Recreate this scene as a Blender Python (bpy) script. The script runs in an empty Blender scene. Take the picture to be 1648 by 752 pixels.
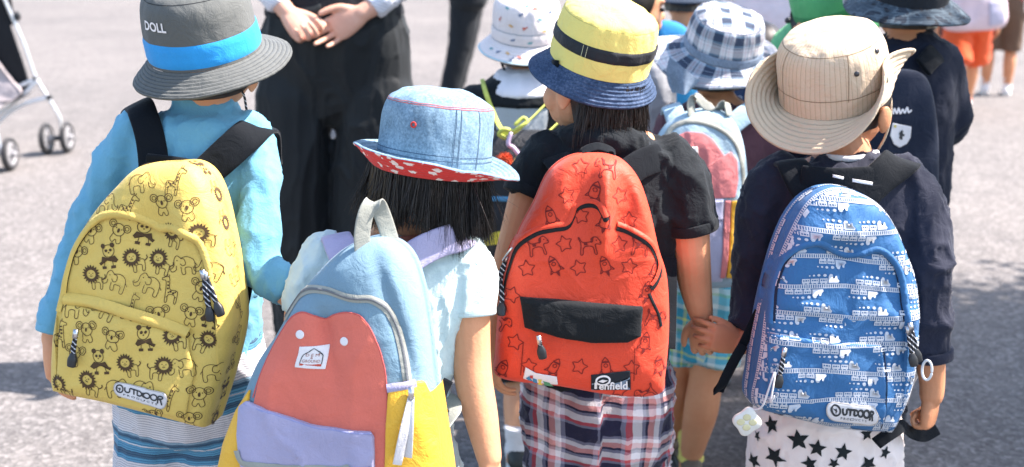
import bpy, math, random
import numpy as np
from mathutils import Vector, Matrix, Quaternion

random.seed(7)
rng = np.random.default_rng(7)
scn = bpy.context.scene
COL = scn.collection

# ------------------------------------------------------------------ camera
FPX, PITCH, CAMH = 1900.0, math.radians(15.0), 1.40
cam_d = bpy.data.cameras.new('camera')
cam = bpy.data.objects.new('camera', cam_d)
COL.objects.link(cam)
cam.location = (0, 0, CAMH)
cam.rotation_euler = (math.pi / 2 - PITCH, 0, 0)
cam_d.sensor_width = 36.0
cam_d.lens = 36.0 * FPX / 1648.0
cam_d.clip_start, cam_d.clip_end = 0.05, 600.0
cam_d.dof.use_dof = True
cam_d.dof.focus_distance = 1.82
cam_d.dof.aperture_fstop = 4.2
scn.camera = cam

# ------------------------------------------------------------------ sky, sun, exposure
SUN_EL, SUN_AZ = math.radians(52), math.radians(6)      # azimuth measured from +x towards +y
w = bpy.data.worlds.new('World'); scn.world = w; w.use_nodes = True
nt = w.node_tree
bg = nt.nodes['Background']
sky = nt.nodes.new('ShaderNodeTexSky')
sky.sky_type = 'NISHITA'; sky.sun_disc = False
sky.sun_elevation = SUN_EL
sky.sun_rotation = math.pi / 2 - SUN_AZ
sky.air_density = 1.0; sky.dust_density = 1.5; sky.ozone_density = 0.0
nt.links.new(sky.outputs['Color'], bg.inputs['Color'])
bg.inputs['Strength'].default_value = 0.12
sd = bpy.data.lights.new('sun', 'SUN'); sd.energy = 4.4; sd.angle = math.radians(0.55)
sd.color = (1.0, 0.90, 0.84)
sun = bpy.data.objects.new('sun', sd); COL.objects.link(sun)
SUNV = Vector((math.cos(SUN_EL) * math.cos(SUN_AZ), math.cos(SUN_EL) * math.sin(SUN_AZ), math.sin(SUN_EL)))
sun.rotation_euler = SUNV.to_track_quat('Z', 'Y').to_euler()
sun.location = (4, 4, 8)
scn.view_settings.view_transform = 'Standard'
scn.view_settings.look = 'None'
scn.view_settings.exposure = 1.95
scn.view_settings.gamma = 1.0

# ------------------------------------------------------------------ geometry helpers
def A_(*v): return np.array(v, float)
def nrm(v):
    v = np.asarray(v, float); n = np.linalg.norm(v, axis=-1, keepdims=True)
    return v / np.maximum(n, 1e-9)
CP, SP = math.cos(PITCH), math.sin(PITCH)
def ray(px, py):
    a = (px - 824.0) / FPX; b = (376.0 - py) / FPX
    return A_(a, CP + b * SP, -SP + b * CP)
def P(px, py, d):
    """world point on the line of sight of a photo pixel, d metres in front of the camera's foot"""
    r = ray(px, py); return A_(0, 0, CAMH) + r * (d / r[1])
def dep(p): return p[1] * CP + (CAMH - p[2]) * SP
def rad(wpx, p): return wpx * dep(p) / FPX
def PR(px, py, d, wpx):
    p = P(px, py, d); return p, rad(wpx, p)
def G(px, d, z=0.0):
    """world point at height z, d metres away, below photo column px"""
    y = d * CP + (CAMH - z) * SP
    return A_((px - 824.0) / FPX * y, d, z)

def catmull(pts, n):
    pts = np.asarray(pts, float); k = len(pts)
    if k == 2:
        t = np.linspace(0, 1, n)[:, None]; return pts[0] * (1 - t) + pts[1] * t
    ext = np.vstack([2 * pts[0] - pts[1], pts, 2 * pts[-1] - pts[-2]])
    t = np.linspace(0, k - 1, n); i = np.minimum(t.astype(int), k - 2); f = (t - i)[:, None]
    p0, p1, p2, p3 = ext[i], ext[i + 1], ext[i + 2], ext[i + 3]
    return 0.5 * (2 * p1 + (p2 - p0) * f + (2 * p0 - 5 * p1 + 4 * p2 - p3) * f ** 2 + (3 * p1 - p0 - 3 * p2 + p3) * f ** 3)

def gridfaces(nu, nv, closev=True, off=0):
    i = np.arange(nu - 1)[:, None]; j = np.arange(nv if closev else nv - 1)[None, :]
    j2 = (j + 1) % nv
    return (np.stack([i * nv + j, i * nv + j2, (i + 1) * nv + j2, (i + 1) * nv + j], -1).reshape(-1, 4) + off)

def merge(parts):
    Vs, Fs, o = [], [], 0
    for V, Fl in parts:
        Vs.append(V)
        for f in Fl: Fs.append(np.asarray(f) + o)
        o += len(V)
    return np.vstack(Vs), Fs

def rings_to_mesh(R, cap=True):
    """R: (k, n, 3) closed rings -> closed mesh"""
    k, n = R.shape[:2]
    V = R.reshape(-1, 3); F = [gridfaces(k, n)]
    if cap:
        c0, c1 = R[0].mean(0), R[-1].mean(0)
        V = np.vstack([V, c0, c1]); j = np.arange(n); j2 = (j + 1) % n
        F.append(np.stack([j2, j, np.full(n, k * n)], -1))
        F.append(np.stack([(k - 1) * n + j, (k - 1) * n + j2, np.full(n, k * n + 1)], -1))
    return V, F

def loft(C, A, B, n=20, power=2.0, sub=1, rc=0.6):
    """stack of elliptic sections with rounded ends; C, A, B: (k,3)"""
    C, A, B = np.asarray(C, float), np.asarray(A, float), np.asarray(B, float)
    if sub > 1:
        m = (len(C) - 1) * sub + 1; C, A, B = catmull(C, m), catmull(A, m), catmull(B, m)
    rc = rc if isinstance(rc, (tuple, list)) else (rc, rc)
    if max(rc) > 0:
        def endc(c, cn, a, b, rr_):
            d = nrm(c - cn); r = min(np.linalg.norm(a), np.linalg.norm(b)) * rr_
            out = []
            for s in (0.45, 0.8, 0.97): out.append((c + d * r * s, a * math.sqrt(1 - s * s), b * math.sqrt(1 - s * s)))
            return out
        e0 = endc(C[0], C[1], A[0], B[0], rc[0])[::-1]; e1 = endc(C[-1], C[-2], A[-1], B[-1], rc[1])
        C = np.vstack([[e[0] for e in e0], C, [e[0] for e in e1]])
        A = np.vstack([[e[1] for e in e0], A, [e[1] for e in e1]])
        B = np.vstack([[e[2] for e in e0], B, [e[2] for e in e1]])
    t = np.linspace(0, 2 * math.pi, n, endpoint=False)
    ct, st = np.cos(t), np.sin(t); q = 2.0 / power
    ct = np.sign(ct) * np.abs(ct) ** q; st = np.sign(st) * np.abs(st) ** q
    R = C[:, None] + A[:, None] * ct[None, :, None] + B[:, None] * st[None, :, None]
    return rings_to_mesh(R)

def frames(pts, ref=None):
    pts = np.asarray(pts, float); T = nrm(np.gradient(pts, axis=0))
    if ref is None: ref = A_(0.13, -0.95, 0.2) if abs(T[0][1]) < 0.9 else A_(1, 0, 0.1)
    N = []; n = np.asarray(ref, float)
    for t in T:
        n = nrm(n - t * n.dot(t)); N.append(n)
    N = np.array(N); return T, N, np.cross(T, N)

def tube(pts, r, n=12, sub=4, flat=1.0, ref=None, rc=1.0, power=2.0):
    """round (or flattened along the frame normal) tube through pts; r scalar or list"""
    pts = np.asarray(pts, float); r = np.broadcast_to(np.asarray(r, float), (len(pts),))
    m = (len(pts) - 1) * sub + 1
    X = catmull(np.hstack([pts, r[:, None]]), m) if sub > 1 else np.hstack([pts, r[:, None]])
    c, rr = X[:, :3], np.maximum(X[:, 3:], 1e-4)
    T, N, Bn = frames(c, ref)
    return loft(c, Bn * rr, N * rr * flat, n=n, rc=rc, power=power)

def ellipsoid(c, ax, n=16, m=10):
    """ax: 3 half-axis vectors"""
    ax = np.asarray(ax, float)
    th = np.linspace(0, math.pi, m + 2)[1:-1]; ph = np.linspace(0, 2 * math.pi, n, endpoint=False)
    R = (np.asarray(c)[None, None] + np.sin(th)[:, None, None] * (np.cos(ph)[None, :, None] * ax[0] + np.sin(ph)[None, :, None] * ax[1])
         + np.cos(th)[:, None, None] * ax[2])
    V, F = rings_to_mesh(R)
    V[-2] = c + ax[2]; V[-1] = c - ax[2]
    return V, F

def box(c, ax):
    c = np.asarray(c); ax = np.asarray(ax, float)
    V = np.array([c + sx * ax[0] + sy * ax[1] + sz * ax[2] for sx in (-1, 1) for sy in (-1, 1) for sz in (-1, 1)])
    return V, [np.array([[0, 1, 3, 2], [4, 6, 7, 5], [0, 4, 5, 1], [2, 3, 7, 6], [0, 2, 6, 4], [1, 5, 7, 3]])]

# ---- objects
ORG = {}
def raw_mesh(name, V, Fl, uv=None, mi=None, smooth=True):
    me = bpy.data.meshes.new(name)
    V = np.ascontiguousarray(V, dtype=np.float32)
    Fl = [np.asarray(f, dtype=np.int32) for f in Fl if len(f)]
    me.vertices.add(len(V)); me.vertices.foreach_set('co', V.ravel())
    loops = np.concatenate([f.ravel() for f in Fl])
    sizes = np.concatenate([np.full(len(f), f.shape[1]) for f in Fl]).astype(np.int32)
    starts = np.concatenate([[0], np.cumsum(sizes)[:-1]]).astype(np.int32)
    me.loops.add(len(loops)); me.loops.foreach_set('vertex_index', loops)
    me.polygons.add(len(sizes)); me.polygons.foreach_set('loop_start', starts)
    try: me.polygons.foreach_set('loop_total', sizes)
    except Exception: pass
    me.polygons.foreach_set('use_smooth', np.full(len(sizes), bool(smooth)))
    if mi is not None: me.polygons.foreach_set('material_index', np.asarray(mi, dtype=np.int32))
    if uv is not None:
        ul = me.uv_layers.new(name='UVMap')
        ul.data.foreach_set('uv', np.asarray(uv, dtype=np.float32)[loops].ravel())
    me.update(calc_edges=True); me.validate()
    return me

def mk(name, VF, mats, parent=None, uv=None, mi=None, smooth=True, loc=None, label=None):
    V, Fl = VF
    if parent is not None: org = ORG[parent.name]
    else: org = A_(*loc) if loc is not None else A_(0, 0, 0)
    me = raw_mesh(name, np.asarray(V) - org, Fl, uv, mi, smooth)
    for m in (mats if isinstance(mats, (list, tuple)) else [mats]): me.materials.append(m)
    o = bpy.data.objects.new(name, me); COL.objects.link(o)
    if parent is not None: o.parent = parent
    else: o.location = org
    ORG[o.name] = org
    if label: o['label'] = label
    return o

def thing(name, loc, label, cat, group=None):
    o = bpy.data.objects.new(name, None); COL.objects.link(o)
    o.empty_display_size = 0.1; o.location = tuple(loc)
    o['label'] = label; o['category'] = cat
    if group: o['group'] = group
    ORG[o.name] = A_(*loc)
    return o
def tag(o, label, cat, group=None):
    o['label'] = label; o['category'] = cat
    if group: o['group'] = group
    return o

def remesh(parts, vox, it=4, fac=0.5):
    V, F = merge(parts)
    me = raw_mesh('tmp', V, F)
    o = bpy.data.objects.new('tmp', me); COL.objects.link(o)
    m = o.modifiers.new('r', 'REMESH'); m.mode = 'VOXEL'; m.voxel_size = vox; m.adaptivity = 0
    if it:
        s = o.modifiers.new('s', 'SMOOTH'); s.factor = fac; s.iterations = it
    dg = bpy.context.evaluated_depsgraph_get()
    ev = o.evaluated_get(dg).to_mesh()
    n = len(ev.vertices); co = np.empty(n * 3, np.float32); ev.vertices.foreach_get('co', co)
    k = len(ev.polygons); st = np.empty(k, np.int32); ev.polygons.foreach_get('loop_start', st)
    tot = np.empty(k, np.int32); ev.polygons.foreach_get('loop_total', tot)
    lv = np.empty(len(ev.loops), np.int32); ev.loops.foreach_get('vertex_index', lv)
    Fl = []
    for sz in (3, 4):
        s_ = st[tot == sz]
        if len(s_): Fl.append(lv[s_[:, None] + np.arange(sz)[None]])
    o.evaluated_get(dg).to_mesh_clear()
    bpy.data.objects.remove(o); bpy.data.meshes.remove(me)
    return co.reshape(-1, 3).astype(float), Fl

def vnormals(V, Fl):
    N = np.zeros_like(V)
    for f in Fl:
        n = np.cross(V[f[:, 2]] - V[f[:, 0]], V[f[:, -1]] - V[f[:, 1]])
        for k in range(f.shape[1]): np.add.at(N, f[:, k], n)
    return nrm(N)

def _hash(i, j, k, s):
    h = (i * 374761393 + j * 668265263 + k * 2147483647 + s * 974634777).astype(np.uint32)
    h = (h ^ (h >> 13)) * np.uint32(1274126177); h = h ^ (h >> 16)
    return (h & 0xFFFF).astype(float) / 32767.5 - 1.0
def vnoise(p, seed=0):
    p = np.asarray(p, float); i = np.floor(p).astype(np.int64); f = p - i
    u = f * f * f * (f * (f * 6 - 15) + 10); r = 0
    for a in (0, 1):
        for b in (0, 1):
            for c in (0, 1):
                wgt = (u[..., 0] if a else 1 - u[..., 0]) * (u[..., 1] if b else 1 - u[..., 1]) * (u[..., 2] if c else 1 - u[..., 2])
                r = r + wgt * _hash(i[..., 0] + a, i[..., 1] + b, i[..., 2] + c, seed)
    return r
def fbm(p, seed=0, o=3):
    r = 0; a = 1.0
    for k in range(o):
        r = r + a * vnoise(np.asarray(p) * 2 ** k, seed + k); a *= 0.5
    return r
def folds(V, amp, wl, seed=0, stretch=(1, 1, 1), sharp=1.5):
    """cloth-fold height: ridged, domain-warped noise"""
    q = V / wl * np.asarray(stretch)
    q = q + 0.55 * np.stack([vnoise(q * 0.7 + 9, seed + 5), vnoise(q * 0.7 + 31, seed + 6), vnoise(q * 0.7 + 57, seed + 7)], -1)
    a = 1 - np.abs(vnoise(q, seed)); b = 1 - np.abs(vnoise(q * 1.9 + 3, seed + 1))
    return amp * (a ** (2 * sharp) - 0.35 + 0.4 * (b ** (2 * sharp) - 0.35))
def clothmesh(parts, vox=0.006, it=5, amp=0.004, wl=0.07, seed=0, stretch=(1, 1, 0.7), mask=None):
    V, F = remesh(parts, vox, it)
    N = vnormals(V, F); a = folds(V, amp * 1.35, wl, seed, stretch) + folds(V, amp * .75, wl * .42, seed + 40, stretch, 2.6)
    if mask is not None: a = a * mask(V)
    return V + N * a[:, None], F

def sstep(a, b, x):
    t = np.clip((x - a) / (b - a), 0, 1); return t * t * (3 - 2 * t)

# ------------------------------------------------------------------ materials
def s2l(r, g, b):
    f = lambda c: (c / 255 / 12.92) if c <= 10 else ((c / 255 + 0.055) / 1.055) ** 2.4
    return (f(r), f(g), f(b), 1)
class NT:
    def __init__(s, name, rough=0.8, spec=0.3):
        s.m = bpy.data.materials.new(name); s.m.use_nodes = True
        s.t = s.m.node_tree; s.b = s.t.nodes['Principled BSDF']
        s.b.inputs['Roughness'].default_value = rough
        s.b.inputs['Specular IOR Level'].default_value = spec
    def n(s, typ, **kw):
        x = s.t.nodes.new(typ)
        for k, v in kw.items():
            if k.startswith('i_'): x.inputs[k[2:].replace('_', ' ')].default_value = v
            else: setattr(x, k, v)
        return x
    def l(s, a, b): s.t.links.new(a, b)
    def math(s, op, a, b=None, clamp=False):
        x = s.n('ShaderNodeMath', operation=op, use_clamp=clamp)
        for i, v in enumerate((a, b)):
            if v is None: continue
            if isinstance(v, (int, float)): x.inputs[i].default_value = v
            else: s.l(v, x.inputs[i])
        return x.outputs[0]
    def mix(s, f, a, b, mode='MIX'):
        x = s.n('ShaderNodeMix', data_type='RGBA', blend_type=mode)
        for inp, v in ((x.inputs['Factor'], f), (x.inputs[6], a), (x.inputs[7], b)):
            if isinstance(v, (int, float)): inp.default_value = v
            elif isinstance(v, tuple): inp.default_value = v
            else: s.l(v, inp)
        return x.outputs[2]
    def coord(s, uv=False):
        return s.n('ShaderNodeTexCoord').outputs['UV' if uv else 'Object']
    def noise(s, co, scale, detail=3, rough=0.55, dist=0.0):
        x = s.n('ShaderNodeTexNoise'); s.l(co, x.inputs['Vector'])
        x.inputs['Scale'].default_value = scale; x.inputs['Detail'].default_value = detail
        x.inputs['Roughness'].default_value = rough; x.inputs['Distortion'].default_value = dist
        return x.outputs['Fac']
    def ramp(s, f, stops, interp='LINEAR'):
        x = s.n('ShaderNodeValToRGB'); s.l(f, x.inputs[0]); e = x.color_ramp; e.interpolation = interp
        while len(e.elements) < len(stops): e.elements.new(0.5)
        for el, (p, c) in zip(e.elements, stops): el.position = p; el.color = c
        return x.outputs[0]
    def bump(s, hs, dist=0.001, strength=1.0, prev=None):
        x = s.n('ShaderNodeBump'); x.inputs['Distance'].default_value = dist; x.inputs['Strength'].default_value = strength
        s.l(hs, x.inputs['Height'])
        if prev is not None: s.l(prev, x.inputs['Normal'])
        return x.outputs[0]

def finish_cloth(k, colsock, co, weave=1.0, bump=0.25, var=0.14):
    """adds fading, weave and small creases to a colour socket"""
    n1 = k.noise(co, 9, 4, 0.6); n2 = k.noise(co, 420, 2, 0.6)
    f = k.math('ADD', k.math('MULTIPLY', n1, 0.7), k.math('MULTIPLY', n2, 0.3))
    v = k.ramp(f, [(0.3, (1 - var, 1 - var, 1 - var, 1)), (0.7, (1 + var * .6, 1 + var * .6, 1 + var * .6, 1))])
    c = k.mix(1.0, colsock, v, 'MULTIPLY')
    k.l(c, k.b.inputs['Base Color'])
    crease = k.noise(co, 30, 5, 0.62, 0.9); wv = k.noise(co, 620 * weave, 1, 0.5)
    b1 = k.bump(crease, 0.006, min(1.0, bump * 1.9))
    b2 = k.bump(wv, 0.0008, 0.35, b1)
    k.l(b2, k.b.inputs['Normal'])
    k.b.inputs['Sheen Weight'].default_value = 0.08
    k.b.inputs['Sheen Roughness'].default_value = 0.5
    return k.m
_mc = {}
def cloth(name, rgb, rough=0.85, bump=0.25, var=0.14, spec=0.25, weave=1.0, sheen=None):
    if name in _mc: return _mc[name]
    k = NT(name, rough, spec); co = k.coord()
    c = k.n('ShaderNodeRGB'); c.outputs[0].default_value = tuple(rgb[:3]) + (1,)
    _mc[name] = finish_cloth(k, c.outputs[0], co, weave, bump, var)
    sh = sheen if sheen is not None else (.07 if max(rgb[:3]) < .06 else None)
    if sh is not None: k.b.inputs['Sheen Weight'].default_value = sh; k.b.inputs['Sheen Roughness'].default_value = .35
    return _mc[name]
def plain(name, rgb, rough=0.5, metal=0.0, spec=0.5, var=0.12, bump=0.1, scale=60):
    if name in _mc: return _mc[name]
    k = NT(name, rough, spec); co = k.coord(); k.b.inputs['Metallic'].default_value = metal
    n1 = k.noise(co, scale, 4)
    v = k.ramp(n1, [(0.3, (1 - var,) * 3 + (1,)), (0.7, (1 + var * .5,) * 3 + (1,))])
    k.l(k.mix(1.0, tuple(rgb[:3]) + (1,), v, 'MULTIPLY'), k.b.inputs['Base Color'])
    k.l(k.bump(k.noise(co, scale * 6, 2), 0.0006, bump), k.b.inputs['Normal'])
    _mc[name] = k.m; return k.m
def skinmat(name, rgb):
    k = NT(name, 0.55, 0.28); co = k.coord()
    n1 = k.noise(co, 14, 4, 0.6); n2 = k.noise(co, 130, 3, 0.6)
    c = k.ramp(n1, [(0.3, (rgb[0] * .93, rgb[1] * .82, rgb[2] * .78, 1)), (0.7, (rgb[0] * 1.05, rgb[1] * 1.05, rgb[2] * 1.04, 1))])
    c = k.mix(k.math('MULTIPLY', n2, 0.25), c, (rgb[0] * .85, rgb[1] * .66, rgb[2] * .58, 1))
    k.l(c, k.b.inputs['Base Color'])
    k.b.inputs['Subsurface Weight'].default_value = 0.05
    k.b.inputs['Subsurface Radius'].default_value = (1.0, 0.35, 0.2)
    k.b.inputs['Subsurface Scale'].default_value = 0.004
    k.l(k.bump(k.noise(co, 240, 4), 0.0008, 0.7, k.bump(k.noise(co, 55, 3), .002, .25)), k.b.inputs['Normal'])
    k.l(k.ramp(n2, [(0.3, (.46,) * 3 + (1,)), (0.7, (.6,) * 3 + (1,))]), k.b.inputs['Roughness'])
    return k.m
def hairmat(name, rgb):
    k = NT(name, 0.42, 0.45); co = k.coord()
    n = k.noise(co, 90, 3)
    k.l(k.ramp(n, [(0.3, (rgb[0] * .6, rgb[1] * .6, rgb[2] * .6, 1)), (0.75, (rgb[0] * 1.7, rgb[1] * 1.6, rgb[2] * 1.5, 1))]), k.b.inputs['Base Color'])
    return k.m
def stripes(k, v, freq, stops, interp='CONSTANT', off=0.0):
    f = k.math('FRACT', k.math('ADD', k.math('MULTIPLY', v, freq), off))
    return k.ramp(f, stops, interp)
def plaid(name, base, warp, weft, fu, fv, uv=True, rough=0.85, bump=0.3):
    """woven check: average of a warp stripe set and a weft stripe set"""
    k = NT(name, rough, 0.25); co = k.coord(); u = k.coord(uv)
    sp = k.n('ShaderNodeSeparateXYZ'); k.l(u, sp.inputs[0])
    wob = k.math('MULTIPLY', k.math('SUBTRACT', k.noise(co, 16, 2), 0.5), 0.010)
    U = k.math('ADD', sp.outputs[0], wob); V = k.math('ADD', sp.outputs[1 if uv else 2], wob)
    a = stripes(k, U, fu, warp); b = stripes(k, V, fv, weft)
    return finish_cloth(k, k.mix(0.5, a, b), co, 1.0, bump, 0.12)

SKIN = skinmat('child_skin', (0.64, 0.335, 0.19))
SKIN_TAN = skinmat('tanned_child_skin', (0.55, 0.27, 0.145))
SKIN_ADULT = skinmat('adult_skin', (0.60, 0.36, 0.27))
HAIR = hairmat('black_hair', (0.013, 0.0095, 0.008))
HAIR_BR = hairmat('dark_brown_hair', (0.02, 0.012, 0.008))
BLACKW = cloth('black_webbing', (0.004, 0.006, 0.009), 0.85, spec=.15)
METAL = plain('zipper_metal', (0.55, 0.56, 0.58), 0.3, 1.0)
RUBBER = plain('black_rubber', (0.012, 0.014, 0.017), 0.45)
INK = plain('dark_print_ink', (0.02, 0.025, 0.03), 0.6)
WHITE_PATCH = cloth('white_label_fabric', (0.72, 0.70, 0.70), 0.6, 0.08)

# ------------------------------------------------------------------ ground
def ground():
    k = NT('pale_gravelly_asphalt', 0.95, 0.15); co = k.coord()
    big = k.noise(co, 0.55, 4, 0.6); mid = k.noise(co, 5, 4, 0.65)
    vor = k.n('ShaderNodeTexVoronoi'); k.l(co, vor.inputs['Vector']); vor.inputs['Scale'].default_value = 75
    vc = k.n('ShaderNodeSeparateColor'); k.l(vor.outputs['Color'], vc.inputs[0])
    fine = k.noise(co, 110, 3, 0.7)
    stone = k.ramp(vc.outputs[0], [(0.0, (.112, .106, .103, 1)), (0.35, (.140, .133, .129, 1)), (0.75, (.166, .158, .152, 1)), (1.0, (.225, .215, .208, 1))])
    sh = k.ramp(fine, [(0.34, (.74, .74, .74, 1)), (0.6, (1.08, 1.08, 1.08, 1))])
    c = k.mix(1.0, stone, sh, 'MULTIPLY')
    pat = k.ramp(k.math('ADD', k.math('MULTIPLY', big, .6), k.math('MULTIPLY', mid, .4)), [(0.36, (.84, .84, .85, 1)), (0.64, (1.14, 1.12, 1.11, 1))])
    c = k.mix(1.0, c, pat, 'MULTIPLY')
    k.l(c, k.b.inputs['Base Color'])
    hgt = k.math('ADD', vor.outputs['Distance'], k.math('MULTIPLY', fine, 0.8))
    b1 = k.bump(hgt, 0.004, 0.5); b2 = k.bump(mid, 0.02, 0.3, b1)
    k.l(b2, k.b.inputs['Normal'])
    n = 41; e = np.sign(np.linspace(-1, 1, n)) * np.abs(np.linspace(-1, 1, n)) ** 3 * 300
    X, Y = np.meshgrid(e, e + 3, indexing='ij')
    V = np.stack([X, Y, np.zeros_like(X)], -1).reshape(-1, 3)
    o = mk('ground', (V, [gridfaces(n, n, False)[:, ::-1]]), k.m)
    o['kind'] = 'structure'
ground()

# ------------------------------------------------------------------ surfaces that carry trim
def lin(pts, n):
    """n points evenly along a polyline"""
    pts = np.asarray(pts, float); s = np.concatenate([[0], np.cumsum(np.linalg.norm(np.diff(pts, axis=0), axis=1))])
    t = np.linspace(0, s[-1], n)
    return np.stack([np.interp(t, s, pts[:, k]) for k in range(pts.shape[1])], 1)
def smooth_path(pts, step):
    pts = np.asarray(pts, float); c = catmull(pts, 12 * len(pts))
    L = np.linalg.norm(np.diff(c, axis=0), axis=1).sum()
    return lin(c, max(3, int(L / step)))

class Bag:
    """soft day pack: a domed shell over an outline given in photo pixels, standing at depth d"""
    def __init__(s, name, label, outline, d, normal, D=0.075, Db=0.05, n=4.0, extra=None, mat=None, group=None, face_uv=False):
        outline = np.asarray(outline, float)
        x, y = outline.T; x2, y2 = np.roll(x, -1), np.roll(y, -1); cr = x * y2 - x2 * y
        cpx = A_(((x + x2) * cr).sum(), ((y + y2) * cr).sum()) / (3 * cr.sum())
        s.O = P(cpx[0], cpx[1], d); s.Y = nrm(normal); s.Z = nrm(A_(0, 0, 1) - s.Y * s.Y[2]); s.X = np.cross(s.Z, s.Y)
        s.D, s.Db, s.n, s.extra = D, Db, n, extra
        pl = np.array([s.plane(*q, off=.6 * D) for q in outline])
        cl = catmull(np.vstack([pl[-2:], pl, pl[:2]]), 20 * (len(pl) + 3))[20:-20]
        a = np.arctan2(cl[:, 1], cl[:, 0]); r = np.hypot(cl[:, 0], cl[:, 1])
        o = np.argsort(a); s.ta = np.concatenate([a[o] - 2 * math.pi, a[o], a[o] + 2 * math.pi]); s.tr = np.tile(r[o], 3)
        s.outline = pl; s.base = None; s.table()
        zb = min(pl[:, 1])
        base = s.O + s.Z * zb
        s.root = thing(name, base, label, 'backpack', group)
        nt_, nr = 260, 96
        th = np.linspace(0, 2 * math.pi, nt_, endpoint=False); R = np.interp(th, s.ta, s.tr)
        ph = (np.linspace(0, 1, nr) ** 0.85) * math.pi / 2
        rings = []
        for q in ph[1:]:
            rho = math.sin(q) ** (2 / n) if q < math.pi / 2 - 1e-6 else 1.0
            xz = np.stack([np.cos(th) * R * rho, np.sin(th) * R * rho], 1)
            hh = s.h(xz) if rho < 0.9999 else np.zeros(nt_)
            rings.append(s.O + xz[:, :1] * s.X + xz[:, 1:] * s.Z + hh[:, None] * s.Y)
        for q in np.linspace(0, math.pi / 2, 12)[1:-1][::1]:
            rho = math.cos(q) ** (2 / n); hb = -Db * math.sin(q) ** (2 / n)
            xz = np.stack([np.cos(th) * R * rho, np.sin(th) * R * rho], 1)
            rings.append(s.O + xz[:, :1] * s.X + xz[:, 1:] * s.Z + hb * s.Y)
        V, F = rings_to_mesh(np.array(rings)[:, ::1])
        s.body = mk('bag_body', (V, [f[:, ::-1] for f in F]), mat, s.root)
        s.k = 0
    def plane(s, px, py, off=0.0):
        r = ray(px, py); o = A_(0, 0, CAMH); q = s.O + s.Y * off
        t = (q - o).dot(s.Y) / r.dot(s.Y); p = o + r * t - s.O
        return A_(p.dot(s.X), p.dot(s.Z))
    def table(s):
        th = np.linspace(-math.pi, math.pi, 721)[:-1]; rh = np.concatenate([np.linspace(0.02, .9, 90), np.linspace(.905, .999, 60)])
        R = np.interp(th, s.ta, s.tr); ex = s.extra; s.extra = None
        s.tq = (np.stack([np.cos(th) * R, np.sin(th) * R], 1)[None] * rh[:, None, None]).reshape(-1, 2)
        h = s.h(s.tq); p = s.O + s.tq[:, :1] * s.X + s.tq[:, 1:] * s.Z + h[:, None] * s.Y; s.extra = ex
        v = p - A_(0, 0, CAMH); dd = v[:, 1] * CP - v[:, 2] * SP; uu = v[:, 1] * SP + v[:, 2] * CP
        s.tp = np.stack([824 + FPX * v[:, 0] / dd, 376 - FPX * uu / dd], 1); s.td = dd
    def px(s, *pts):
        """photo pixels -> points on the front face (the nearest camera-facing surface point)"""
        out = []
        for q in pts:
            r = np.hypot(s.tp[:, 0] - q[0], s.tp[:, 1] - q[1]); m = r.min(); c = np.where(r < m + 1.2)[0]
            w_ = 1 / (r[c] + .15) ** 2 * (s.td[c] < s.td[c].min() + .03); out.append((s.tq[c] * w_[:, None]).sum(0) / w_.sum())
        return np.array(out)
    def rho(s, xz):
        a = np.arctan2(xz[:, 1], xz[:, 0]); return np.hypot(xz[:, 0], xz[:, 1]) / np.interp(a, s.ta, s.tr)
    def h(s, xz):
        xz = np.asarray(xz, float); r = np.clip(s.rho(xz), 0, 1)
        v = s.D * np.maximum(1 - r ** s.n, 0) ** (1 / s.n)
        if s.extra is not None: v = v + (s.extra(s, xz) + folds(np.stack([xz[:, 0], xz[:, 1], 0 * xz[:, 0] + s.O[0] * 7], 1), .0030, .075, 13, (1, .8, 1), 1.6)) * (1 - r ** 10)
        return v
    def S(s, xz, lift=0.0):
        xz = np.asarray(xz, float); e = 0.0015
        h0 = s.h(xz); hx = (s.h(xz + A_(e, 0)) - s.h(xz - A_(e, 0))) / (2 * e); hz = (s.h(xz + A_(0, e)) - s.h(xz - A_(0, e))) / (2 * e)
        hx, hz = np.clip(hx, -6, 6), np.clip(hz, -6, 6)
        N = nrm(np.stack([-hx, np.ones_like(hx), -hz], 1))
        if s.base is not None: lift = np.asarray(lift) + s.base(xz)
        q = np.stack([xz[:, 0], h0, xz[:, 1]], 1) + N * np.asarray(lift).reshape(-1, 1)
        return s.O + q[:, :1] * s.X + q[:, 1:2] * s.Y + q[:, 2:] * s.Z
    def ribbon(s, path, width, lift=0.001, dome=0.0, step=0.004, across=5, prof=None, smooth=True):
        c = smooth_path(path, step) if smooth else lin(path, max(2, int(np.linalg.norm(np.diff(path, axis=0), axis=1).sum() / step) + 1))
        T = nrm(np.gradient(c, axis=0)); side = np.stack([T[:, 1], -T[:, 0]], 1)
        u = np.linspace(-1, 1, across); L = (lift + dome * (1 - u * u)) if prof is None else np.asarray(prof)
        wd = np.broadcast_to(np.asarray(width), (len(c),)) if np.ndim(width) else np.full(len(c), width)
        rows = [s.S(c + side * (uu * wd / 2)[:, None], np.full(len(c), ll)) for uu, ll in zip(u, L)]
        V = np.stack(rows, 1).reshape(-1, 3)
        return V, [gridfaces(len(c), across, False)]
    def patch(s, outline, lift=0.002, m=8.0, base=0.0, nr=18, nt_=140, closed_smooth=False):
        o = np.asarray(outline, float)
        o = np.vstack([o, o[:1]])
        if closed_smooth:
            q = np.vstack([o[-3:-1], o, o[1:3]]); q = catmull(q, 20 * (len(q) - 1) + 1)[40:-40]; o = q
        b = lin(o, nt_ + 1)[:-1]; c = b.mean(0)
        rows = []
        for k in range(nr):
            f = (k + 1) / nr; rr = 1 - (1 - f) ** 1.6
            rr = f if nr < 6 else math.sin(f * math.pi / 2)
            L = base + lift * max(0.0, 1 - rr ** m) ** (1 / max(m / 2, 1.0))
            rows.append(s.S(c + (b - c) * rr, np.full(nt_, L)))
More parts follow.
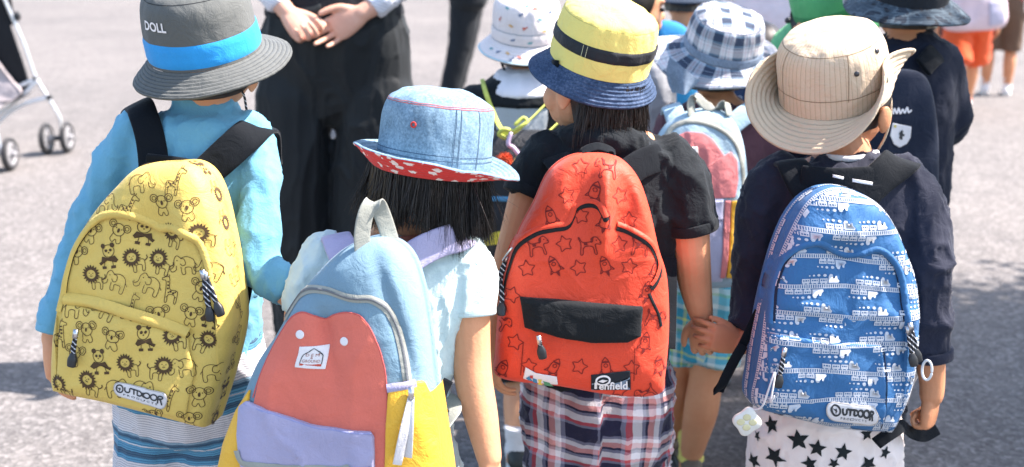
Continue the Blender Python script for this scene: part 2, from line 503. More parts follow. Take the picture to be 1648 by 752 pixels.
        V = np.vstack([np.array(rows).reshape(-1, 3), s.S(c[None], np.array([base + lift]))])
        j = np.arange(nt_); j2 = (j + 1) % nt_
        return V, [gridfaces(nr, nt_), np.stack([j, np.full(nt_, len(V) - 1), j2], 1)]
    def pillow(s, outline, lift, m, base=0.0):
        """height of a raised patch, so that later trim can lie on top of it"""
        o = np.asarray(outline, float); b = lin(np.vstack([o, o[:1]]), 400)[:-1]; c = b.mean(0); q = b - c
        a = np.arctan2(q[:, 1], q[:, 0]); r = np.hypot(q[:, 0], q[:, 1]); i = np.argsort(a)
        ta = np.concatenate([a[i] - 2 * math.pi, a[i], a[i] + 2 * math.pi]); tr = np.tile(r[i], 3)
        def f(xz):
            d = xz - c; rr = np.hypot(d[:, 0], d[:, 1]) / np.interp(np.arctan2(d[:, 1], d[:, 0]), ta, tr)
            return np.where(rr < 1, base + lift * np.maximum(0, 1 - np.minimum(rr, 1) ** m) ** (1 / max(m / 2, 1.0)), 0)
        return f
    def side(s, q, lift):
        """point on the side wall: (length along the outline from the bottom, depth 0..D) """
        th = np.linspace(-math.pi * 1.5, math.pi * .5, 1400); R = np.interp(th, s.ta, s.tr); o = np.stack([np.cos(th) * R, np.sin(th) * R], 1)
        L = np.concatenate([[0], np.cumsum(np.linalg.norm(np.diff(o, axis=0), axis=1))]); k = np.clip(q[:, 0], 0, L[-1])
        xz = np.stack([np.interp(k, L, o[:, 0]), np.interp(k, L, o[:, 1])], 1); y = np.clip(q[:, 1], -.03, s.D * .985)
        t = nrm(np.stack([np.interp(k + .002, L, o[:, 0]) - np.interp(k - .002, L, o[:, 0]), np.interp(k + .002, L, o[:, 1]) - np.interp(k - .002, L, o[:, 1])], 1))
        n = np.stack([t[:, 1], -t[:, 0]], 1); n *= np.sign((n * xz).sum(1, keepdims=True))
        Dd = np.where(y >= 0, s.D, s.Db); rho = np.maximum(1 - np.abs(y / Dd) ** s.n, 0) ** (1 / s.n); xz = xz * rho[:, None] + n * lift
        return s.O + xz[:, :1] * s.X + xz[:, 1:] * s.Z + (y + lift * .3)[:, None] * s.Y
    def side_panel(s, qa, qb, y0, y1, lift, n=60, m=12):
        """sheet on the side wall between two photo pixels, from depth y0 to y1"""
        th = np.linspace(-math.pi * 1.5, math.pi * .5, 1400); R = np.interp(th, s.ta, s.tr); o = np.stack([np.cos(th) * R, np.sin(th) * R], 1)
        L = np.concatenate([[0], np.cumsum(np.linalg.norm(np.diff(o, axis=0), axis=1))])
        def Lof(q):
            p = s.px(q)[0]; a = math.atan2(p[1], p[0]); a = a - 2 * math.pi if a > math.pi * .5 else a
            return np.interp(a, th, L)
        la, lb = Lof(qa), Lof(qb); u = np.linspace(la, lb, n); v = np.linspace(y0, y1, m); U, V_ = np.meshgrid(u, v, indexing='ij')
        return s.side(np.stack([U.ravel(), V_.ravel()], 1), lift), [gridfaces(n, m, False)]
    def front(s, px, py, off=0.0):
        return s.S(s.px((px, py)), off)[0]
    def poly(s, pts, lift):
        V = s.S(np.asarray(pts), np.full(len(pts), lift)); n = len(pts)
        c = s.S(np.asarray(pts).mean(0)[None], np.array([lift]))
        j = np.arange(n); return np.vstack([V, c]), [np.stack([j, (j + 1) % n, np.full(n, n)], 1)]
    def add(s, name, VF, mat, parent=None, label=None):
        return mk(name, VF, mat, parent or s.root, label=label)

def surf_ribbon(Sf, path, width, lift, center, n=None, across=3, smooth=True, dome=0.0):
    """trim strip on any surface Sf((k,2)) -> (k,3)"""
    path = np.asarray(path, float)
    c = catmull(path, n or 10 * len(path)) if smooth else lin(path, n or 10 * len(path))
    p = Sf(c); e = 1e-3
    N = nrm(np.cross(Sf(c + A_(e, 0)) - Sf(c - A_(e, 0)), Sf(c + A_(0, e)) - Sf(c - A_(0, e))))
    sg = np.sign(((p - center) * N).sum(1)); N = N * np.where(sg == 0, 1, sg)[:, None]
    T = nrm(np.gradient(p, axis=0)); sd_ = nrm(np.cross(N, T))
    u = np.linspace(-1, 1, across)
    V = np.stack([p + sd_ * uu * width / 2 + N * (lift + dome * (1 - uu * uu)) for uu in u], 1).reshape(-1, 3)
    return V, [gridfaces(len(c), across, False)]

def text_mesh(txt, bold=0.0):
    cu = bpy.data.curves.new('tmp', 'FONT'); cu.body = txt; cu.offset = bold; cu.resolution_u = 3
    o = bpy.data.objects.new('tmp', cu); COL.objects.link(o)
    dg = bpy.context.evaluated_depsgraph_get(); dg.update()
    me = bpy.data.meshes.new_from_object(o.evaluated_get(dg))
    V = np.array([v.co[:2] for v in me.vertices]); F = {}
    for p in me.polygons: F.setdefault(len(p.vertices), []).append(list(p.vertices))
    bpy.data.objects.remove(o); bpy.data.curves.remove(cu); bpy.data.meshes.remove(me)
    mn, mx = V.min(0), V.max(0)
    return (V - mn) / (mx - mn), [np.array(f) for f in F.values()], (mx - mn)[0] / (mx - mn)[1]
def bilin(q, uv):
    """q: corners tl, tr, br, bl"""
    q = np.asarray(q, float); u, v = uv[:, :1], uv[:, 1:]
    return (q[3] * (1 - u) + q[2] * u) * (1 - v) + (q[0] * (1 - u) + q[1] * u) * v

# ------------------------------------------------------------------ straps, cords, pulls
def strap(pts, widths, thick, sides, sub=6, power=3.5):
    """flat padded strap; pts (k,3), widths in metres, sides = vector across the strap at each point"""
    pts = np.asarray(pts, float); k = len(pts)
    W = np.broadcast_to(np.asarray(widths, float), (k,)); Sd = np.broadcast_to(np.asarray(sides, float), (k, 3))
    m = (k - 1) * sub + 1
    X = catmull(np.hstack([pts, W[:, None], Sd]), m); c, wd, sd_ = X[:, :3], X[:, 3:4], X[:, 4:]
    T = nrm(np.gradient(c, axis=0)); sd_ = nrm(sd_ - T * (sd_ * T).sum(1, keepdims=True)); N = np.cross(T, sd_)
    return loft(c, sd_ * wd / 2, N * thick / 2, n=20, power=power, rc=0.5)

def cordspeck(name, a, b, freq=260):
    k = NT(name, 0.7); co = k.coord()
    sp = k.n('ShaderNodeSeparateXYZ'); k.l(co, sp.inputs[0])
    v = k.math('ADD', sp.outputs[2], k.math('MULTIPLY', sp.outputs[0], 0.9))
    f = k.math('FRACT', k.math('MULTIPLY', v, freq))
    k.l(k.ramp(f, [(0.0, a), (0.72, b)], 'CONSTANT'), k.b.inputs['Base Color']); return k.m
CORD = cordspeck('speckled_cord', (0.008, 0.01, 0.014, 1), (0.45, 0.46, 0.48, 1), 120)

def pull(bag_root, p0, p1, w=0.0045, tip=0.020, tipw=0.0075, twin=0.0, toward=A_(0, -1, 0)):
    """zipper slider, cord and moulded rubber tip hanging from p0 to p1"""
    p0, p1 = np.asarray(p0), np.asarray(p1); d = nrm(p1 - p0); side = nrm(np.cross(d, toward))
    L = np.linalg.norm(p1 - p0); c1 = p1 - d * tip
    cords = []
    for sgn in (-1, 1):
        o = side * w * 0.45 * sgn
        cords.append(tube([p0, p0 + d * (L - tip) * 0.5 + o * (1 + twin) + toward * 0.002, c1 + o * 0.6], w * 0.5, n=7, sub=5))
    pl = mk('zipper_pull', merge(cords), CORD, bag_root)
    mk('pull_tip', loft([c1 - d * .003, c1 + d * tip * .3, p1 - d * .003], [side * tipw * .55, side * tipw, side * tipw * .9],
                        [toward * .0035, toward * .0048, toward * .004], n=14, power=3, sub=3), RUBBER, pl)
    mk('slider', merge([box(p0 + toward * 0.002, [side * .0035, d * .007, toward * .0025]),
                        tube([p0 + d * .004 - side * .003, p0 + d * .012, p0 + d * .004 + side * .003], .0011, n=6, sub=4)]), METAL, pl)
    return pl

# ------------------------------------------------------------------ hats
def rot(yaw, tilt, roll):
    y, t, r = map(math.radians, (yaw, tilt, roll))
    return np.array(Matrix.Rotation(r, 3, 'Y') @ Matrix.Rotation(t, 3, 'X') @ Matrix.Rotation(y, 3, 'Z'))

class Hat:
    """crown of revolution over an oval band and a stitched brim; ang 0 = wearer's right, 90 = front, 270 = back"""
    def __init__(s, name, label, c, R, rx, ry, crown, brimL, slope, curl, m_crown, m_brim, m_under, wr=0.002, wl=0.035, seed=0, rows=7, row_h=0.0005, group=None, crown_ex=None, parent=None, top_t=2.0):
        s.c, s.R, s.rx, s.ry = np.asarray(c), R, rx, ry
        s.prof = catmull(np.asarray(crown, float), 60); s.wr, s.wl, s.seed = wr, wl, seed
        s.brimL, s.slope, s.curl, s.rows, s.row_h, s.cex = brimL, slope, curl, rows, row_h, crown_ex
        s.root = thing(name, s.c, label, 'hat', group)
        n, m = 160, 60
        th = np.linspace(0, 360, n, endpoint=False); t = np.linspace(0, 1, m)
        TT, AA = np.meshgrid(t, th, indexing='ij'); q = np.stack([AA.ravel(), TT.ravel()], 1)
        V = s.Sc(q); F = gridfaces(m, n)
        arc = np.concatenate([[0], np.cumsum(np.hypot(np.diff(s.prof[:, 0]) * rx, np.diff(s.prof[:, 1])))])
        uv = np.stack([np.radians(q[:, 0]) * rx, np.interp(q[:, 1], np.linspace(0, 1, 60), arc)], 1)
        pl_ = np.stack([np.cos(np.radians(q[:, 0])) * rx, np.sin(np.radians(q[:, 0])) * ry], 1) * np.interp(np.clip(q[:, 1], 0, 1) * 59, np.arange(60), s.prof[:, 0])[:, None]
        uv = np.where((q[:, 1] > top_t)[:, None], pl_ + 1.0, uv)
        s.arc = arc[-1]
        s.crown = mk('crown', (V, [F]), m_crown, s.root, uv=uv)
        m2 = 52; t = np.linspace(0, 1, m2); TT, AA = np.meshgrid(t, th, indexing='ij'); q = np.stack([AA.ravel(), TT.ravel()], 1)
        Vt = s.Sb(q); N = vnormals(Vt, [gridfaces(m2, n)]); N *= np.sign((N * (s.R[:, 2])[None]).sum(1, keepdims=True) + 1e-9)
        # consistent side: follow the first ring's orientation
        N = vnormals(Vt, [gridfaces(m2, n)])
        if (N[:n] @ s.R[:, 2]).mean() < 0: N = -N
        thick = 0.0028 * (1 + 0.6 * (TT.ravel() > 0.93))
        Vb = Vt - N * thick[:, None]
        ft = gridfaces(m2, n); fb = gridfaces(m2, n, off=len(Vt))[:, ::-1]
        j = np.arange(n); j2 = (j + 1) % n; a0 = (m2 - 1) * n; b0 = len(Vt) + a0
        fe = np.stack([a0 + j, a0 + j2, b0 + j2, b0 + j], 1)
        uvb = np.stack([np.radians(q[:, 0]) * rx, q[:, 1] * 0.05], 1); uvb = np.vstack([uvb, uvb])
        mi = np.concatenate([np.zeros(len(ft)), np.ones(len(fb)), np.zeros(len(fe))])
        s.brim = mk('brim', (np.vstack([Vt, Vb]), [np.vstack([ft, fb, fe])]), [m_brim, m_under], s.root, uv=uvb, mi=mi)
    def world(s, x, y, z): return s.c + np.stack([x, y, z], -1) @ s.R.T
    def Sc(s, q, lift=0.0):
        """crown point at (angle in degrees, t 0 band .. 1 top)"""
        a = np.radians(q[:, 0]); i = np.clip(q[:, 1], 0, 1) * 59
        f = np.interp(i, np.arange(60), s.prof[:, 0]); h = np.interp(i, np.arange(60), s.prof[:, 1])
        x, y, z = np.cos(a) * s.rx * f, np.sin(a) * s.ry * f, h
        pos = np.stack([x, y, z], 1)
        if s.wr:
            w_ = fbm(pos / s.wl * A_(1, 1, 0.45), s.seed, 3) * s.wr * sstep(0, .25, q[:, 1] + .05)
            d = nrm(np.stack([x, y, 0.4 * z], 1)); pos = pos + d * w_[:, None]
            pos[:, 2] += vnoise(pos / (s.wl * 1.7), s.seed + 3) * s.wr * 1.3 * sstep(.5, .9, q[:, 1])
        if s.cex is not None: pos = s.cex(pos, q)
        return s.c + pos @ s.R.T
    def Sb(s, q, lift=0.0):
        """brim point at (angle, t 0 band .. 1 edge)"""
        a = np.radians(q[:, 0]); t = q[:, 1]
        L, sl, cu = s.brimL(q[:, 0]), np.radians(s.slope(q[:, 0])), np.radians(s.curl(q[:, 0]))
        r = np.zeros_like(t); z = np.zeros_like(t); K = 14
        for k in range(K):
            tm = t * (k + 0.5) / K; an = sl + cu * tm
            r += np.cos(an) * L * t / K; z -= np.sin(an) * L * t / K
        an = sl + cu * t
        hh = s.row_h * np.sin(t * s.rows * 2 * math.pi) * (t > 0.06)
        ur = nrm(np.stack([np.cos(a) * s.ry, np.sin(a) * s.rx], 1))
        wob = s.wr * 0.9 * vnoise(np.stack([np.cos(a) * s.rx / s.wl, np.sin(a) * s.ry / s.wl, t * 1.2], 1), s.seed + 8) * t
        puck = s.wr * 0.22 * vnoise(np.stack([np.cos(a) * s.rx / .008, np.sin(a) * s.ry / .008, t * s.rows], 1), s.seed + 9) * (t > .06)
        hh = hh + wob + puck
        r = r + np.sin(an) * hh; z = z + np.cos(an) * hh
        x = np.cos(a) * s.rx + ur[:, 0] * r; y = np.sin(a) * s.ry + ur[:, 1] * r
        return s.world(x, y, z - 0.0005)
    def band(s, t0, t1, mat, name='band', lift=0.0015, n=160):
        th = np.linspace(0, 360, n, endpoint=False); ts = np.linspace(t0, t1, 7)
        TT, AA = np.meshgrid(ts, th, indexing='ij'); q = np.stack([AA.ravel(), TT.ravel()], 1)
        p = s.Sc(q); ax = s.R[:, 2]; d = p - s.c; d = d - np.outer(d @ ax, ax); N = nrm(d)
        l = lift * (np.array([0.1, 1, 1, 1, 1, 1, 0.1])[:, None] * np.ones(n)[None]).ravel()
        return mk(name, (p + N * l[:, None], [gridfaces(7, n)]), mat, s.root)
    def stitch(s, name, rows, mat, width=0.001, lift=0.0006, on='c', parent=None):
        Sf = s.Sc if on == 'c' else s.Sb
        parts = [surf_ribbon(Sf, r, width, lift, s.c if on == 'c' else s.c - s.R[:, 2], n=max(16, int(8 * len(r))), smooth=True) for r in rows]
        return mk(name, merge(parts), mat, parent or s.root)
    def nearest_px(s, px, py, on='c', rng_a=(180, 360)):
        """hat-surface parameters whose picture position is nearest a photo pixel"""
        Sf = s.Sc if on == 'c' else s.Sb
        a = np.linspace(*rng_a, 181); t = np.linspace(0.01, .99, 100); AA, TT = np.meshgrid(a, t, indexing='ij')
        q = np.stack([AA.ravel(), TT.ravel()], 1); p = Sf(q)
        v = p - A_(0, 0, CAMH); dd = v[:, 1] * CP - v[:, 2] * SP; uu = v[:, 1] * SP + v[:, 2] * CP
        X = 824 + FPX * v[:, 0] / dd; Y = 376 - FPX * uu / dd
        sc_ = (X - px) ** 2 + (Y - py) ** 2 + (dd - dd.min()) * 300
        return q[np.argmin(sc_)]

# ------------------------------------------------------------------ people
def hand(wr, d, n, t, L, curls, spread=(6, 2, -2, -7), thumb=(0.75, 0.65, 0.3), thumb2=(0.2, 0.9, 0.3), thin=1.0):
    """palm, four bent fingers and a thumb. wr wrist, d finger direction, n palm normal, t thumb side, L length"""
    d = nrm(d); n = nrm(np.asarray(n) - d * np.dot(n, d)); t0 = np.cross(d, n); t = t0 if np.dot(t0, t) > 0 else -t0
    out = []
    cs = [0.0, .12, .28, .42, .50]; ws = [.150, .185, .215, .220, .200]; ts = [.115, .115, .105, .085, .07]
    out.append(loft([wr + d * c * L - t * 0.0 for c in cs], [t * w_ * L for w_ in ws], [n * h_ * L for h_ in ts], n=18, power=2.5, sub=3, rc=.5))
    offs = [.168, .056, -.056, -.162]; lens = [.40, .45, .42, .33]; back = [.47, .50, .49, .45]
    for i in range(4):
        b = wr + d * back[i] * L + t * offs[i] * L
        sp = math.radians(spread[i]); dd = d * math.cos(sp) + t * math.sin(sp)
        pts = [b - dd * .12 * L, b]; ang = 0
        for fr, a in zip((.44, .31, .25), curls[i]):
            ang += math.radians(a); pts.append(pts[-1] + (dd * math.cos(ang) + n * math.sin(ang)) * lens[i] * L * fr)
        r0 = (.0445 if i < 3 else .039) * L * thin
        out.append(tube(pts, [r0 * .9, r0 * 1.08, r0 * .98, r0 * .92, r0 * .78], n=12, sub=4))
    b = wr + d * .10 * L + t * .11 * L
    d1 = nrm(t * thumb[0] + d * thumb[1] + n * thumb[2]); d2 = nrm(t * thumb2[0] + d * thumb2[1] + n * thumb2[2])
    p1 = b + d1 * .22 * L; p2 = p1 + nrm(d1 * .4 + d2) * .16 * L; p3 = p2 + d2 * .13 * L
    out.append(tube([b, b + d1 * .1 * L, p1, p2, p3], [.085 * L, .08 * L, .062 * L, .056 * L, .045 * L], n=12, sub=4))
    return out
RELAX = [(18, 22, 15), (22, 26, 16), (26, 28, 18), (30, 30, 20)]
FIST = [(70, 80, 45), (72, 85, 45), (74, 85, 45), (74, 80, 45)]
HOLD = [(35, 45, 25), (40, 50, 28), (42, 52, 28), (45, 50, 28)]

def head_parts(c, R, k=1.0, face=True):
    """cranium, face, jaw, nose, ears; R columns right, forward, up; k scale (1 = 5-year-old)"""
    r, f, u = R[:, 0], R[:, 1], R[:, 2]
    E = lambda o, a: ellipsoid(c + (r * o[0] + f * o[1] + u * o[2]) * k, [r * a[0] * k, f * a[1] * k, u * a[2] * k])
    out = [E((0, -.008, .020), (.071, .086, .078)), E((0, .020, -.030), (.058, .062, .066)), E((0, .038, -.066), (.034, .034, .026)),
           E((.032, .040, -.040), (.026, .028, .028)), E((-.032, .040, -.040), (.026, .028, .028)),
           E((0, .083, -.030), (.011, .012, .012)), E((0, .079, -.018), (.007, .008, .018)),
           E((0, .076, -.054), (.020, .009, .006)), E((0, .074, -.062), (.017, .008, .005)), E((0, .074, .012), (.045, .012, .010))]
    for sg in (-1, 1):
        ec = c + (r * sg * .071 - f * .004 - u * .022) * k; o = nrm(r * sg - f * .35)
        out.append(ellipsoid(ec + o * .006 * k, [o * .007 * k, nrm(f + r * sg * .35) * .015 * k, u * .024 * k], 14, 8))
        out.append(ellipsoid(ec + o * .004 * k - u * .018 * k, [o * .006 * k, f * .009 * k, u * .009 * k], 10, 6))
    return out
def eyes(root, c, R, k=1.0):
    r, f, u = R[:, 0], R[:, 1], R[:, 2]
    for sg in (-1, 1):
        o = c + (r * sg * .029 + f * .0725 - u * .010) * k
        mk('eye', merge([ellipsoid(o, [r * .0125 * k, f * .007 * k, u * .0065 * k], 12, 8)]), EYE, root)
        mk('eyebrow', tube([o + (u * .017 + r * sg * -.012 + f * .004) * k, o + (u * .021 + f * .006) * k, o + (u * .015 + r * sg * .016 + f * -.001) * k], [.0015 * k, .0022 * k, .001 * k], n=6), HAIR, root)
EYE = plain('dark_eye', (0.015, 0.01, 0.008), 0.15)

def hair_cap(c, R, k=1.0, back=-.075, front=.055, seed=0, grow=1.0, top=.104, op=.05):
    """close hair: shell over the skull down to the nape, open over the face"""
    r, f, u = R[:, 0], R[:, 1], R[:, 2]; n, m = 72, 40
    a = np.linspace(0, 2 * math.pi, n, endpoint=False); fr = np.sin(a)     # 1 = front
    low = back + (front - back) * sstep(op, op + .6, fr)
    rows = []
    for i in range(m):
        t = i / (m - 1); zt = top + (low - top) * t
        e = np.sqrt(np.clip(1 - ((zt - .015) / .090) ** 2, 0.02, 1)); e = np.where(zt < -.03, np.maximum(e, .80), e) * (1 if top > .1 else .80 + .20 * t)
        w_ = 1 + .05 * vnoise(np.stack([np.cos(a) * 4, np.sin(a) * 4, zt * 12], 1), seed)
        rows.append(c + ((np.cos(a) * .080 * e * w_ * grow)[:, None] * r + (np.sin(a) * .096 * e * w_ * grow - .008)[:, None] * f + zt[:, None] * u) * k)
    return rings_to_mesh(np.array(rows))
def strands(roots, dirs, lens, r0=.0012, sag=.5, seed=0, curl=.008, n=7):
    """tapered locks of hair"""
    R_ = np.random.default_rng(seed); Vs, Fs, o = [], [], 0
    for p, d, L in zip(roots, dirs, lens):
        t = np.linspace(0, 1, n)[:, None]; ph = R_.uniform(0, 6.28, 3); am = R_.uniform(.2, 1, 3) * curl
        c = p + d * L * t * (1 - sag * t) + A_(0, 0, -1) * L * sag * t ** 1.3 + np.sin(t * 3.2 + ph) * am * t
        T, N, B = frames(c, A_(.3, .8, .5)); rr = r0 * R_.uniform(.6, 1.4) * (1.03 - t) ** .8
        Vq = np.stack([c + N * rr, c - N * rr * .5 + B * rr * .87, c - N * rr * .5 - B * rr * .87], 1).reshape(-1, 3)
        Vs.append(Vq); Fs.append(gridfaces(n, 3, off=o)); o += len(Vq)
    return np.vstack(Vs), [np.vstack(Fs)]

def shoe(root, ank, d, L, m_up, m_sole, m_sock=None, sock_top=None, sock_r=.03, label=None, sock_label=None, back_w=None):
    """trainer at the ankle point; d = toe direction on the ground"""
    d = nrm(A_(d[0], d[1], 0)); s_ = A_(d[1], -d[0], 0); u = A_(0, 0, 1); g = A_(ank[0], ank[1], 0)
    cs = [-.24, -.16, 0, .2, .42, .6, .72]; hs = [.20, .27, .27, .23, .17, .12, .07]; ws = [.11, .145, .15, .155, .175, .165, .11]
    up = loft([g + d * c * L + u * (h * .5 * L + .014) for c, h in zip(cs, hs)], [s_ * w_ * L for w_ in ws], [u * h * .5 * L for h in hs], n=20, power=2.6, sub=3)
    o = mk('shoe', up, m_up, root, label=label)
    so = loft([g + d * c * L + u * .012 for c in cs], [s_ * (w_ + .015) * L for w_ in ws], [u * .012 for _ in cs], n=20, power=3.5, sub=3)
    mk('sole', so, m_sole, o)
    mk('lace', merge([tube([g + d * c * L - s_ * .09 * L + u * (.21 - (c) * .22) * L, g + d * (c + .01) * L + u * (.275 - c * .22) * L, g + d * c * L + s_ * .09 * L + u * (.21 - c * .22) * L], .0028, n=6) for c in (.12, .2, .28, .36)]), m_sole, o)
    if m_sock is not None:
        pts = [g + u * .05, g + u * (.05 + (sock_top[2] - .05) * .5) + (sock_top - g) * A_(.5, .5, 0), sock_top]
        V, F = tube(pts, [sock_r * 1.05, sock_r, sock_r * 1.12], n=28, sub=8, rc=.15)
        N = vnormals(V, F); V = V + N * (folds(V, .003, .03, 3, (1, 1, 2.2)))[:, None]
        mk('sock', (V, F), m_sock, root, label=sock_label)

def skeleton(base, H, yaw=0.0, stride=0.0, arm=((0, 0), (0, 0)), girth=1.0):
    """default standing joints; yaw 0 = facing away from the camera (+y)"""
    c, s_ = math.cos(math.radians(yaw)), math.sin(math.radians(yaw)); r = A_(c, s_, 0); f = A_(-s_, c, 0); u = A_(0, 0, 1); b = A_(base[0], base[1], 0)
    X = lambda x, y, z: b + r * x * H + f * y * H + u * z * H
    J = dict(r=r, f=f, u=u, b=b, H=H)
    for sg, k in ((-1, 'L'), (1, 'R')):
        st = stride * sg
        J['hip' + k] = X(sg * .062, 0, .50); J['knee' + k] = X(sg * .062, st * .5 + .015, .275); J['ank' + k] = X(sg * .062, st - .01, .055)
        J['sh' + k] = X(sg * .112, 0, .80); ab, fw = arm[0 if sg < 0 else 1]
        J['el' + k] = X(sg * (.150 + ab * .5), fw * .3 - .01, .625); J['wr' + k] = X(sg * (.155 + ab), fw + .02, .475)
    J['neck'] = X(0, -.005, .825); J['head'] = X(0, .01, .915); J['pel'] = X(0, 0, .52)
    J['torso'] = [(X(0, 0, .845), .04, .038), (X(0, 0, .815), .085, .05), (X(0, 0, .785), .122, .06), (X(0, 0, .70), .116, .07), (X(0, .005, .60), .108, .07), (X(0, 0, .52), .112, .074), (X(0, 0, .47), .115, .076)]
    J['torso'] = [(p, r * a * H * girth, f * d_ * H * girth) for p, a, d_ in J['torso']]
    return J

def sec(L, R, y, d, hd):
    a, b = P(L, y, d), P(R, y, d); return ((a + b) / 2, (b - a) / 2, A_(0, hd, 0))
def chain(*q):
    """(px, py, depth, half-width px) ... -> points, radii"""
    pr = [PR(*k) for k in q]; return np.array([a for a, _ in pr]), np.array([b for _, b in pr])

def build_person(label, J, skin, head_c, head_R, head_k=1.0, hands=(), arms=(), legs=(), torso=None, vox=.004, cat='child', face=True, group=None, neck=None, hairm=None, cap=True, cap_kw={}):
    root = thing('person', A_(J['b'][0], J['b'][1], 0), label, cat, group)
    parts = head_parts(head_c, head_R, head_k)
    nb = J['neck'] if neck is None else neck
    f = head_R[:, 1]
    parts.append(tube([nb - A_(0, 0, .05), nb, head_c - head_R[:, 2] * .06 * head_k - f * .015 * head_k, head_c - f * .015 * head_k], [.05 * head_k, .041 * head_k, .040 * head_k, .042 * head_k], n=18))
    T = torso if torso is not None else J['torso']
    parts.append(loft([t[0] for t in T[1:]], [t[1] * .86 for t in T[1:]], [t[2] * .82 for t in T[1:]], n=24, sub=3))
    for pts, r in list(arms) + list(legs): parts.append(tube(pts, r, n=16, sub=5))
    for h in hands: parts += h
    V, F = remesh(parts, vox, 2, .45)
    mk('body', (V, F), skin, root)
    if face: eyes(root, head_c, head_R, head_k)
    if hairm is not None and cap: mk('hair', hair_cap(head_c, head_R, head_k, **cap_kw), hairm, root)
    return root
def garment(root, name, parts, mat, vox=.006, it=5, amp=.004, wl=.07, seed=0, stretch=(1, 1, .6), uvf=None, label=None, mask=None):
    V, F = clothmesh(parts, vox, it, amp, wl, seed, stretch, mask)
    return mk(name, (V, F), mat, root, uv=None if uvf is None else uvf(V), label=label)
def cuff(root, sleeve, mat, w=.016, grow=.0025, name='cuff'):
    """stitched hem round the open end of a sleeve or leg; sleeve = (points, radii)"""
    pts, r = np.asarray(sleeve[0], float), np.asarray(sleeve[1], float)
    m = 60; X = catmull(np.hstack([pts, r[:, None]]), m); e, d, re = X[-1, :3], nrm(X[-1, :3] - X[-4, :3]), X[-1, 3]
    a = nrm(np.cross(d, A_(.2, .9, .1))); b = np.cross(d, a); t = np.linspace(0, 2 * math.pi, 48, endpoint=False)
    wob = 1 + .03 * np.sin(3 * t + r.sum() * 900) + .02 * np.sin(5 * t)
    rows = []
    for dz, g in ((-w, -.004), (-w, grow - .0008), (-w * .92, grow), (-w * .5, grow * 1.15), (0, grow * 1.05), (.0025, grow * .6), (.002, -.004), (-.006, -.0075)):
        rows.append(e + d * (dz + .004) + ((np.cos(t) * (re + g) * wob)[:, None] * a + (np.sin(t) * (re + g) * wob)[:, None] * b))
    R_ = np.array(rows); V, F = R_.reshape(-1, 3), [gridfaces(len(rows), 48)]
    return mk(name, (V, F), mat, root)
def legs_std(J, sc_=1.0):
    out = []
    for k in 'LR':
        H = J['H']; h, kn, an = J['hip' + k], J['knee' + k], J['ank' + k]
        calf = kn * .62 + an * .38 - J['f'] * .012 * H
        out.append((np.array([h, (h + kn) / 2, kn, calf, an, an - A_(0, 0, .03 * H)]), np.array([.048, .043, .036, .037, .025, .026]) * H * sc_))
    return out
def trousers(J, to, grow=1.0, k='LR', hipw=.115, hem=.06, top=.066):
    """pelvis plus leg tubes; to = fraction of thigh-to-ankle covered (.5 = knee)"""
    H = J['H']; p = J['pel']
    pr = [loft([p + A_(0, 0, .07 * H), p, p - A_(0, 0, .06 * H)], [J['r'] * hipw * .92 * H * grow, J['r'] * hipw * H * grow, J['r'] * hipw * H * grow], [J['f'] * .075 * H * grow, J['f'] * .085 * H * grow, J['f'] * .075 * H * grow], n=24, sub=3)]
    for s_ in k:
        h, kn, an = J['hip' + s_], J['knee' + s_], J['ank' + s_]
        full = catmull(np.array([h, (h + kn) / 2, kn, (kn + an) / 2, an]), 41); m = max(4, int(41 * to)); pts = full[:m][::max(1, m // 5)]
        r = np.linspace(top, hem, len(pts)) * H * grow
        pr.append(tube(pts, r, n=22, sub=4, rc=.12))
    return pr
def cylv(center, axis_pts=None):
    """UV in metres around (u) and along (v) a vertical body"""
    def f(V):
        q = V - center; a = np.arctan2(q[:, 0], -q[:, 1]); return np.stack([a * .11, V[:, 2]], 1)
    return f
def leguv(cl, cr, r):
    """UV around whichever leg is nearer"""
    def f(V):
        out = np.zeros((len(V), 2)); left = np.abs(V[:, 0] - cl[0]) < np.abs(V[:, 0] - cr[0])
        for m_, c in ((left, cl), (~left, cr)):
            q = V[m_] - c; out[m_] = np.stack([np.arctan2(q[:, 0], -q[:, 1]) * r + (0.0 if c is cl else .053), V[m_, 2] + .012 * np.sin(q[:, 0] * 14)], 1)
        return out
    return f

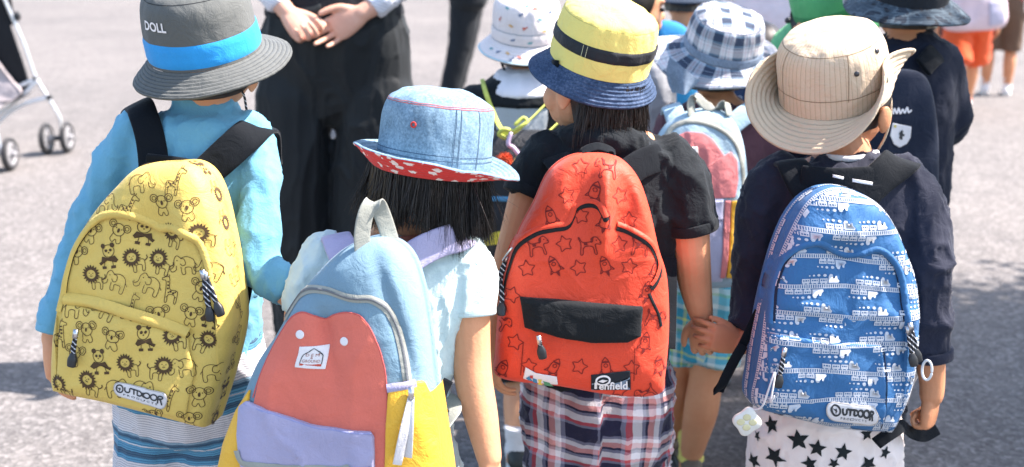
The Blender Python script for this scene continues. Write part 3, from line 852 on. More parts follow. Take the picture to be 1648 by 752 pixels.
# ------------------------------------------------------------------ prints on bags
class Ink:
    """flat print gathered in bag-face coordinates, laid on the cloth in one go"""
    def __init__(s): s.V, s.F4, s.F3, s.L, s.n = [], [], [], [], 0
    def _add(s, V, F, lift):
        V = np.asarray(V, float); s.V.append(V); (s.F4 if np.asarray(F).shape[1] == 4 else s.F3).append(np.asarray(F) + s.n)
        s.L.append(np.full(len(V), lift)); s.n += len(V)
    def stroke(s, pts, w=.0012, smooth=True, closed=False, lift=.0006):
        p = np.asarray(pts, float)
        if closed: p = np.vstack([p, p[:1]])
        L = np.linalg.norm(np.diff(p, axis=0), axis=1).sum()
        m = max(4, int(L / .0022))
        c = catmull(p, max(m, 3 * len(p))) if smooth else lin(p, m)
        T = nrm(np.gradient(c, axis=0)); sd_ = np.stack([T[:, 1], -T[:, 0]], 1) * w / 2
        s._add(np.stack([c + sd_, c - sd_], 1).reshape(-1, 2), gridfaces(len(c), 2, False), lift)
    def fill(s, pts, lift=.0006):
        p = np.asarray(pts, float); n = len(p); j = np.arange(n)
        s._add(np.vstack([p, p.mean(0)]), np.stack([j, (j + 1) % n, np.full(n, n)], 1), lift)
    def ring(s, a, b, lift=.0006):
        n = len(a); j = np.arange(n); j2 = (j + 1) % n
        s._add(np.vstack([a, b]), np.stack([j, j2, n + j2, n + j], 1), lift)
    def mesh(s, bag, base=None, side=False):
        V2 = np.vstack(s.V); L = np.concatenate(s.L)
        if base is not None: L = L + base(V2)
        F = []
        if s.F4: F.append(np.vstack(s.F4))
        if s.F3: F.append(np.vstack(s.F3))
        if side: return bag.side(V2, .0012), F
        keep = bag.rho(V2) < 0.985
        F = [f[keep[f].all(1)] for f in F]
        return bag.S(V2, L), F
class Sub:
    """ink with a local placement: unit drawing -> bag face"""
    def __init__(s, ink, c, size, ang=0, flip=1, lift=.0006):
        s.i, s.c, s.k, s.l = ink, np.asarray(c), size, lift; a = math.radians(ang); s.M = np.array([[math.cos(a), -math.sin(a)], [math.sin(a), math.cos(a)]]) @ np.diag([flip, 1])
    def T(s, p): return s.c + (np.asarray(p, float) * s.k) @ s.M.T
    def stroke(s, p, w=.0010, **k): s.i.stroke(s.T(p), w, lift=s.l, **k)
    def fill(s, p): s.i.fill(s.T(p), s.l)
    def circ(s, x, y, r, n=14): a = np.linspace(0, 2 * math.pi, n, endpoint=False); return np.stack([x + np.cos(a) * r, y + np.sin(a) * r], 1)
    def dot(s, x, y, r): s.fill(s.circ(x, y, r, 8))
    def o(s, x, y, r, w=.0011): s.stroke(s.circ(x, y, r), w, closed=True)
    def ring(s, a, b): s.i.ring(s.T(a), s.T(b), s.l)
def lion(d):
    a = np.linspace(0, 2 * math.pi, 36, endpoint=False); r = np.where(np.arange(36) % 2, .40, .29)
    d.ring(np.stack([-.12 + np.cos(a) * r, .14 + np.sin(a) * r], 1), np.stack([-.12 + np.cos(a) * .2, .14 + np.sin(a) * .18], 1))
    d.dot(-.2, .18, .022); d.dot(-.04, .18, .022); d.stroke([(-.18, .08), (-.12, .05), (-.06, .08)], .0009); d.dot(-.12, .12, .02)
    d.stroke([(.15, .02), (.34, .02), (.40, -.1), (.38, -.42), (.28, -.42), (.27, -.2), (.05, -.2), (.04, -.44), (-.08, -.44), (-.10, -.22)])
    d.stroke([(.40, -.05), (.52, .05), (.50, .16)], .0016)
def elephant(d):
    d.stroke([(-.12, .26), (.15, .32), (.40, .2), (.46, -.05), (.44, -.4), (.30, -.4), (.28, -.15), (.02, -.15), (.0, -.4), (-.14, -.4), (-.16, -.1)])
    d.stroke([(-.12, .26), (-.30, .36), (-.44, .2), (-.46, -.05), (-.60, -.18), (-.64, -.08)]); d.stroke([(-.36, -.05), (-.38, -.22), (-.55, -.3), (-.68, -.14)])
    d.stroke([(-.14, .24), (.02, .22), (.06, .02), (-.08, -.06), (-.18, .04)]); d.dot(-.30, .16, .024); d.stroke([(.46, .05), (.55, -.08)])
def giraffe(d):
    d.stroke([(-.30, .50), (-.16, .56), (-.08, .46), (-.02, .05), (.25, .02), (.32, -.1), (.30, -.5), (.22, -.5), (.20, -.2), (-.06, -.2), (-.08, -.5), (-.17, -.5), (-.18, .0), (-.22, .36), (-.36, .38), (-.38, .46), (-.30, .50)])
    d.stroke([(-.18, .56), (-.2, .66)]); d.stroke([(-.12, .55), (-.12, .64)])
    for x, y, r in ((-.13, .34, .035), (-.11, .2, .04), (-.1, .06, .045), (.02, -.05, .05), (.14, -.1, .05), (.22, -.04, .035), (-.06, -.1, .035), (.26, -.26, .025), (-.12, -.3, .025)): d.dot(x, y, r)
def panda(d):
    d.o(-.1, .2, .25); d.dot(-.3, .42, .11); d.dot(.1, .42, .11); d.fill(d.circ(-.19, .22, .06)); d.fill(d.circ(-.01, .22, .06)); d.dot(-.1, .12, .03)
    d.fill([(-.34, -.02), (-.05, -.08), (.22, .0), (.30, -.2), (.42, -.25), (.36, -.36), (.14, -.18), (-.2, -.2), (-.36, -.32), (-.46, -.22)])
    d.stroke([(.14, -.2), (.2, -.42)]); d.stroke([(-.2, -.2), (-.22, -.44)]); d.fill([(.1, -.42), (.3, -.40), (.3, -.52), (.1, -.52)]); d.fill([(-.32, -.42), (-.12, -.42), (-.12, -.54), (-.32, -.54)])
def koala(d):
    d.o(0, .12, .26); d.o(-.32, .28, .16); d.o(.32, .28, .16); d.o(-.32, .28, .08, .0009); d.o(.32, .28, .08, .0009)
    a = np.linspace(0, 2 * math.pi, 12, endpoint=False); d.fill(np.stack([np.cos(a) * .055, .08 + np.sin(a) * .10], 1)); d.dot(-.12, .16, .026); d.dot(.12, .16, .026)
    d.stroke([(-.16, -.08), (-.24, -.36), (-.1, -.46), (0, -.3), (.1, -.46), (.24, -.36), (.16, -.08)])
def star_pts(r=.5, r2=.23, rot_=90, n=5):
    a = np.radians(rot_ + np.arange(2 * n) * 180 / n); rr = np.where(np.arange(2 * n) % 2, r2, r); return np.stack([np.cos(a) * rr, np.sin(a) * rr], 1)
def ostar(d): d.stroke(star_pts(.46, .25), .0013, smooth=False, closed=True)
def rocket(d):
    d.stroke([(0, .5), (.16, .25), (.17, -.2), (-.17, -.2), (-.16, .25)], .0014, closed=True); d.o(0, .12, .08, .0012)
    d.stroke([(.17, -.02), (.33, -.28), (.17, -.2)], .0014, smooth=False); d.stroke([(-.17, -.02), (-.33, -.28), (-.17, -.2)], .0014, smooth=False)
    d.fill([(-.08, -.22), (.08, -.22), (.05, -.38), (0, -.5), (-.05, -.38)]); d.fill([(-.16, .24), (.16, .24), (.12, .32), (-.12, .32)])
def pup(d):
    d.stroke([(-.45, .1), (-.3, .3), (-.12, .26), (-.05, .1), (.3, .1), (.42, .3), (.46, .28), (.38, .02), (.44, -.4), (.34, -.4), (.26, -.12), (-.1, -.12), (-.16, -.42), (-.26, -.42), (-.22, -.02), (-.42, .0), (-.45, .1)], .0013)
    d.fill([(-.18, .28), (-.06, .24), (-.04, .04), (-.14, .08)]); d.dot(-.42, .09, .035); d.fill([(.1, .08), (.26, .09), (.24, -.04), (.1, -.05)]); d.dot(-.28, .17, .025)

def badge_outdoor(bag, q, patch_name='label'):
    """oval rubber badge: a round emblem O, UTDOOR, and a small second line; q = corner pixels tl, tr, br, bl"""
    q = bag.px(*q); W_, H_ = np.linalg.norm(q[1] - q[0]), np.linalg.norm(q[3] - q[0]); asp = W_ / H_
    def M(u): return bilin(q, np.stack([u[:, 0] / asp, u[:, 1]], 1))
    a = np.linspace(-math.pi / 2, math.pi / 2, 20)
    o = np.vstack([np.stack([asp - .5 + np.cos(a) * .5, .5 + np.sin(a) * .5], 1), np.stack([.5 - np.cos(a) * .5, .5 - np.sin(a) * .5], 1)])
    lb = bag.add(patch_name, bag.patch(M(o), .003, m=10, base=.0008, nr=10), BADGE)
    rim = bag.ribbon(M(np.vstack([o, o[:1]])), .0016, .0030, .0006, smooth=False); bag.add('badge_edge', rim, BADGE_EDGE, lb)
    k = Ink(); L = .0042; w = .115 * H_
    x0, x1 = .26, asp - .28; S_ = (x1 - x0)
    def st(pts, closed=False, smooth=False, ww=1.0):
        nonlocal L; L += .00006; pts = np.array(pts, float); pts[:, 0] = np.where(pts[:, 0] > c0 + .35, c0 + .40 + (pts[:, 0] - c0 - .40) * fx, pts[:, 0]); k.stroke(M(pts), w * ww, smooth=smooth, closed=closed, lift=L)
    def circ(cx, cy, rx_, ry_): t = np.linspace(0, 2 * math.pi, 30, endpoint=False); return np.stack([cx + np.cos(t) * rx_, cy + np.sin(t) * ry_], 1)
    u = S_ / 6.9; top, bot = .76, .44
    c0 = x0 + .26; fx = (asp - .26 - c0 - .42) / 2.20
    st(circ(c0, .59, .27, .27), True, True, .95)
    k.fill(M(np.array([(c0 - .2, .68), (c0 - .06, .62), (c0 + .04, .70), (c0 + .1, .56), (c0 + .02, .46), (c0 + .04, .38), (c0 - .04, .46), (c0 - .02, .54), (c0 - .14, .58)])), L + .0001)
    x = c0 + .42
    st([(x, top), (x, bot + .1), (x + .07, bot), (x + .21, bot), (x + .28, bot + .1), (x + .28, top)], smooth=False)
    x += .28; st([(x + .02, top), (x + .46, top)]); st([(x + .25, top), (x + .25, bot - .03)])
    x += .46; st([(x, top), (x, bot), (x + .16, bot), (x + .29, bot + .08), (x + .29, top - .08), (x + .16, top), (x, top)])
    x += .50; st(circ(x, .60, .185, .18), True, True); x += .42; st(circ(x, .60, .185, .18), True, True)
    x += .26; st([(x, bot - .14), (x, top), (x + .2, top), (x + .27, top - .07), (x + .2, top - .15), (x + .02, top - .16), (x + .16, bot + .1), (x + .26, bot - .16)])
    lt = bag.add('lettering', k.mesh(bag), INK, lb)
    V, F, _ = text_mesh('P R O D U C T S', .01)
    Q = M(np.stack([c0 + .32 + V[:, 0] * (asp - c0 - 1.0), .17 + V[:, 1] * .12], 1)); bag.add('lettering', (bag.S(Q, np.full(len(Q), .0043)), F), INK, lb)
    return lb
BADGE = plain('pale_grey_badge', (0.60, 0.59, 0.60), 0.45, var=.06)
BADGE_EDGE = plain('badge_edge_tan', (0.42, 0.38, 0.34), 0.6)

# =================================================================== CHILD WITH THE YELLOW BAG
BLUE_SHIRT = cloth('bright_blue_jersey', (0.13, 0.35, 0.49), 0.8, 0.3, 0.10)
def child_yellow():
    d = 1.95
    base = G(300, d); J = skeleton(base[:2], 1.19)
    hc = P(338, 92, 1.965); R = rot(-12, 12, 4)
    aL, rL = chain((218, 205, d, 26), (188, 260, d, 28), (158, 330, d, 26), (127, 415, 1.93, 23), (95, 500, 1.89, 20), (84, 545, 1.875, 17))
    aR, rR = chain((404, 212, d, 25), (416, 268, 1.92, 26), (416, 350, 1.872, 26), (419, 424, 1.84, 26), (464, 470, 1.815, 24), (525, 512, 1.79, 17))
    tor = [sec(284, 368, 160, 1.975, .045), sec(272, 382, 176, 1.965, .055), sec(238, 404, 192, 1.95, .062), sec(218, 418, 218, d, .07), sec(214, 420, 262, d, .08),
           sec(215, 426, 350, d, .085), sec(212, 420, 450, d, .085), sec(208, 418, 520, d, .088), sec(206, 421, 572, d, .092)]
    hL, hR = P(250, 640, d), P(352, 640, d); kL, kR = G(247, d, .30), G(347, d, .30); eL, eR = G(252, d, .055), G(342, d - .03, .055)
    J.update(hipL=hL, hipR=hR, kneeL=kL, kneeR=kR, ankL=eL, ankR=eR, pel=P(308, 610, d))
    hands = [hand(aL[-1], nrm(P(84, 640, 1.86) - aL[-1]) , A_(1, .25, 0), A_(.2, .9, 0), .128, [(14, 24, 14), (20, 28, 16), (26, 30, 18), (30, 34, 20)], thumb=(.5, .8, .45)),
             hand(aR[-1], A_(.8, -.2, -.5), A_(0, -.6, -.6), A_(0, 1, 0), .118, HOLD)]
    p = build_person('child in bright blue long sleeved top and blue striped shorts, seen from behind', J, SKIN, hc, R, 1.0, hands, [(aL, rL), (aR, rR)], legs_std(J), tor, vox=.0032, hairm=HAIR, neck=P(330, 178, 1.98), cap_kw=dict(back=-.045, top=.02))
    aL2, rL2 = np.vstack([aL[:-1], aL[-2] * .35 + aL[-1] * .65]), np.append(rL[:-1] + .0085, rL[-2] + .007)
    sl = [tube(aL2, rL2, n=20, sub=5, rc=(1, .2)), tube(aR[:-1], rR[:-1] + .0095, n=20, sub=5, rc=(1, .2))]
    body = loft(*[[t[i] for t in tor] for i in range(3)], n=32, sub=4, rc=.25, power=2.3)
    col = tube([P(326, 190, 1.97), P(325, 172, 1.972), P(322, 150, 1.978)], [rad(50, P(326, 170, 1.97)), rad(48, P(326, 170, 1.97)), rad(46, P(326, 170, 1.97))], n=30, rc=.15)
    garment(p, 'shirt', sl + [body, col], BLUE_SHIRT, .0055, 4, .0052, .075, 3, (1, 1, .55))
    cuff(p, (aL2, rL2), BLUE_SHIRT)
    sh = trousers(J, .62, 1.0, hipw=.118, hem=.055, top=.060)
    k = NT('blue_striped_shorts_cloth', .85, .25); co = k.coord(); sp = k.n('ShaderNodeSeparateXYZ'); k.l(co, sp.inputs[0])
    wv = k.math('MULTIPLY', k.math('SUBTRACT', k.noise(co, 10, 2), .5), .016)
    v = k.math('ADD', k.math('ADD', sp.outputs[2], wv), k.math('MULTIPLY', k.math('SINE', k.math('MULTIPLY', sp.outputs[0], 26)), .006))
    N_, B_, W_ = (.05, .11, .18, 1), (.09, .27, .42, 1), (.60, .59, .62, 1)
    c1 = stripes(k, v, 1 / .098, [(0, N_), (.10, B_), (.22, W_), (.25, B_), (.33, N_), (.40, (.22, .34, .44, 1)), (.46, W_), (.90, B_)])
    thin = stripes(k, v, 1 / .0045, [(0, (1, 1, 1, 1)), (.6, (.55, .57, .62, 1))])
    finish_cloth(k, k.mix(1.0, c1, thin, 'MULTIPLY'), co, 1, .3, .12)
    garment(p, 'shorts', sh, k.m, .006, 4, .004, .06, 8, (1, 1, .5))
    for e in (eL, eR): shoe(p, e, A_(.05 if e is eR else -.08, 1, 0), .185, plain('white_trainer', (.6, .6, .6), .5), RUBBER, WHITE_PATCH, e + A_(0, .005, .06), .030)

    # hat
    grey = cloth('grey_cotton', (0.098, 0.104, 0.100), .85, .35, .10)
    H = Hat('bucket_hat', 'dark grey bucket hat with a bright blue band and white letters', P(331, 82, 1.965), rot(0, 14, -5), .0925, .098,
            [(1.0, 0), (.985, .03), (.965, .06), (.93, .085), (.86, .100), (.72, .112), (.4, .120), (0, .122)],
            lambda a: .047 + .003 * np.cos(np.radians(a)), lambda a: 34 - 10 * np.cos(np.radians(a)), lambda a: -4 + 0 * a, grey, grey, grey, wr=.0028, wl=.05, seed=11, rows=7, row_h=.0005)
    H.band(.02, .20, cloth('bright_blue_band', (0.02, 0.27, 0.62), .7, .2), lift=.0022)
    H.stitch('seam', [[(a, .62) for a in range(180, 362, 6)]], cloth('dark_thread', (.02, .022, .025)), .0012)
    H.stitch('brim_stitching', [[(a, t) for a in range(160, 385, 8)] for t in (.12, .26, .40, .54, .68, .82, .95)], cloth('grey_thread', (.05, .054, .055)), .0009, on='b', lift=.0007)
    V, F, asp = text_mesh('DOLL', .03)
    q0 = H.nearest_px(250, 58); q1 = H.nearest_px(276, 78)
    hgt = .075; U = np.stack([q0[0] - 14 + V[:, 0] * (q1[0] - q0[0] + 12), .31 + V[:, 1] * .085], 1)
    pw = H.Sc(U); nv = nrm((pw - H.c) - np.outer((pw - H.c) @ H.R[:, 2], H.R[:, 2])); mk('lettering', (pw + nv * .0016, F), WHITE_PATCH, H.root)
    # cord behind the cheek
    tag(mk('chin_cord', tube([P(382, 138, 1.95), P(392, 152, 1.945), P(396, 172, 1.95), P(399, 198, 1.965), P(392, 215, 1.98)], .0021, n=7), CORD, loc=P(392, 150, 1.95)),
        'thin black and white chin cord hanging from the grey hat brim', 'cord')

    # bag
    out = [(268, 262), (300, 263), (324, 280), (341, 316), (354, 370), (366, 430), (375, 500), (373, 545), (357, 612), (334, 684), (326, 690), (260, 673), (170, 650), (96, 634), (83, 622), (84, 560), (92, 500), (104, 440), (124, 386), (150, 342), (186, 300), (222, 268)]
    arc = [(92, 505), (99, 470), (110, 425), (125, 390), (146, 361), (170, 346), (206, 347), (236, 361), (252, 370), (277, 369), (313, 384), (328, 408), (336, 435), (342, 470), (346, 505)]
    st_ = {}
    def extra(b, xz):
        if 'a' not in st_:
            st_['a'] = None
            st_['arc'] = b.px(*arc); st_['p'] = b.px((250, 372), (240, 460), (110, 495), (300, 545), (345, 345), (330, 600))
        v = fbm(np.stack([xz[:, 0] / .09, xz[:, 1] / .11, 0 * xz[:, 0]], 1), 21, 3) * .0030
        if st_.get('arc') is None: return v
        c = smooth_path(st_['arc'], .004); poly = np.vstack([c, [[c[-1, 0], c[0, 1] - .2], [c[0, 0], c[0, 1] - .2]]])
        dist = np.min(np.hypot(xz[:, None, 0] - c[None, :, 0], xz[:, None, 1] - c[None, :, 1]), axis=1)
        x1, y1 = poly.T; x2, y2 = np.roll(x1, -1), np.roll(y1, -1); ins = np.zeros(len(xz), bool)
        for a1, b1, a2, b2 in zip(x1, y1, x2, y2):
            if b1 == b2: continue
            cnd = (b1 > xz[:, 1]) != (b2 > xz[:, 1]); ins ^= cnd & (xz[:, 0] < (a2 - a1) * (xz[:, 1] - b1) / (b2 - b1) + a1)
        v = v - .008 * ins * sstep(0, .006, dist) * (1 - sstep(.05, .16, dist) * .7)
        p = st_['p']; dq = xz - p[0]
        v = v - .014 * np.exp(-((dq[:, 0] / .03) ** 2 + (dq[:, 1] / .035) ** 2)) + .008 * np.exp(-(((dq[:, 0] - .045) / .02) ** 2 + ((dq[:, 1] + .0) / .05) ** 2))
        v = v + .007 * np.exp(-((xz[:, 0] - p[4, 0] + .3 * (xz[:, 1] - p[4, 1])) / .012) ** 2) * sstep(.02, -.02, xz[:, 1] - p[4, 1] - .02) 
        dq = xz - p[2]; v = v - .005 * np.exp(-((xz[:, 1] - p[2, 1] + .25 * dq[:, 0] - .012) / .014) ** 2)
        return v
    yel = cloth('yellow_nylon', (0.60, 0.43, 0.10), .6, .3, .06, .35)
    B = Bag('backpack', 'yellow backpack printed with brown lions, pandas and other animals', out, 1.80, A_(-.14, -1, .12), .072, .05, 5.5, extra, yel)
    lip = B.px(*arc)
    B.add('zip_flap', B.ribbon(lip + (B.px((240, 300))[0] - lip) * .02, .012, prof=[.0002, .0016, .0030, .0040, .0044, .0030], across=6), yel)
    off = lip + (lip.mean(0) - lip) * .045
    B.add('zipper', B.ribbon(off, .005, .0007), cloth('dark_zip_tape', (.016, .017, .018)))
    pk = B.px((100, 492), (200, 510), (299, 548), (312, 600), (300, 672), (200, 650), (93, 622), (93, 560))
    B.add('front_pocket', B.patch(pk, .007, m=14, base=.0004, nr=26, nt_=200), yel)
    B.add('pocket_flap', B.ribbon(B.px((100, 484), (150, 491), (200, 503), (250, 520), (298, 541)), .022, prof=[.0005, .0075, .010, .0105, .0085, .0005], across=6), yel)
    B.base = B.pillow(pk, .007, 14, .0004)
    # prints
    ink_m = cloth('brown_print_ink', (.075, .042, .016), .75, .05); an = [lion, elephant, koala, lion, giraffe, panda, elephant, koala]
    R_ = random.Random(5); i = 0
    for ry_ in range(10):
        for cx in range(7):
            px_ = 100 + cx * 44 + (ry_ % 2) * 22 + R_.uniform(-6, 6); py_ = 282 + ry_ * 42 + cx * 4 + R_.uniform(-6, 6)
            xz = B.px((px_, py_))[0]
            if B.rho(xz[None])[0] > .955: i += 1; continue
            f = an[(i * 3 + ry_) % 8]; i += 1
            k = Ink(); f(Sub(k, xz, .0375 if f is not lion else .039, R_.uniform(-22, 12), R_.choice((-1, 1)), .0009))
            try: B.add(f.__name__ + '_print', k.mesh(B), ink_m, B.body)
            except ValueError: pass
    for i in range(26):
        k = Ink(); f = an[(i * 5 + 2) % 8]; f(Sub(k, (.04 + i * .046, .020), .034, R_.uniform(60, 120), 1, .0009)); B.add(f.__name__ + '_print', k.mesh(B, side=True), ink_m, B.body)
    badge_outdoor(B, [(185, 612), (275, 630), (270, 656), (187, 632)])
    pull(B.root, B.S(B.px((128, 537)), .012)[0], B.front(122, 590, .012), toward=nrm(B.Y))
    q = B.S(B.px((332, 440)), .008)[0]
    pull(B.root, q, B.front(342, 518, .012), toward=nrm(B.Y), w=.005); pull(B.root, q + A_(.004, 0, -.002), B.front(354, 508, .012), toward=nrm(B.Y), w=.005)
    # straps over the shoulders, waist webbing
    B.add('shoulder_strap', strap([P(248, 285, 1.845), P(246, 250, 1.865), P(240, 215, 1.88), P(231, 186, 1.90), P(224, 170, 1.935), P(216, 178, 2.0), P(210, 230, 2.05)], [.048, .048, .046, .046, .046, .046, .04], .011, [A_(1, 0, 0), A_(1, .02, -.05), A_(1, .1, -.1), A_(1, .1, .0), A_(.9, .15, .4), A_(.9, .1, .4), A_(.9, .1, .2)]), BLACKW)
    B.add('shoulder_strap', strap([P(312, 292, 1.845), P(338, 272, 1.862), P(368, 245, 1.875), P(395, 221, 1.895), P(414, 207, 1.935), P(428, 214, 2.0), P(436, 262, 2.06)], [.048, .052, .054, .054, .052, .05, .04], .012, [A_(.45, .1, -.85), A_(.5, .1, -.8), A_(.55, .1, -.75), A_(.65, .2, -.6), A_(.9, .2, -.35), A_(.95, .1, -.2), A_(.95, 0, -.1)]), BLACKW)
    B.add('strap_yoke', strap([P(238, 262, 1.842), P(290, 268, 1.838), P(326, 276, 1.842)], .03, .01, [A_(0, -.1, 1)] * 3), BLACKW)
    B.add('waist_strap', strap([P(372, 560, 1.83), P(384, 500, 1.85), P(392, 462, 1.865), P(398, 430, 1.88)], .03, .004, [A_(1, .3, .1)] * 4), BLACKW)
child_yellow()

# =================================================================== GIRL WITH THE PATCHWORK BAG
AQUA = cloth('pale_aqua_cotton', (0.50, 0.62, 0.62), .85, .25, .07)
DENIM = (0.15, 0.24, 0.32)
def denim(name, rgb, fade=.35):
    k = NT(name, .9, .2); co = k.coord()
    n1 = k.noise(co, 240, 3, .7); n2 = k.noise(co, 26, 4, .65)
    f = k.math('ADD', k.math('MULTIPLY', n1, .55), k.math('MULTIPLY', n2, .45))
    c = k.ramp(f, [(.36, tuple(v * (1 - fade) for v in rgb) + (1,)), (.5, rgb + (1,)), (.66, tuple(min(.8, v * (1 + fade) + .05) for v in rgb) + (1,))])
    k.l(c, k.b.inputs['Base Color'])
    k.l(k.bump(n1, .001, .5, k.bump(k.noise(co, 50, 4, .6, .5), .003, .4)), k.b.inputs['Normal']); return k.m
def girl():
    d = 1.76
    base = G(625, d); J = skeleton(base[:2], 1.10)
    hc = P(690, 268, 1.805); R = rot(8, -4, 6)
    aR, rR = chain((742, 405, d, 30), (752, 450, d, 34), (755, 500, 1.75, 34), (758, 560, 1.745, 32), (762, 610, 1.735, 31), (774, 670, 1.72, 28), (787, 735, 1.70, 21))
    aL, rL = chain((525, 408, d, 27), (503, 450, 1.76, 32), (488, 500, 1.77, 30), (486, 530, 1.775, 27), (500, 522, 1.79, 22), (514, 514, 1.80, 18))
    tor = [sec(602, 662, 378, 1.775, .042), sec(580, 690, 384, 1.77, .05), sec(538, 738, 396, d, .055), sec(514, 762, 420, d, .064), sec(508, 762, 470, 1.755, .07), sec(498, 735, 560, 1.755, .08),
           sec(486, 724, 650, 1.755, .085), sec(474, 738, 735, 1.755, .09), sec(468, 748, 762, 1.755, .092)]
    hL, hR = P(560, 770, d), P(680, 770, d)
    J.update(hipL=hL, hipR=hR, kneeL=G(560, d, .27), kneeR=G(675, d, .27), ankL=G(562, d - .02, .055), ankR=G(672, d + .03, .055), pel=P(612, 770, d))
    hands = [hand(aR[-1], A_(.06, -.02, -1), A_(-.9, .4, 0), A_(-.2, 1, 0), .125, RELAX), hand(aL[-1], A_(.5, .3, -.8), A_(0, .6, .4), A_(-1, 0, 0), .112, HOLD)]
    p = build_person('girl in a pale aqua short sleeved top with bobbed black hair, seen from behind', J, SKIN, hc, R, .98, hands, [(aL, rL), (aR, rR)], legs_std(J), tor, vox=.0032, neck=P(640, 372, 1.79))
    sl = [tube(aR[:3], np.array([rR[0] + .009, rR[1] + .014, rR[2] + .008]), n=24, sub=6, rc=(1, .12)), tube(aL[:3], np.array([rL[0] + .008, rL[1] + .009, rL[2] + .008]), n=24, sub=6, rc=(1, .12))]
    garment(p, 'shirt', sl + [loft(*[[t[i] for t in tor] for i in range(3)], n=32, sub=4, rc=.2, power=2.3)], AQUA, .0052, 3, .0055, .06, 13, (1, 1, .5))
    cuff(p, (aR[:3], np.array([rR[0] + .009, rR[1] + .014, rR[2] + .008])), AQUA)
    mk('collar', tube([P(598, 383, 1.775) , P(614, 384, 1.742), P(640, 386, 1.735), P(668, 384, 1.75), P(680, 380, 1.78)], .0055, n=10, sub=6), cloth('coral_rib', (.62, .19, .12)), p)
    garment(p, 'shorts', trousers(J, .62, .98, hipw=.12, hem=.065), cloth('grey_marl', (.30, .31, .33)), .006, 4, .003, .06, 2)
    for e in (J['ankL'], J['ankR']): shoe(p, e, A_(0, 1, 0), .18, plain('white_trainer', (.6, .6, .6), .5), RUBBER, WHITE_PATCH, e + A_(0, .005, .05), .03)
    # bobbed hair: dense mass plus locks
    r, f, u = R[:, 0], R[:, 1], R[:, 2]; n, m = 360, 40
    a = np.linspace(0, 2 * math.pi, n, endpoint=False); rows = []
    end = .097 + .012 * np.cos(a) + .010 * vnoise(np.stack([np.cos(a) * 6, np.sin(a) * 6, 0 * a], 1), 14) + .007 * vnoise(np.stack([np.cos(a) * 22, np.sin(a) * 22, 0 * a], 1), 15)
    end = end - .030 * np.exp(-(((np.degrees(a) - 248 + 180) % 360 - 180) / 11.0) ** 2)          # parting at the nape
    for i in range(m):
        t = i / (m - 1); z = .02 - t * end
        gro = .020 * vnoise(np.stack([np.cos(a) * 20 + t, np.sin(a) * 20, np.full(n, t * 1.5)], 1), 4) + .012 * vnoise(np.stack([np.cos(a) * 55, np.sin(a) * 55 + t, np.full(n, t * 2)], 1), 5)
        w_ = 1 + gro * (.4 + t) + .07 * math.sin(min(1, t * 1.25) * math.pi * .62)
        fr = np.sin(a); bk = np.where(fr < -.3, 1.0, 1 - .55 * sstep(.1, .9, fr))
        e = .083 * (1 - .10 * sstep(.7, 1, t)) * np.where(t > .97, .86, 1)
        rows.append(hc + (np.cos(a) * e * w_)[:, None] * r + (np.sin(a) * e * 1.06 * w_ * bk - .004)[:, None] * f + z[:, None] * u)
    hair = mk('hair', rings_to_mesh(np.array(rows)), HAIR, p)
    R_ = np.random.default_rng(3); N_ = 4200
    an = R_.uniform(-math.pi - .75, .75, N_); zz = R_.uniform(-.075, .015, N_); rad_ = .0865 + .004 * R_.random(N_)
    roots = hc + (np.cos(an) * rad_)[:, None] * r + (np.sin(an) * rad_ * 1.06 - .004)[:, None] * f + zz[:, None] * u
    out_ = np.cos(an)[:, None] * r + np.sin(an)[:, None] * f
    cid = ((an + 4) * 11 + R_.normal(0, .35, N_)).astype(int) % 60; cof, cln = R_.normal(0, .075, (60, 3)), R_.normal(0, .009, 60)
    dirs = nrm(out_ * (.07 + .10 * np.clip(np.cos(an), 0, 1))[:, None] - u + cof[cid] + R_.normal(0, .035, (N_, 3)))
    lens = np.clip(.095 + .012 * np.cos(an) - .030 * np.exp(-(((np.degrees(an) + 112 + 180) % 360 - 180) / 11.0) ** 2) + zz + R_.normal(0, .006, N_) + cln[cid], .015, .15)
    fly = R_.random(N_) < .03; dirs[fly] = nrm(dirs[fly] + .32 * out_[fly] + R_.normal(0, .15, (fly.sum(), 3))); lens[fly] *= .9
    mk('hair_lock', strands(roots, dirs, lens, .00075, .06, 5, .004), HAIR, hair)['kind'] = 'stuff'

    # denim hat with upturned brim
    dm = denim('washed_denim', DENIM); red = NT('red_lining_with_white_flecks', .85, .2)
    co = red.coord(True); mp = red.n('ShaderNodeMapping'); mp.inputs['Scale'].default_value = (1, 1, 1); red.l(co, mp.inputs[0])
    vo = red.n('ShaderNodeTexVoronoi'); red.l(mp.outputs[0], vo.inputs['Vector']); vo.inputs['Scale'].default_value = 62; vo.inputs['Randomness'].default_value = .6
    nz = red.noise(co, 190, 2, .6)
    fl = red.ramp(red.math('ADD', vo.outputs['Distance'], red.math('MULTIPLY', red.math('SUBTRACT', nz, .5), .55)), [(.34, (.78, .66, .62, 1)), (.38, (.60, .035, .03, 1))])
    finish_cloth(red, fl, co, 1, .2, .1)
    up = lambda a: -29 - 8 * np.clip(-np.cos(np.radians(a - 20)), 0, 1) ** 1.0 + 19 * np.clip(np.cos(np.radians(a + 5)), 0, 1) ** 4
    H = Hat('denim_hat', 'blue denim sun hat with a red and white upturned brim lining', P(697, 273, 1.79), rot(0, -5, 7), .0880, .094,
            [(1.0, 0), (1.01, .024), (1.0, .055), (.985, .083), (.93, .102), (.83, .111), (.62, .121), (.3, .127), (0, .128)],
            lambda a: .046 + 0 * a, up, lambda a: -10 + 16 * np.clip(np.cos(np.radians(a + 15)), 0, 1), dm, dm, red.m, wr=.0022, wl=.03, seed=5, rows=6, row_h=.0004)
    red_t = cloth('red_thread', (.42, .08, .07)); dk = cloth('navy_thread', (.04, .08, .14))
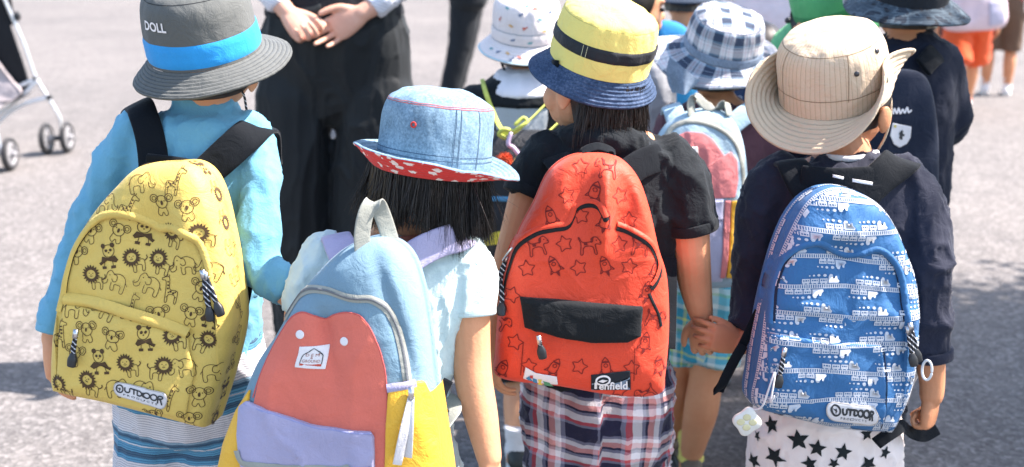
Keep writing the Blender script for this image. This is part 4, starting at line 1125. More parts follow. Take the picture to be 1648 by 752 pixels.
    H.stitch('top_seam', [[(a, .535 + .004 * math.sin(a)) for a in range(180, 364, 5)], [(a, .505) for a in range(180, 364, 5)]], red_t, .0011, .0009)
    H.stitch('band_seam', [[(a, .16) for a in range(180, 364, 6)], [(a, .13) for a in range(180, 364, 6)]], dk, .0010, .0008)
    H.stitch('side_seam', [[(290, .02), (290, .2), (290, .35), (290, .5)], [(295.5, .02), (295.5, .2), (295.5, .35), (295.5, .5)], [(318, .02), (318, .25), (317, .5)]], dk, .0012, .0009)
    H.stitch('brim_stitching', [[(a, t) for a in range(200, 372, 6)] for t in (.2, .4, .6, .8)], cloth('pale_blue_thread', (.33, .40, .47)), .0008, .0006, on='b')
    q = H.nearest_px(666, 201); e = H.Sc(np.array([q]))[0]; nn = nrm((e - H.c) - H.R[:, 2] * (e - H.c).dot(H.R[:, 2])); t1 = nrm(np.cross(nn, H.R[:, 2])); t2 = np.cross(nn, t1)
    ring = np.array([[e + nn * (.0012 + .0012 * math.cos(b)) + (t1 * math.cos(c) + t2 * math.sin(c)) * (.0036 + .0013 * math.sin(b)) for b in np.linspace(0, 6.28, 9)[:-1]] for c in np.linspace(0, 6.28, 25)])
    mk('eyelet', (ring.reshape(-1, 3), [gridfaces(25, 8)]), cloth('red_eyelet', (.55, .04, .03), .5), H.root)

    # patchwork bag
    blue = cloth('light_blue_canvas', (0.16, 0.265, 0.34), .85, .3, .12); coral = cloth('coral_canvas', (0.64, 0.155, 0.11), .85, .28, .12)
    lav = cloth('lavender_canvas', (0.34, 0.325, 0.47), .85, .3, .12); yel = cloth('golden_yellow_nylon', (0.72, 0.40, 0.03), .5, .4, .12, .4); gw = cloth('grey_webbing', (.29, .30, .265), .85)
    out = [(590, 386), (622, 392), (650, 418), (668, 470), (680, 540), (688, 610), (700, 690), (714, 790), (706, 830), (600, 848), (450, 835), (352, 815), (344, 775), (356, 720), (385, 645), (410, 585), (440, 540), (470, 488), (508, 438), (548, 402)]
    def extra(b, xz):
        v = fbm(np.stack([xz[:, 0] / .08, xz[:, 1] / .10, 0 * xz[:, 0]], 1), 41, 3) * .0032
        c = b.px((522, 520))[0]; q = xz - c
        w_ = np.exp(-((q[:, 0] + .22 * q[:, 1]) / .012) ** 2) * sstep(-.12, -.02, q[:, 1]) * sstep(.03, -.005, q[:, 1]); v = v - .010 * w_
        v = v + .004 * np.exp(-((q[:, 0] - .05 + .25 * q[:, 1]) / .03) ** 2) * sstep(-.16, 0, q[:, 1])
        c = b.px((650, 560))[0]; q = xz - c; v = v - .005 * np.exp(-((q[:, 0] + .35 * q[:, 1]) / .010) ** 2) + .004 * np.exp(-((q[:, 0] - .022 + .35 * q[:, 1]) / .010) ** 2)
        return v
    B = Bag('backpack', 'patchwork backpack in light blue, coral, lavender and yellow with a grey loop handle', out, 1.625, A_(-.20, -1, .11), .072, .05, 4.2, extra, blue)
    peak = [(408, 652), (418, 610), (440, 560), (464, 520), (478, 506), (490, 503), (505, 509), (520, 515), (540, 506), (560, 502), (580, 506), (598, 528), (612, 560), (622, 600), (625, 650), (622, 700), (620, 800), (500, 806), (400, 790), (402, 700)]
    cp = B.px(*peak); B.add('front_panel', B.patch(cp, .0022, m=30, base=.0004, nr=40, nt_=240), coral)
    B.add('panel_piping', B.ribbon(B.px(*[(408, 640), (420, 604), (441, 558), (465, 519), (478, 506), (490, 503), (505, 509), (520, 515), (540, 506), (560, 502), (581, 507), (598, 528), (612, 560), (621, 600), (624, 660), (621, 740)]), .0022, .0022, .0008, step=.003), cloth('coral_edge', (.5, .1, .09)))
    # side pockets
    ys = B.px((626, 622), (655, 616), (680, 612), (694, 640), (704, 700), (714, 790), (620, 800), (622, 700)); B.add('side_pocket', B.patch(ys, .006, m=14, base=.0006, nr=22), yel)
    yl = B.px((404, 628), (385, 660), (364, 715), (352, 770), (360, 800), (392, 800), (394, 700)); B.add('side_pocket', B.patch(yl, .005, m=14, base=.0006, nr=20), yel)
    B.add('side_pocket_gusset', B.side_panel((712, 800), (693, 628), -.045, .064, .004), yel)
    B.add('pocket_hem', B.ribbon(B.px((624, 623), (640, 621), (654, 619), (666, 616)), .012, .0062, .0015), lav)
    lp = B.px((392, 655), (402, 645), (440, 662), (500, 682), (560, 690), (597, 693), (604, 702), (606, 760), (604, 806), (410, 795), (392, 770), (386, 700))
    B.add('front_pocket', B.patch(lp, .009, m=14, base=.0026, nr=30, nt_=220), lav)
    B.add('pocket_hem', B.ribbon(B.px((400, 650), (440, 664), (500, 684), (560, 692), (602, 695)), .004, .0095, .0015), cloth('lavender_edge', (.27, .28, .47)))
    B.add('pocket_zip', B.ribbon(B.px((388, 722), (392, 736), (404, 744), (460, 748), (560, 752), (604, 750)), .009, .0125, .0008), gw)
    zp = B.px((452, 505), (462, 490), (482, 472), (500, 466), (528, 468), (560, 478), (578, 480), (600, 482), (622, 498), (638, 528), (648, 570), (658, 630))
    B.add('zipper', B.ribbon(zp, .011, .0010, .0014, step=.003), gw); B.add('zipper_teeth', B.ribbon(zp, .0034, .0028, .0006, step=.003), cloth('dark_grey_zip', (.13, .14, .15)))
    q = B.S(B.px((660, 636)), .008)[0]
    for e, nm in ((B.front(656, 732, .010), 0), (B.front(641, 742, .014), 1)):
        pl = mk('zipper_pull', strap([q + A_(0, -.003, 0), q * .5 + e * .5 + A_(0, -.008, 0), e], [.009, .013, .013], .0022, [A_(1, -.3 + .5 * nm, .1)] * 3), cloth('white_pull_tape', (.62, .60, .60)), B.root)
    mk('slider', box(q + A_(0, -.003, .004), [A_(.004, 0, 0), A_(0, .003, 0), A_(0, 0, .011)]), METAL, B.root)
    # woven label and eyes
    lq = B.px((485, 557), (528, 557), (523, 594), (477, 590)); lab = B.add('label', B.patch(lq, .0010, m=20, base=.0032, nr=8), WHITE_PATCH)
    k = Ink(); M = lambda *p: bilin(lq, np.array(p))
    k.stroke(M((.14, .22), (.2, .62), (.52, .90), (.84, .62), (.86, .22)), .0011, smooth=False, lift=.0048)
    B.add('house_emblem', k.mesh(B), INK, lab)
    k = Ink(); k.fill(M((.14, .12), (.86, .12), (.86, .22), (.14, .22)), .0048); B.add('red_bar', k.mesh(B), cloth('brick_red_print', (.5, .08, .05)), lab)
    for tx, y0, hh, x0, x1 in (('D E M', .56, .13, .30, .74), ('&', .45, .10, .47, .55), ('GROUND', .28, .13, .22, .80)):
        V, F, _ = text_mesh(tx, .0); Qx = bilin(lq, np.stack([x0 + V[:, 0] * (x1 - x0), y0 + V[:, 1] * hh], 1)); B.add('lettering', (B.S(Qx, np.full(len(Qx), .0049)), F), cloth('rust_print', (.32, .12, .09)), lab)
    for q in ((485, 538), (556, 549)):
        c = B.px(q)[0]; t = np.linspace(0, 2 * math.pi, 20, endpoint=False); B.add('white_dot', B.patch(c + np.stack([np.cos(t), np.sin(t)], 1) * .0062, .0012, m=6, base=.003, nr=6, nt_=40), WHITE_PATCH)
    # handle, straps
    B.add('grab_handle', strap([P(584, 408, 1.60), P(583, 375, 1.598), P(590, 341, 1.60), P(603, 327, 1.61), P(614, 343, 1.625), P(626, 378, 1.632), P(636, 416, 1.63)], .025, .0032, [A_(.85, .5, .05)] * 3 + [A_(.85, .5, .0)] + [A_(.88, .45, .18)] * 3), gw)
    B.add('shoulder_strap', strap([P(636, 440, 1.66), P(662, 415, 1.675), P(695, 396, 1.69), P(730, 384, 1.71), P(748, 388, 1.76), P(752, 410, 1.80)], .046, .010, [A_(-.45, .1, .85), A_(-.4, .1, .9), A_(-.35, .0, .9), A_(-.5, -.3, .7), A_(-.8, -.5, .3), A_(-.9, -.3, .1)]), lav)
    B.add('shoulder_strap', strap([P(560, 425, 1.66), P(549, 400, 1.685), P(543, 385, 1.705), P(540, 382, 1.75), P(536, 400, 1.81)], .046, .010, [A_(1, 0, .1)] * 3 + [A_(1, .2, .2)] * 2), lav)
    B.add('side_strap', strap([P(700, 715, 1.625), P(718, 690, 1.65), P(732, 664, 1.69), P(728, 645, 1.72), P(714, 640, 1.73)], .022, .003, [A_(.75, .1, .7)] * 2 + [A_(.8, .4, .4)] * 3), gw)
    B.add('side_strap', strap([P(722, 612, 1.70), P(712, 632, 1.69), P(708, 655, 1.675), P(716, 666, 1.66)], .016, .003, [A_(.8, .4, .4)] * 4), BLACKW)
girl()

# =================================================================== CHILD WITH THE RED BAG
BLACK_TEE = cloth('black_cotton', (0.008, 0.011, 0.014), .9, .4, .12, sheen=.12)
def child_red():
    d = 2.0
    base = G(962, d); J = skeleton(base[:2], 1.20)
    hc = P(952, 128, 2.035); R = rot(48, 2, 8)
    aL, rL = chain((880, 252, d, 30), (862, 280, d, 31), (848, 312, 1.99, 28), (832, 370, 1.98, 26), (815, 440, 1.97, 25), (801, 510, 1.955, 21), (795, 555, 1.945, 18))
    aR, rR = chain((1082, 258, d, 30), (1102, 300, d - .02, 33), (1108, 345, d - .03, 33), (1113, 400, d - .03, 30), (1117, 445, d, 28), (1124, 485, d + .015, 23), (1130, 512, d + .025, 18))
    tor = [sec(915, 1035, 212, 2.02, .055), sec(895, 1070, 226, 2.01, .06), sec(872, 1094, 245, d, .066), sec(862, 1104, 275, d, .075), sec(856, 1104, 330, d, .085), sec(852, 1092, 430, d, .085), sec(852, 1084, 530, d, .09), sec(856, 1072, 598, d, .092)]
    J.update(hipL=P(906, 690, d), hipR=P(1020, 690, d), kneeL=G(898, d - .05, .30), kneeR=G(1024, d + .06, .30), ankL=G(908, d - .08, .055), ankR=G(1012, d + .08, .055), pel=P(963, 650, d))
    hands = [hand(aL[-1], A_(.0, .05, -1), A_(.95, .3, 0), A_(.3, 1, 0), .125, RELAX),
             hand(aR[-1], nrm(A_(.10, .12, -1)), nrm(A_(.45, .9, 0)), A_(-1, .2, 0), .120, [(28, 30, 18), (34, 42, 24), (38, 48, 28), (42, 50, 30)], thumb=(.75, .75, .1), thumb2=(.15, 1, .2))]
    p = build_person('child in a black short sleeved top and plaid trousers, head turned to the left', J, SKIN, hc, R, 1.0, hands, [(aL, rL), (aR, rR)], legs_std(J), tor, vox=.0024, neck=P(968, 215, 2.03))
    sl = [tube(aL[:3], rL[:3] + .011, n=24, sub=6, rc=(1, .12)), tube(np.vstack([aR[:3], (aR[2] + aR[3]) / 2 + A_(0, 0, .01)]), np.append(rR[:3] + .012, rR[2] + .013), n=24, sub=6, rc=(1, .12))]
    hood = tube([P(905, 226, 2.04), P(925, 222, 1.985), P(965, 228, 1.955), P(1015, 232, 1.965), P(1050, 236, 2.02)], [.018, .024, .026, .026, .018], n=16, sub=6)
    garment(p, 'shirt', sl + [hood, loft(*[[t[i] for t in tor] for i in range(3)], n=32, sub=4, rc=.2, power=2.3)], BLACK_TEE, .0052, 3, .006, .07, 23, (1, 1, .6))
    cuff(p, (aL[:3], rL[:3] + .011), BLACK_TEE); cuff(p, (np.vstack([aR[:3], (aR[2] + aR[3]) / 2 + A_(0, 0, .01)]), np.append(rR[:3] + .012, rR[2] + .013)), BLACK_TEE)
    K_, R1, W_, G_ = (.012, .012, .035, 1), (.50, .07, .08, 1), (.74, .70, .72, 1), (.20, .20, .27, 1)
    st_ = [(0, K_), (.34, G_), (.40, R1), (.48, W_), (.62, G_), (.68, K_), (.73, (.62, .27, .25, 1)), (.84, W_), (.93, G_)]
    pl_ = plaid('red_white_navy_plaid', None, st_, st_, 1 / .092, 1 / .086)
    sh = trousers(J, .86, 1.0, hipw=.118, hem=.048, top=.058)
    garment(p, 'trousers', sh, pl_, .0052, 4, .006, .06, 31, (1, 1, .7), uvf=leguv(J['hipL'], J['hipR'], .066))
    for e in (J['ankL'], J['ankR']): shoe(p, e, A_(0, 1, 0), .19, plain('navy_trainer', (.04, .05, .09), .5), plain('white_sole', (.6, .6, .58), .6), WHITE_PATCH, e + A_(0, .005, .06), .03)
    # hair to the nape, loose tips at both sides
    r, f, u = R[:, 0], R[:, 1], R[:, 2]
    hair = mk('hair', hair_cap(hc, R, 1.0, back=-.080, front=.03, seed=3, top=.03, op=-.35), HAIR_BR, p)
    R_ = np.random.default_rng(8); N_ = 1100; an = R_.uniform(-math.pi + .35, .30, N_)
    roots = hc + np.cos(an)[:, None] * .079 * r + (np.sin(an) * .094 - .008)[:, None] * f + R_.uniform(-.05, .01, N_)[:, None] * u
    dirs = nrm(np.cos(an)[:, None] * r * .16 + np.sin(an)[:, None] * f * .16 - u + R_.normal(0, .07, (N_, 3)))
    mk('hair_lock', strands(roots, dirs, R_.uniform(.045, .075, N_) * (1 - .15 * np.sin(an)), .0010, .1, 6, .006), HAIR_BR, hair)['kind'] = 'stuff'
    # yellow hat
    yh = cloth('lemon_cotton', (0.74, 0.60, 0.17), .85, .4, .08); nv = denim('navy_brim_denim', (0.035, 0.06, 0.115), .4)
    H = Hat('bucket_hat', 'lemon yellow bucket hat with a black ribbon and navy brim', P(965, 99, 2.03), rot(0, 13, 12), .0865, .094,
            [(1.0, 0), (1.0, .02), (.985, .045), (.965, .065), (.92, .083), (.82, .0935), (.6, .102), (.3, .107), (0, .108)],
            lambda a: .040 + .002 * np.cos(np.radians(a - 200)), lambda a: 57 - 12 * np.clip(-np.cos(np.radians(a)), 0, 1), lambda a: -6 + 0 * a, yh, nv, nv, wr=.0030, wl=.032, seed=17, rows=6, row_h=.0009)
    bd = H.band(.175, .285, cloth('black_ribbon', (.014, .016, .02), .6), 'ribbon', lift=.0024)
    H.stitch('ribbon_stitch', [[(243, .18), (243, .28)], [(248, .18), (248, .28)]], cloth('cream_thread', (.5, .48, .3)), .0009, .0031)
    H.stitch('top_seam', [[(a, .50) for a in range(170, 372, 6)]], cloth('yellow_thread', (.5, .42, .12)), .0010, .0006)
    e = H.Sb(np.array([[212., .06]]))[0]; ns = nrm(e - H.c); t1 = nrm(np.cross(ns, A_(0, 0, 1)))
    mk('brand_tab', box(e + ns * .002, [t1 * .009, A_(0, 0, .006), ns * .0012]), BLACKW, H.root)
    tag(mk('chin_cord', tube([P(921, 160, 1.985), P(925, 172, 1.985), P(929, 184, 1.988), P(926, 196, 1.995), P(918, 206, 2.01)], .0020, n=7), BLACKW, loc=P(922, 176, 1.98)), 'short black chin cord under the yellow hat, beside the cheek', 'cord')

    # red bag
    red = cloth('bright_red_nylon', (0.66, 0.052, 0.018), .6, .35, .10, .35)
    out = [(960, 250), (1000, 257), (1028, 285), (1046, 332), (1062, 400), (1076, 450), (1079, 530), (1073, 604), (1064, 637), (1000, 641), (900, 625), (803, 611), (797, 575), (803, 500), (812, 450), (834, 382), (860, 332), (884, 282), (918, 256)]
    def extra(b, xz):
        v = fbm(np.stack([xz[:, 0] / .10, xz[:, 1] / .16, 0 * xz[:, 0]], 1), 61, 3) * .0030
        c = b.px((972, 350))[0]; q = xz - c
        v = v + .022 * np.exp(-((q[:, 0] - .05 * q[:, 1]) / .013) ** 2) * sstep(-.085, -.005, q[:, 1]) * sstep(.12, .05, q[:, 1])
        v = v - .010 * np.exp(-((q[:, 0] + .035) / .022) ** 2) * sstep(-.06, .02, q[:, 1]) * sstep(.11, .03, q[:, 1]) - .008 * np.exp(-((q[:, 0] - .034 - .2 * q[:, 1]) / .018) ** 2) * sstep(-.07, .01, q[:, 1]) * sstep(.11, .03, q[:, 1])
        c = b.px((900, 300))[0]; q = xz - c; v = v + .006 * np.exp(-((q[:, 0] - .55 * q[:, 1]) / .014) ** 2) * sstep(-.1, 0, q[:, 1])
        c = b.px((1030, 320))[0]; q = xz - c; v = v + .005 * np.exp(-((q[:, 0] + .45 * q[:, 1]) / .012) ** 2)
        return v
    B = Bag('backpack', 'bright red backpack with a black pocket flap and small printed stars', out, 1.85, A_(.02, -1, .10), .076, .05, 4.6, extra, red)
    zipm = cloth('black_zip_tape', (.010, .010, .012), .7)
    z1 = B.px((806, 462), (811, 430), (831, 398), (861, 377), (890, 370), (912, 366), (921, 352), (926, 338), (946, 330), (964, 333), (974, 352))
    z2 = B.px((992, 367), (1018, 377), (1048, 397), (1061, 428), (1057, 452), (1048, 466))
    for z in (z1, z2): B.add('zipper', B.ribbon(z, .0085, .0012, .0012, step=.003), zipm)
    for z in (z1, z2): B.add('zip_flap', B.ribbon(z + A_(0, .0065), .008, prof=[.0003, .0022, .0034, .0038, .0030], across=5, step=.003), red)
    B.add('zipper', B.ribbon(B.px((1044, 473), (1052, 490), (1060, 508), (1064, 526)), .005, .0012, .001), zipm)
    for a_, b_ in (((842, 552), (838, 604)), ((1022, 560), (1020, 612))): B.add('seam', B.ribbon(B.px(a_, b_), .0016, .0006, .0006, smooth=False), cloth('dark_red_thread', (.25, .02, .01)))
    fq = B.px((838, 476), (880, 480), (960, 488), (1033, 493), (1031, 541), (1010, 551), (952, 551), (896, 541), (845, 525))
    B.add('pocket_flap', B.patch(fq, .016, m=7, base=.001, nr=30, nt_=220), cloth('black_canvas', (.006, .008, .010), .85, .3))
    # print: stars and small toys
    ink_m = cloth('maroon_print_ink', (.17, .014, .012), .8, .05); R_ = random.Random(9); i = 0
    for ry_ in range(10):
        for cx in range(7):
            px_ = 806 + cx * 42 + (ry_ % 2) * 21 + R_.uniform(-4, 4); py_ = 272 + ry_ * 40 + R_.uniform(-4, 4); xz = B.px((px_, py_))[0]; i += 1
            if B.rho(xz[None])[0] > .965 or (835 < px_ < 1036 and 462 < py_ < 566): continue
            g = (cx + ry_) % 2; k = Ink(); nm = 'star_print' if g else ('rocket_print' if (cx * 3 + ry_) % 3 else 'dog_print')
            if g: ostar(Sub(k, xz, .030, R_.uniform(-20, 20), 1, .0010))
            else: (rocket if (cx * 3 + ry_) % 3 else pup)(Sub(k, xz, .037, R_.uniform(-35, 35), R_.choice((-1, 1)), .0010))
            B.add(nm, k.mesh(B), ink_m, B.body)
    pull(B.root, B.S(B.px((866, 541)), .020)[0], B.front(874, 572, .022), toward=nrm(B.Y), w=.004)
    pull(B.root, B.S(B.px((811, 440)), .006)[0], B.front(815, 508, .012), toward=nrm(B.Y), w=.005); pull(B.root, B.S(B.px((818, 418)), .006)[0], B.front(809, 470, .014), toward=nrm(B.Y), w=.005)
    mk('zip_bar', tube([B.S(B.px((832, 402)), .010)[0], B.S(B.px((819, 424)), .011)[0]], .0022, n=8), METAL, B.root)
    # sewn labels
    wq = B.px((846, 591), (862, 600), (896, 606), (898, 618), (868, 615), (842, 608)); lab = B.add('label', B.patch(wq, .0012, m=20, base=.001, nr=8), WHITE_PATCH)
    for c_, pts in (((.05, .2, .35), ((846, 607), (852, 604), (858, 612), (850, 610))), ((.45, .05, .05), ((853, 603), (858, 603), (858, 608), (853, 607))), ((.05, .22, .4), ((857, 607), (864, 609), (865, 615), (858, 613))), ((.7, .55, .08), ((866, 609), (872, 609), (873, 617), (866, 616))), ((.08, .3, .15), ((874, 611), (884, 614), (891, 619), (876, 617)))):
        B.add('coloured_print', B.poly(B.px(*pts), .0028), cloth('print_%d' % int(c_[0] * 1000 + c_[1] * 10000 + c_[2] * 77), c_, .7, .05), lab)
    pq = B.px((951, 603), (1014, 596), (1015, 626), (951, 626)); lab = B.add('label', B.patch(pq, .0012, m=24, base=.0012, nr=8), cloth('black_label', (.012, .016, .022), .7))
    M = lambda *p: bilin(pq, np.array(p)); k = Ink(); k.fill(M((.02, .03), (.98, .03), (.98, .68), (.86, .5), (.78, .56), (.6, .42), (.45, .48), (.3, .38), (.02, .5)), .0027); B.add('mountain_print', k.mesh(B), cloth('slate_print', (.16, .21, .27)), lab)
    k = Ink(); t = np.linspace(0, 2 * math.pi, 30, endpoint=False); M2 = lambda a: bilin(pq, a)
    k.stroke(M2(np.stack([.30 + .17 * np.cos(t), .62 + .25 * np.sin(t)], 1)), .0030, closed=True, lift=.0031); k.stroke(M((.12, .55), (.12, .12)), .0042, lift=.0032, smooth=False); k.fill(M((.18, .6), (.28, .68), (.42, .60), (.30, .50)), .0031)
    V, F, _ = text_mesh('enfield', .025); Qx = bilin(pq, np.stack([.20 + V[:, 0] * .72, .06 + V[:, 1] * .44], 1))
    B.add('emblem', k.mesh(B), WHITE_PATCH, lab); B.add('lettering', (B.S(Qx, np.full(len(Qx), .0033)), F), WHITE_PATCH, lab)
    # straps
    B.add('shoulder_strap', strap([P(1008, 280, 1.90), P(1032, 264, 1.922), P(1058, 255, 1.95), P(1076, 254, 1.985), P(1088, 270, 2.06)], [.05, .05, .05, .046, .04], .007, [A_(.5, .1, -.85), A_(.45, .1, -.85), A_(.5, .2, -.8), A_(.85, .3, -.4), A_(.95, .1, -.2)]), BLACKW)
    B.add('shoulder_strap', strap([P(915, 282, 1.90), P(903, 264, 1.925), P(894, 254, 1.955), P(886, 253, 1.99), P(880, 272, 2.06)], .046, .007, [A_(.85, 0, .5), A_(.85, .1, .5), A_(.9, .2, .35), A_(1, .2, .2), A_(1, 0, .3)]), BLACKW)
    B.add('grab_handle', strap([P(938, 258, 1.87), P(940, 244, 1.88), P(962, 236, 1.885), P(984, 244, 1.88), P(986, 258, 1.87)], .022, .004, [A_(0, .9, .4)] * 5), BLACKW)
    B.add('side_strap', strap([P(1076, 560, 1.87), P(1078, 500, 1.90), P(1079, 455, 1.915), P(1078, 415, 1.93)], .030, .004, [A_(.8, .6, 0)] * 4), BLACKW)
child_red()

# =================================================================== CHILD WITH THE BLUE BAG
NAVY = cloth('navy_jersey', (0.017, 0.020, 0.036), .85, .35, .14, sheen=.15)
def child_train():
    d = 2.05
    base = G(1335, d); J = skeleton(base[:2], 1.20)
    hc = P(1362, 160, 2.085); R = rot(-42, 8, -3)
    aL, rL = chain((1256, 285, d, 30), (1232, 325, d, 33), (1219, 400, d, 30), (1213, 470, d, 27), (1206, 520, d - .03, 23), (1192, 553, 1.99, 19))
    aR, rR = chain((1452, 285, d, 30), (1484, 335, d - .02, 32), (1492, 420, d - .06, 31), (1494, 500, 1.98, 28), (1497, 570, 1.98, 24), (1500, 618, 1.98, 20), (1499, 636, 1.98, 19))
    tor = [sec(1318, 1402, 244, 2.075, .05), sec(1296, 1422, 254, 2.065, .056), sec(1262, 1450, 268, 2.055, .062), sec(1238, 1474, 292, d, .07), sec(1228, 1484, 335, d, .08), sec(1226, 1486, 430, d, .085), sec(1218, 1480, 560, d, .09), sec(1222, 1462, 645, d, .092)]
    J.update(hipL=P(1266, 745, d), hipR=P(1392, 745, d), kneeL=G(1268, d + .05, .29), kneeR=G(1386, d - .05, .29), ankL=G(1272, d + .08, .055), ankR=G(1382, d - .09, .055), pel=P(1328, 715, d))
    hands = [hand(aL[-1], nrm(P(1112, 535, 1.965) - aL[-1]), nrm(A_(.15, .9, -.25)), A_(0, -.3, 1), .115, [(20, 30, 20), (26, 44, 28), (30, 48, 30), (34, 50, 30)], thumb=(.6, .9, .2), thumb2=(.1, 1, .3)),
             hand(aR[-1], nrm(A_(-.02, -.02, -1)), nrm(A_(-.75, .65, 0)), A_(-.5, .85, 0), .118, FIST, thumb=(.5, .85, .5), thumb2=(-.3, .6, .8))]
    p = build_person('child in a navy long sleeved top and white trousers with black stars', J, SKIN_TAN, hc, R, 1.0, hands, [(aL, rL), (aR, rR)], legs_std(J), tor, vox=.0024, neck=P(1366, 250, 2.075))
    mk('hair', hair_cap(hc, R, .99, back=-.040, front=.05, seed=9, top=.03), HAIR, p)
    sl = [tube(np.vstack([aL[:5], aL[4] * .45 + aL[5] * .55]), np.append(rL[:5], rL[4]) + A_(.011, .013, .012, .011, .009, .008), n=24, sub=5, rc=(1, .15)), tube(aR[:5], rR[:5] + A_(.010, .010, .009, .009, .011), n=24, sub=5, rc=(1, .15))]
    garment(p, 'shirt', sl + [loft(*[[t[i] for t in tor] for i in range(3)], n=32, sub=4, rc=.2, power=2.3)], NAVY, .0052, 3, .0065, .075, 43, (1, 1, .6))
    cuff(p, (aR[:5], rR[:5] + A_(.010, .010, .009, .009, .011)), NAVY); cuff(p, (np.vstack([aL[:5], aL[4] * .45 + aL[5] * .55]), np.append(rL[:5], rL[4]) + A_(.011, .013, .012, .011, .009, .008)), NAVY)
    mk('collar', tube([P(1322, 252, 2.08), P(1338, 254, 2.035), P(1366, 256, 2.02), P(1394, 252, 2.035), P(1410, 246, 2.075)], .006, n=10, sub=6), WHITE_PATCH, p)
    # white trousers printed with stars
    wt = cloth('white_cotton_twill', (0.74, 0.66, 0.63), .8, .2, .06)
    tr = trousers(J, .9, 1.02, hipw=.118, hem=.052, top=.059); V, F = clothmesh(tr, .0052, 4, .0050, .06, 51, (1, 1, .7)); N = vnormals(V, F)
    t_ = mk('trousers', (V, F), wt, p)
    tv, tf, tri, o = [], [], [], 0
    for (px_, py_, s_, an) in ((1240, 684, 18, 10), (1283, 711, 22, 25), (1242, 735, 22, -10), (1315, 726, 18, 40), (1210, 742, 18, 0), (1362, 730, 18, -25), (1428, 730, 14, 60), (1400, 700, 15, 180), (1215, 702, 12, 200), (1300, 748, 16, 15), (1402, 750, 18, 5), (1340, 750, 12, 70)):
        r_ = ray(px_, py_); oo = A_(0, 0, CAMH); q = V - oo; r_ = r_ / np.linalg.norm(r_); al = q @ r_; dd = np.linalg.norm(q - al[:, None] * r_, axis=1)
        c_ = np.where(dd < .006)[0]
        if not len(c_): continue
        i0 = c_[np.argmin(al[c_])]; n0 = N[i0]; t1 = nrm(np.cross(n0, A_(0, 0, 1))); t2 = np.cross(n0, t1); sz = rad(s_ * .85, V[i0])
        sp = star_pts(sz, sz * .45, 90 + an); ring = lin(np.vstack([sp, sp[:1]]), 61)[:-1]; pts = np.vstack([ring, ring * .66, ring * .33, [[0, 0]]])
        w3 = V[i0] - pts[:, :1] * t1 + pts[:, 1:] * t2
        near = np.linalg.norm(V - V[i0], axis=1) < sz * 2.2; Vn, Nn = V[near], N[near]
        for k_ in range(len(w3)):
            rel = Vn - w3[k_]; lat = rel - (rel @ n0)[:, None] * n0; j = np.argsort((lat ** 2).sum(1) - 0)[:4]; ok = j[np.argsort(-(Vn[j] @ n0))][:2]
            w3[k_] = w3[k_] + n0 * ((rel[ok] @ n0).mean() + .0009)
        j = np.arange(60); j2 = (j + 1) % 60
        mk('star_print', (w3, [np.vstack([np.stack([j, j2, 60 + j2, 60 + j], 1), np.stack([60 + j, 60 + j2, 120 + j2, 120 + j], 1)]), np.stack([120 + j, 120 + j2, np.full(60, 180)], 1)]), cloth('black_print_ink', (.012, .017, .019), .85, .1), t_)
    for e in (J['ankL'], J['ankR']): shoe(p, e, A_(0, 1, 0), .19, plain('black_trainer', (.03, .03, .035), .5), plain('white_sole', (.6, .6, .58), .6), WHITE_PATCH, e + A_(0, .005, .05), .03)

    # tan boonie hat, sides snapped up
    kt = NT('tan_striped_cotton', .9, .2); co = kt.coord(True); sp = kt.n('ShaderNodeSeparateXYZ'); kt.l(co, sp.inputs[0])
    ln = stripes(kt, sp.outputs[0], 1 / .0088, [(0, (.34, .26, .17, 1)), (.15, (.56, .44, .31, 1)), (.5, (.58, .455, .325, 1))], 'LINEAR')
    finish_cloth(kt, ln, kt.coord(), 1, .35, .1); tan2 = cloth('tan_cotton', (0.56, 0.445, 0.315), .9, .4, .12)
    sides = lambda a: np.abs(np.cos(np.radians(a))) ** 2.2
    H = Hat('sun_hat', 'cream tan boonie hat with its side brim snapped up', P(1342, 150, 2.085), rot(-38, 17, -11), .0955, .1005,
            [(1.0, 0), (1.0, .025), (.99, .05), (.965, .075), (.91, .096), (.80, .110), (.6, .120), (.3, .126), (0, .128)],
            lambda a: .064 + .012 * sides(a), lambda a: 36 - 118 * sides(a) - 22 * np.clip(np.sin(np.radians(a)), 0, 1), lambda a: -8 - 14 * sides(a), kt.m, tan2, tan2, wr=.0028, wl=.035, seed=23, rows=7, row_h=.0008)
    thr = cloth('brown_thread', (.22, .15, .09))
    H.stitch('crown_seam', [[(232, t) for t in (.03, .15, .3, .45, .6)], [(a, .17) for a in range(200, 345, 6)], [(300 + 14 * t, .60 - .0 * t) for t in np.linspace(-9, 5, 24)], [(308, .15), (309, .3), (310, .45), (311, .6)]], thr, .0012, .0007)
    H.stitch('brim_stitching', [[(a, t) for a in range(170, 400, 6)] for t in (.15, .29, .43, .57, .71, .86)], cloth('pale_tan_thread', (.46, .36, .25)), .0009, .0007, on='b')
    for px_, py_ in ((1378, 119), (1411, 82)):
        q = H.nearest_px(px_, py_); e = H.Sc(np.array([q]))[0]; nn = nrm(e - H.c - H.R[:, 2] * .04); t1 = nrm(np.cross(nn, A_(0, 0, 1)))
        mk('vent_eyelet', ellipsoid(e + nn * .0008, [t1 * .0048, np.cross(nn, t1) * .0048, nn * .0016], 14, 6), plain('dark_brass', (.05, .05, .055), .35, .8), H.root)
    e = H.Sb(np.array([[352., .60]]))[0]; e0 = H.Sb(np.array([[352., .55]]))[0]; e1 = H.Sb(np.array([[356., .6]]))[0]; nn = nrm(np.cross(e1 - e, e0 - e)); nn = nn if nn[1] < 0 else -nn; t1 = nrm(np.cross(nn, A_(0, 0, 1)))
    mk('snap_button', ellipsoid(e + nn * .003, [t1 * .0068, np.cross(nn, t1) * .0068, nn * .0026], 16, 8), plain('dull_brass', (.20, .18, .14), .35, .9), H.root)
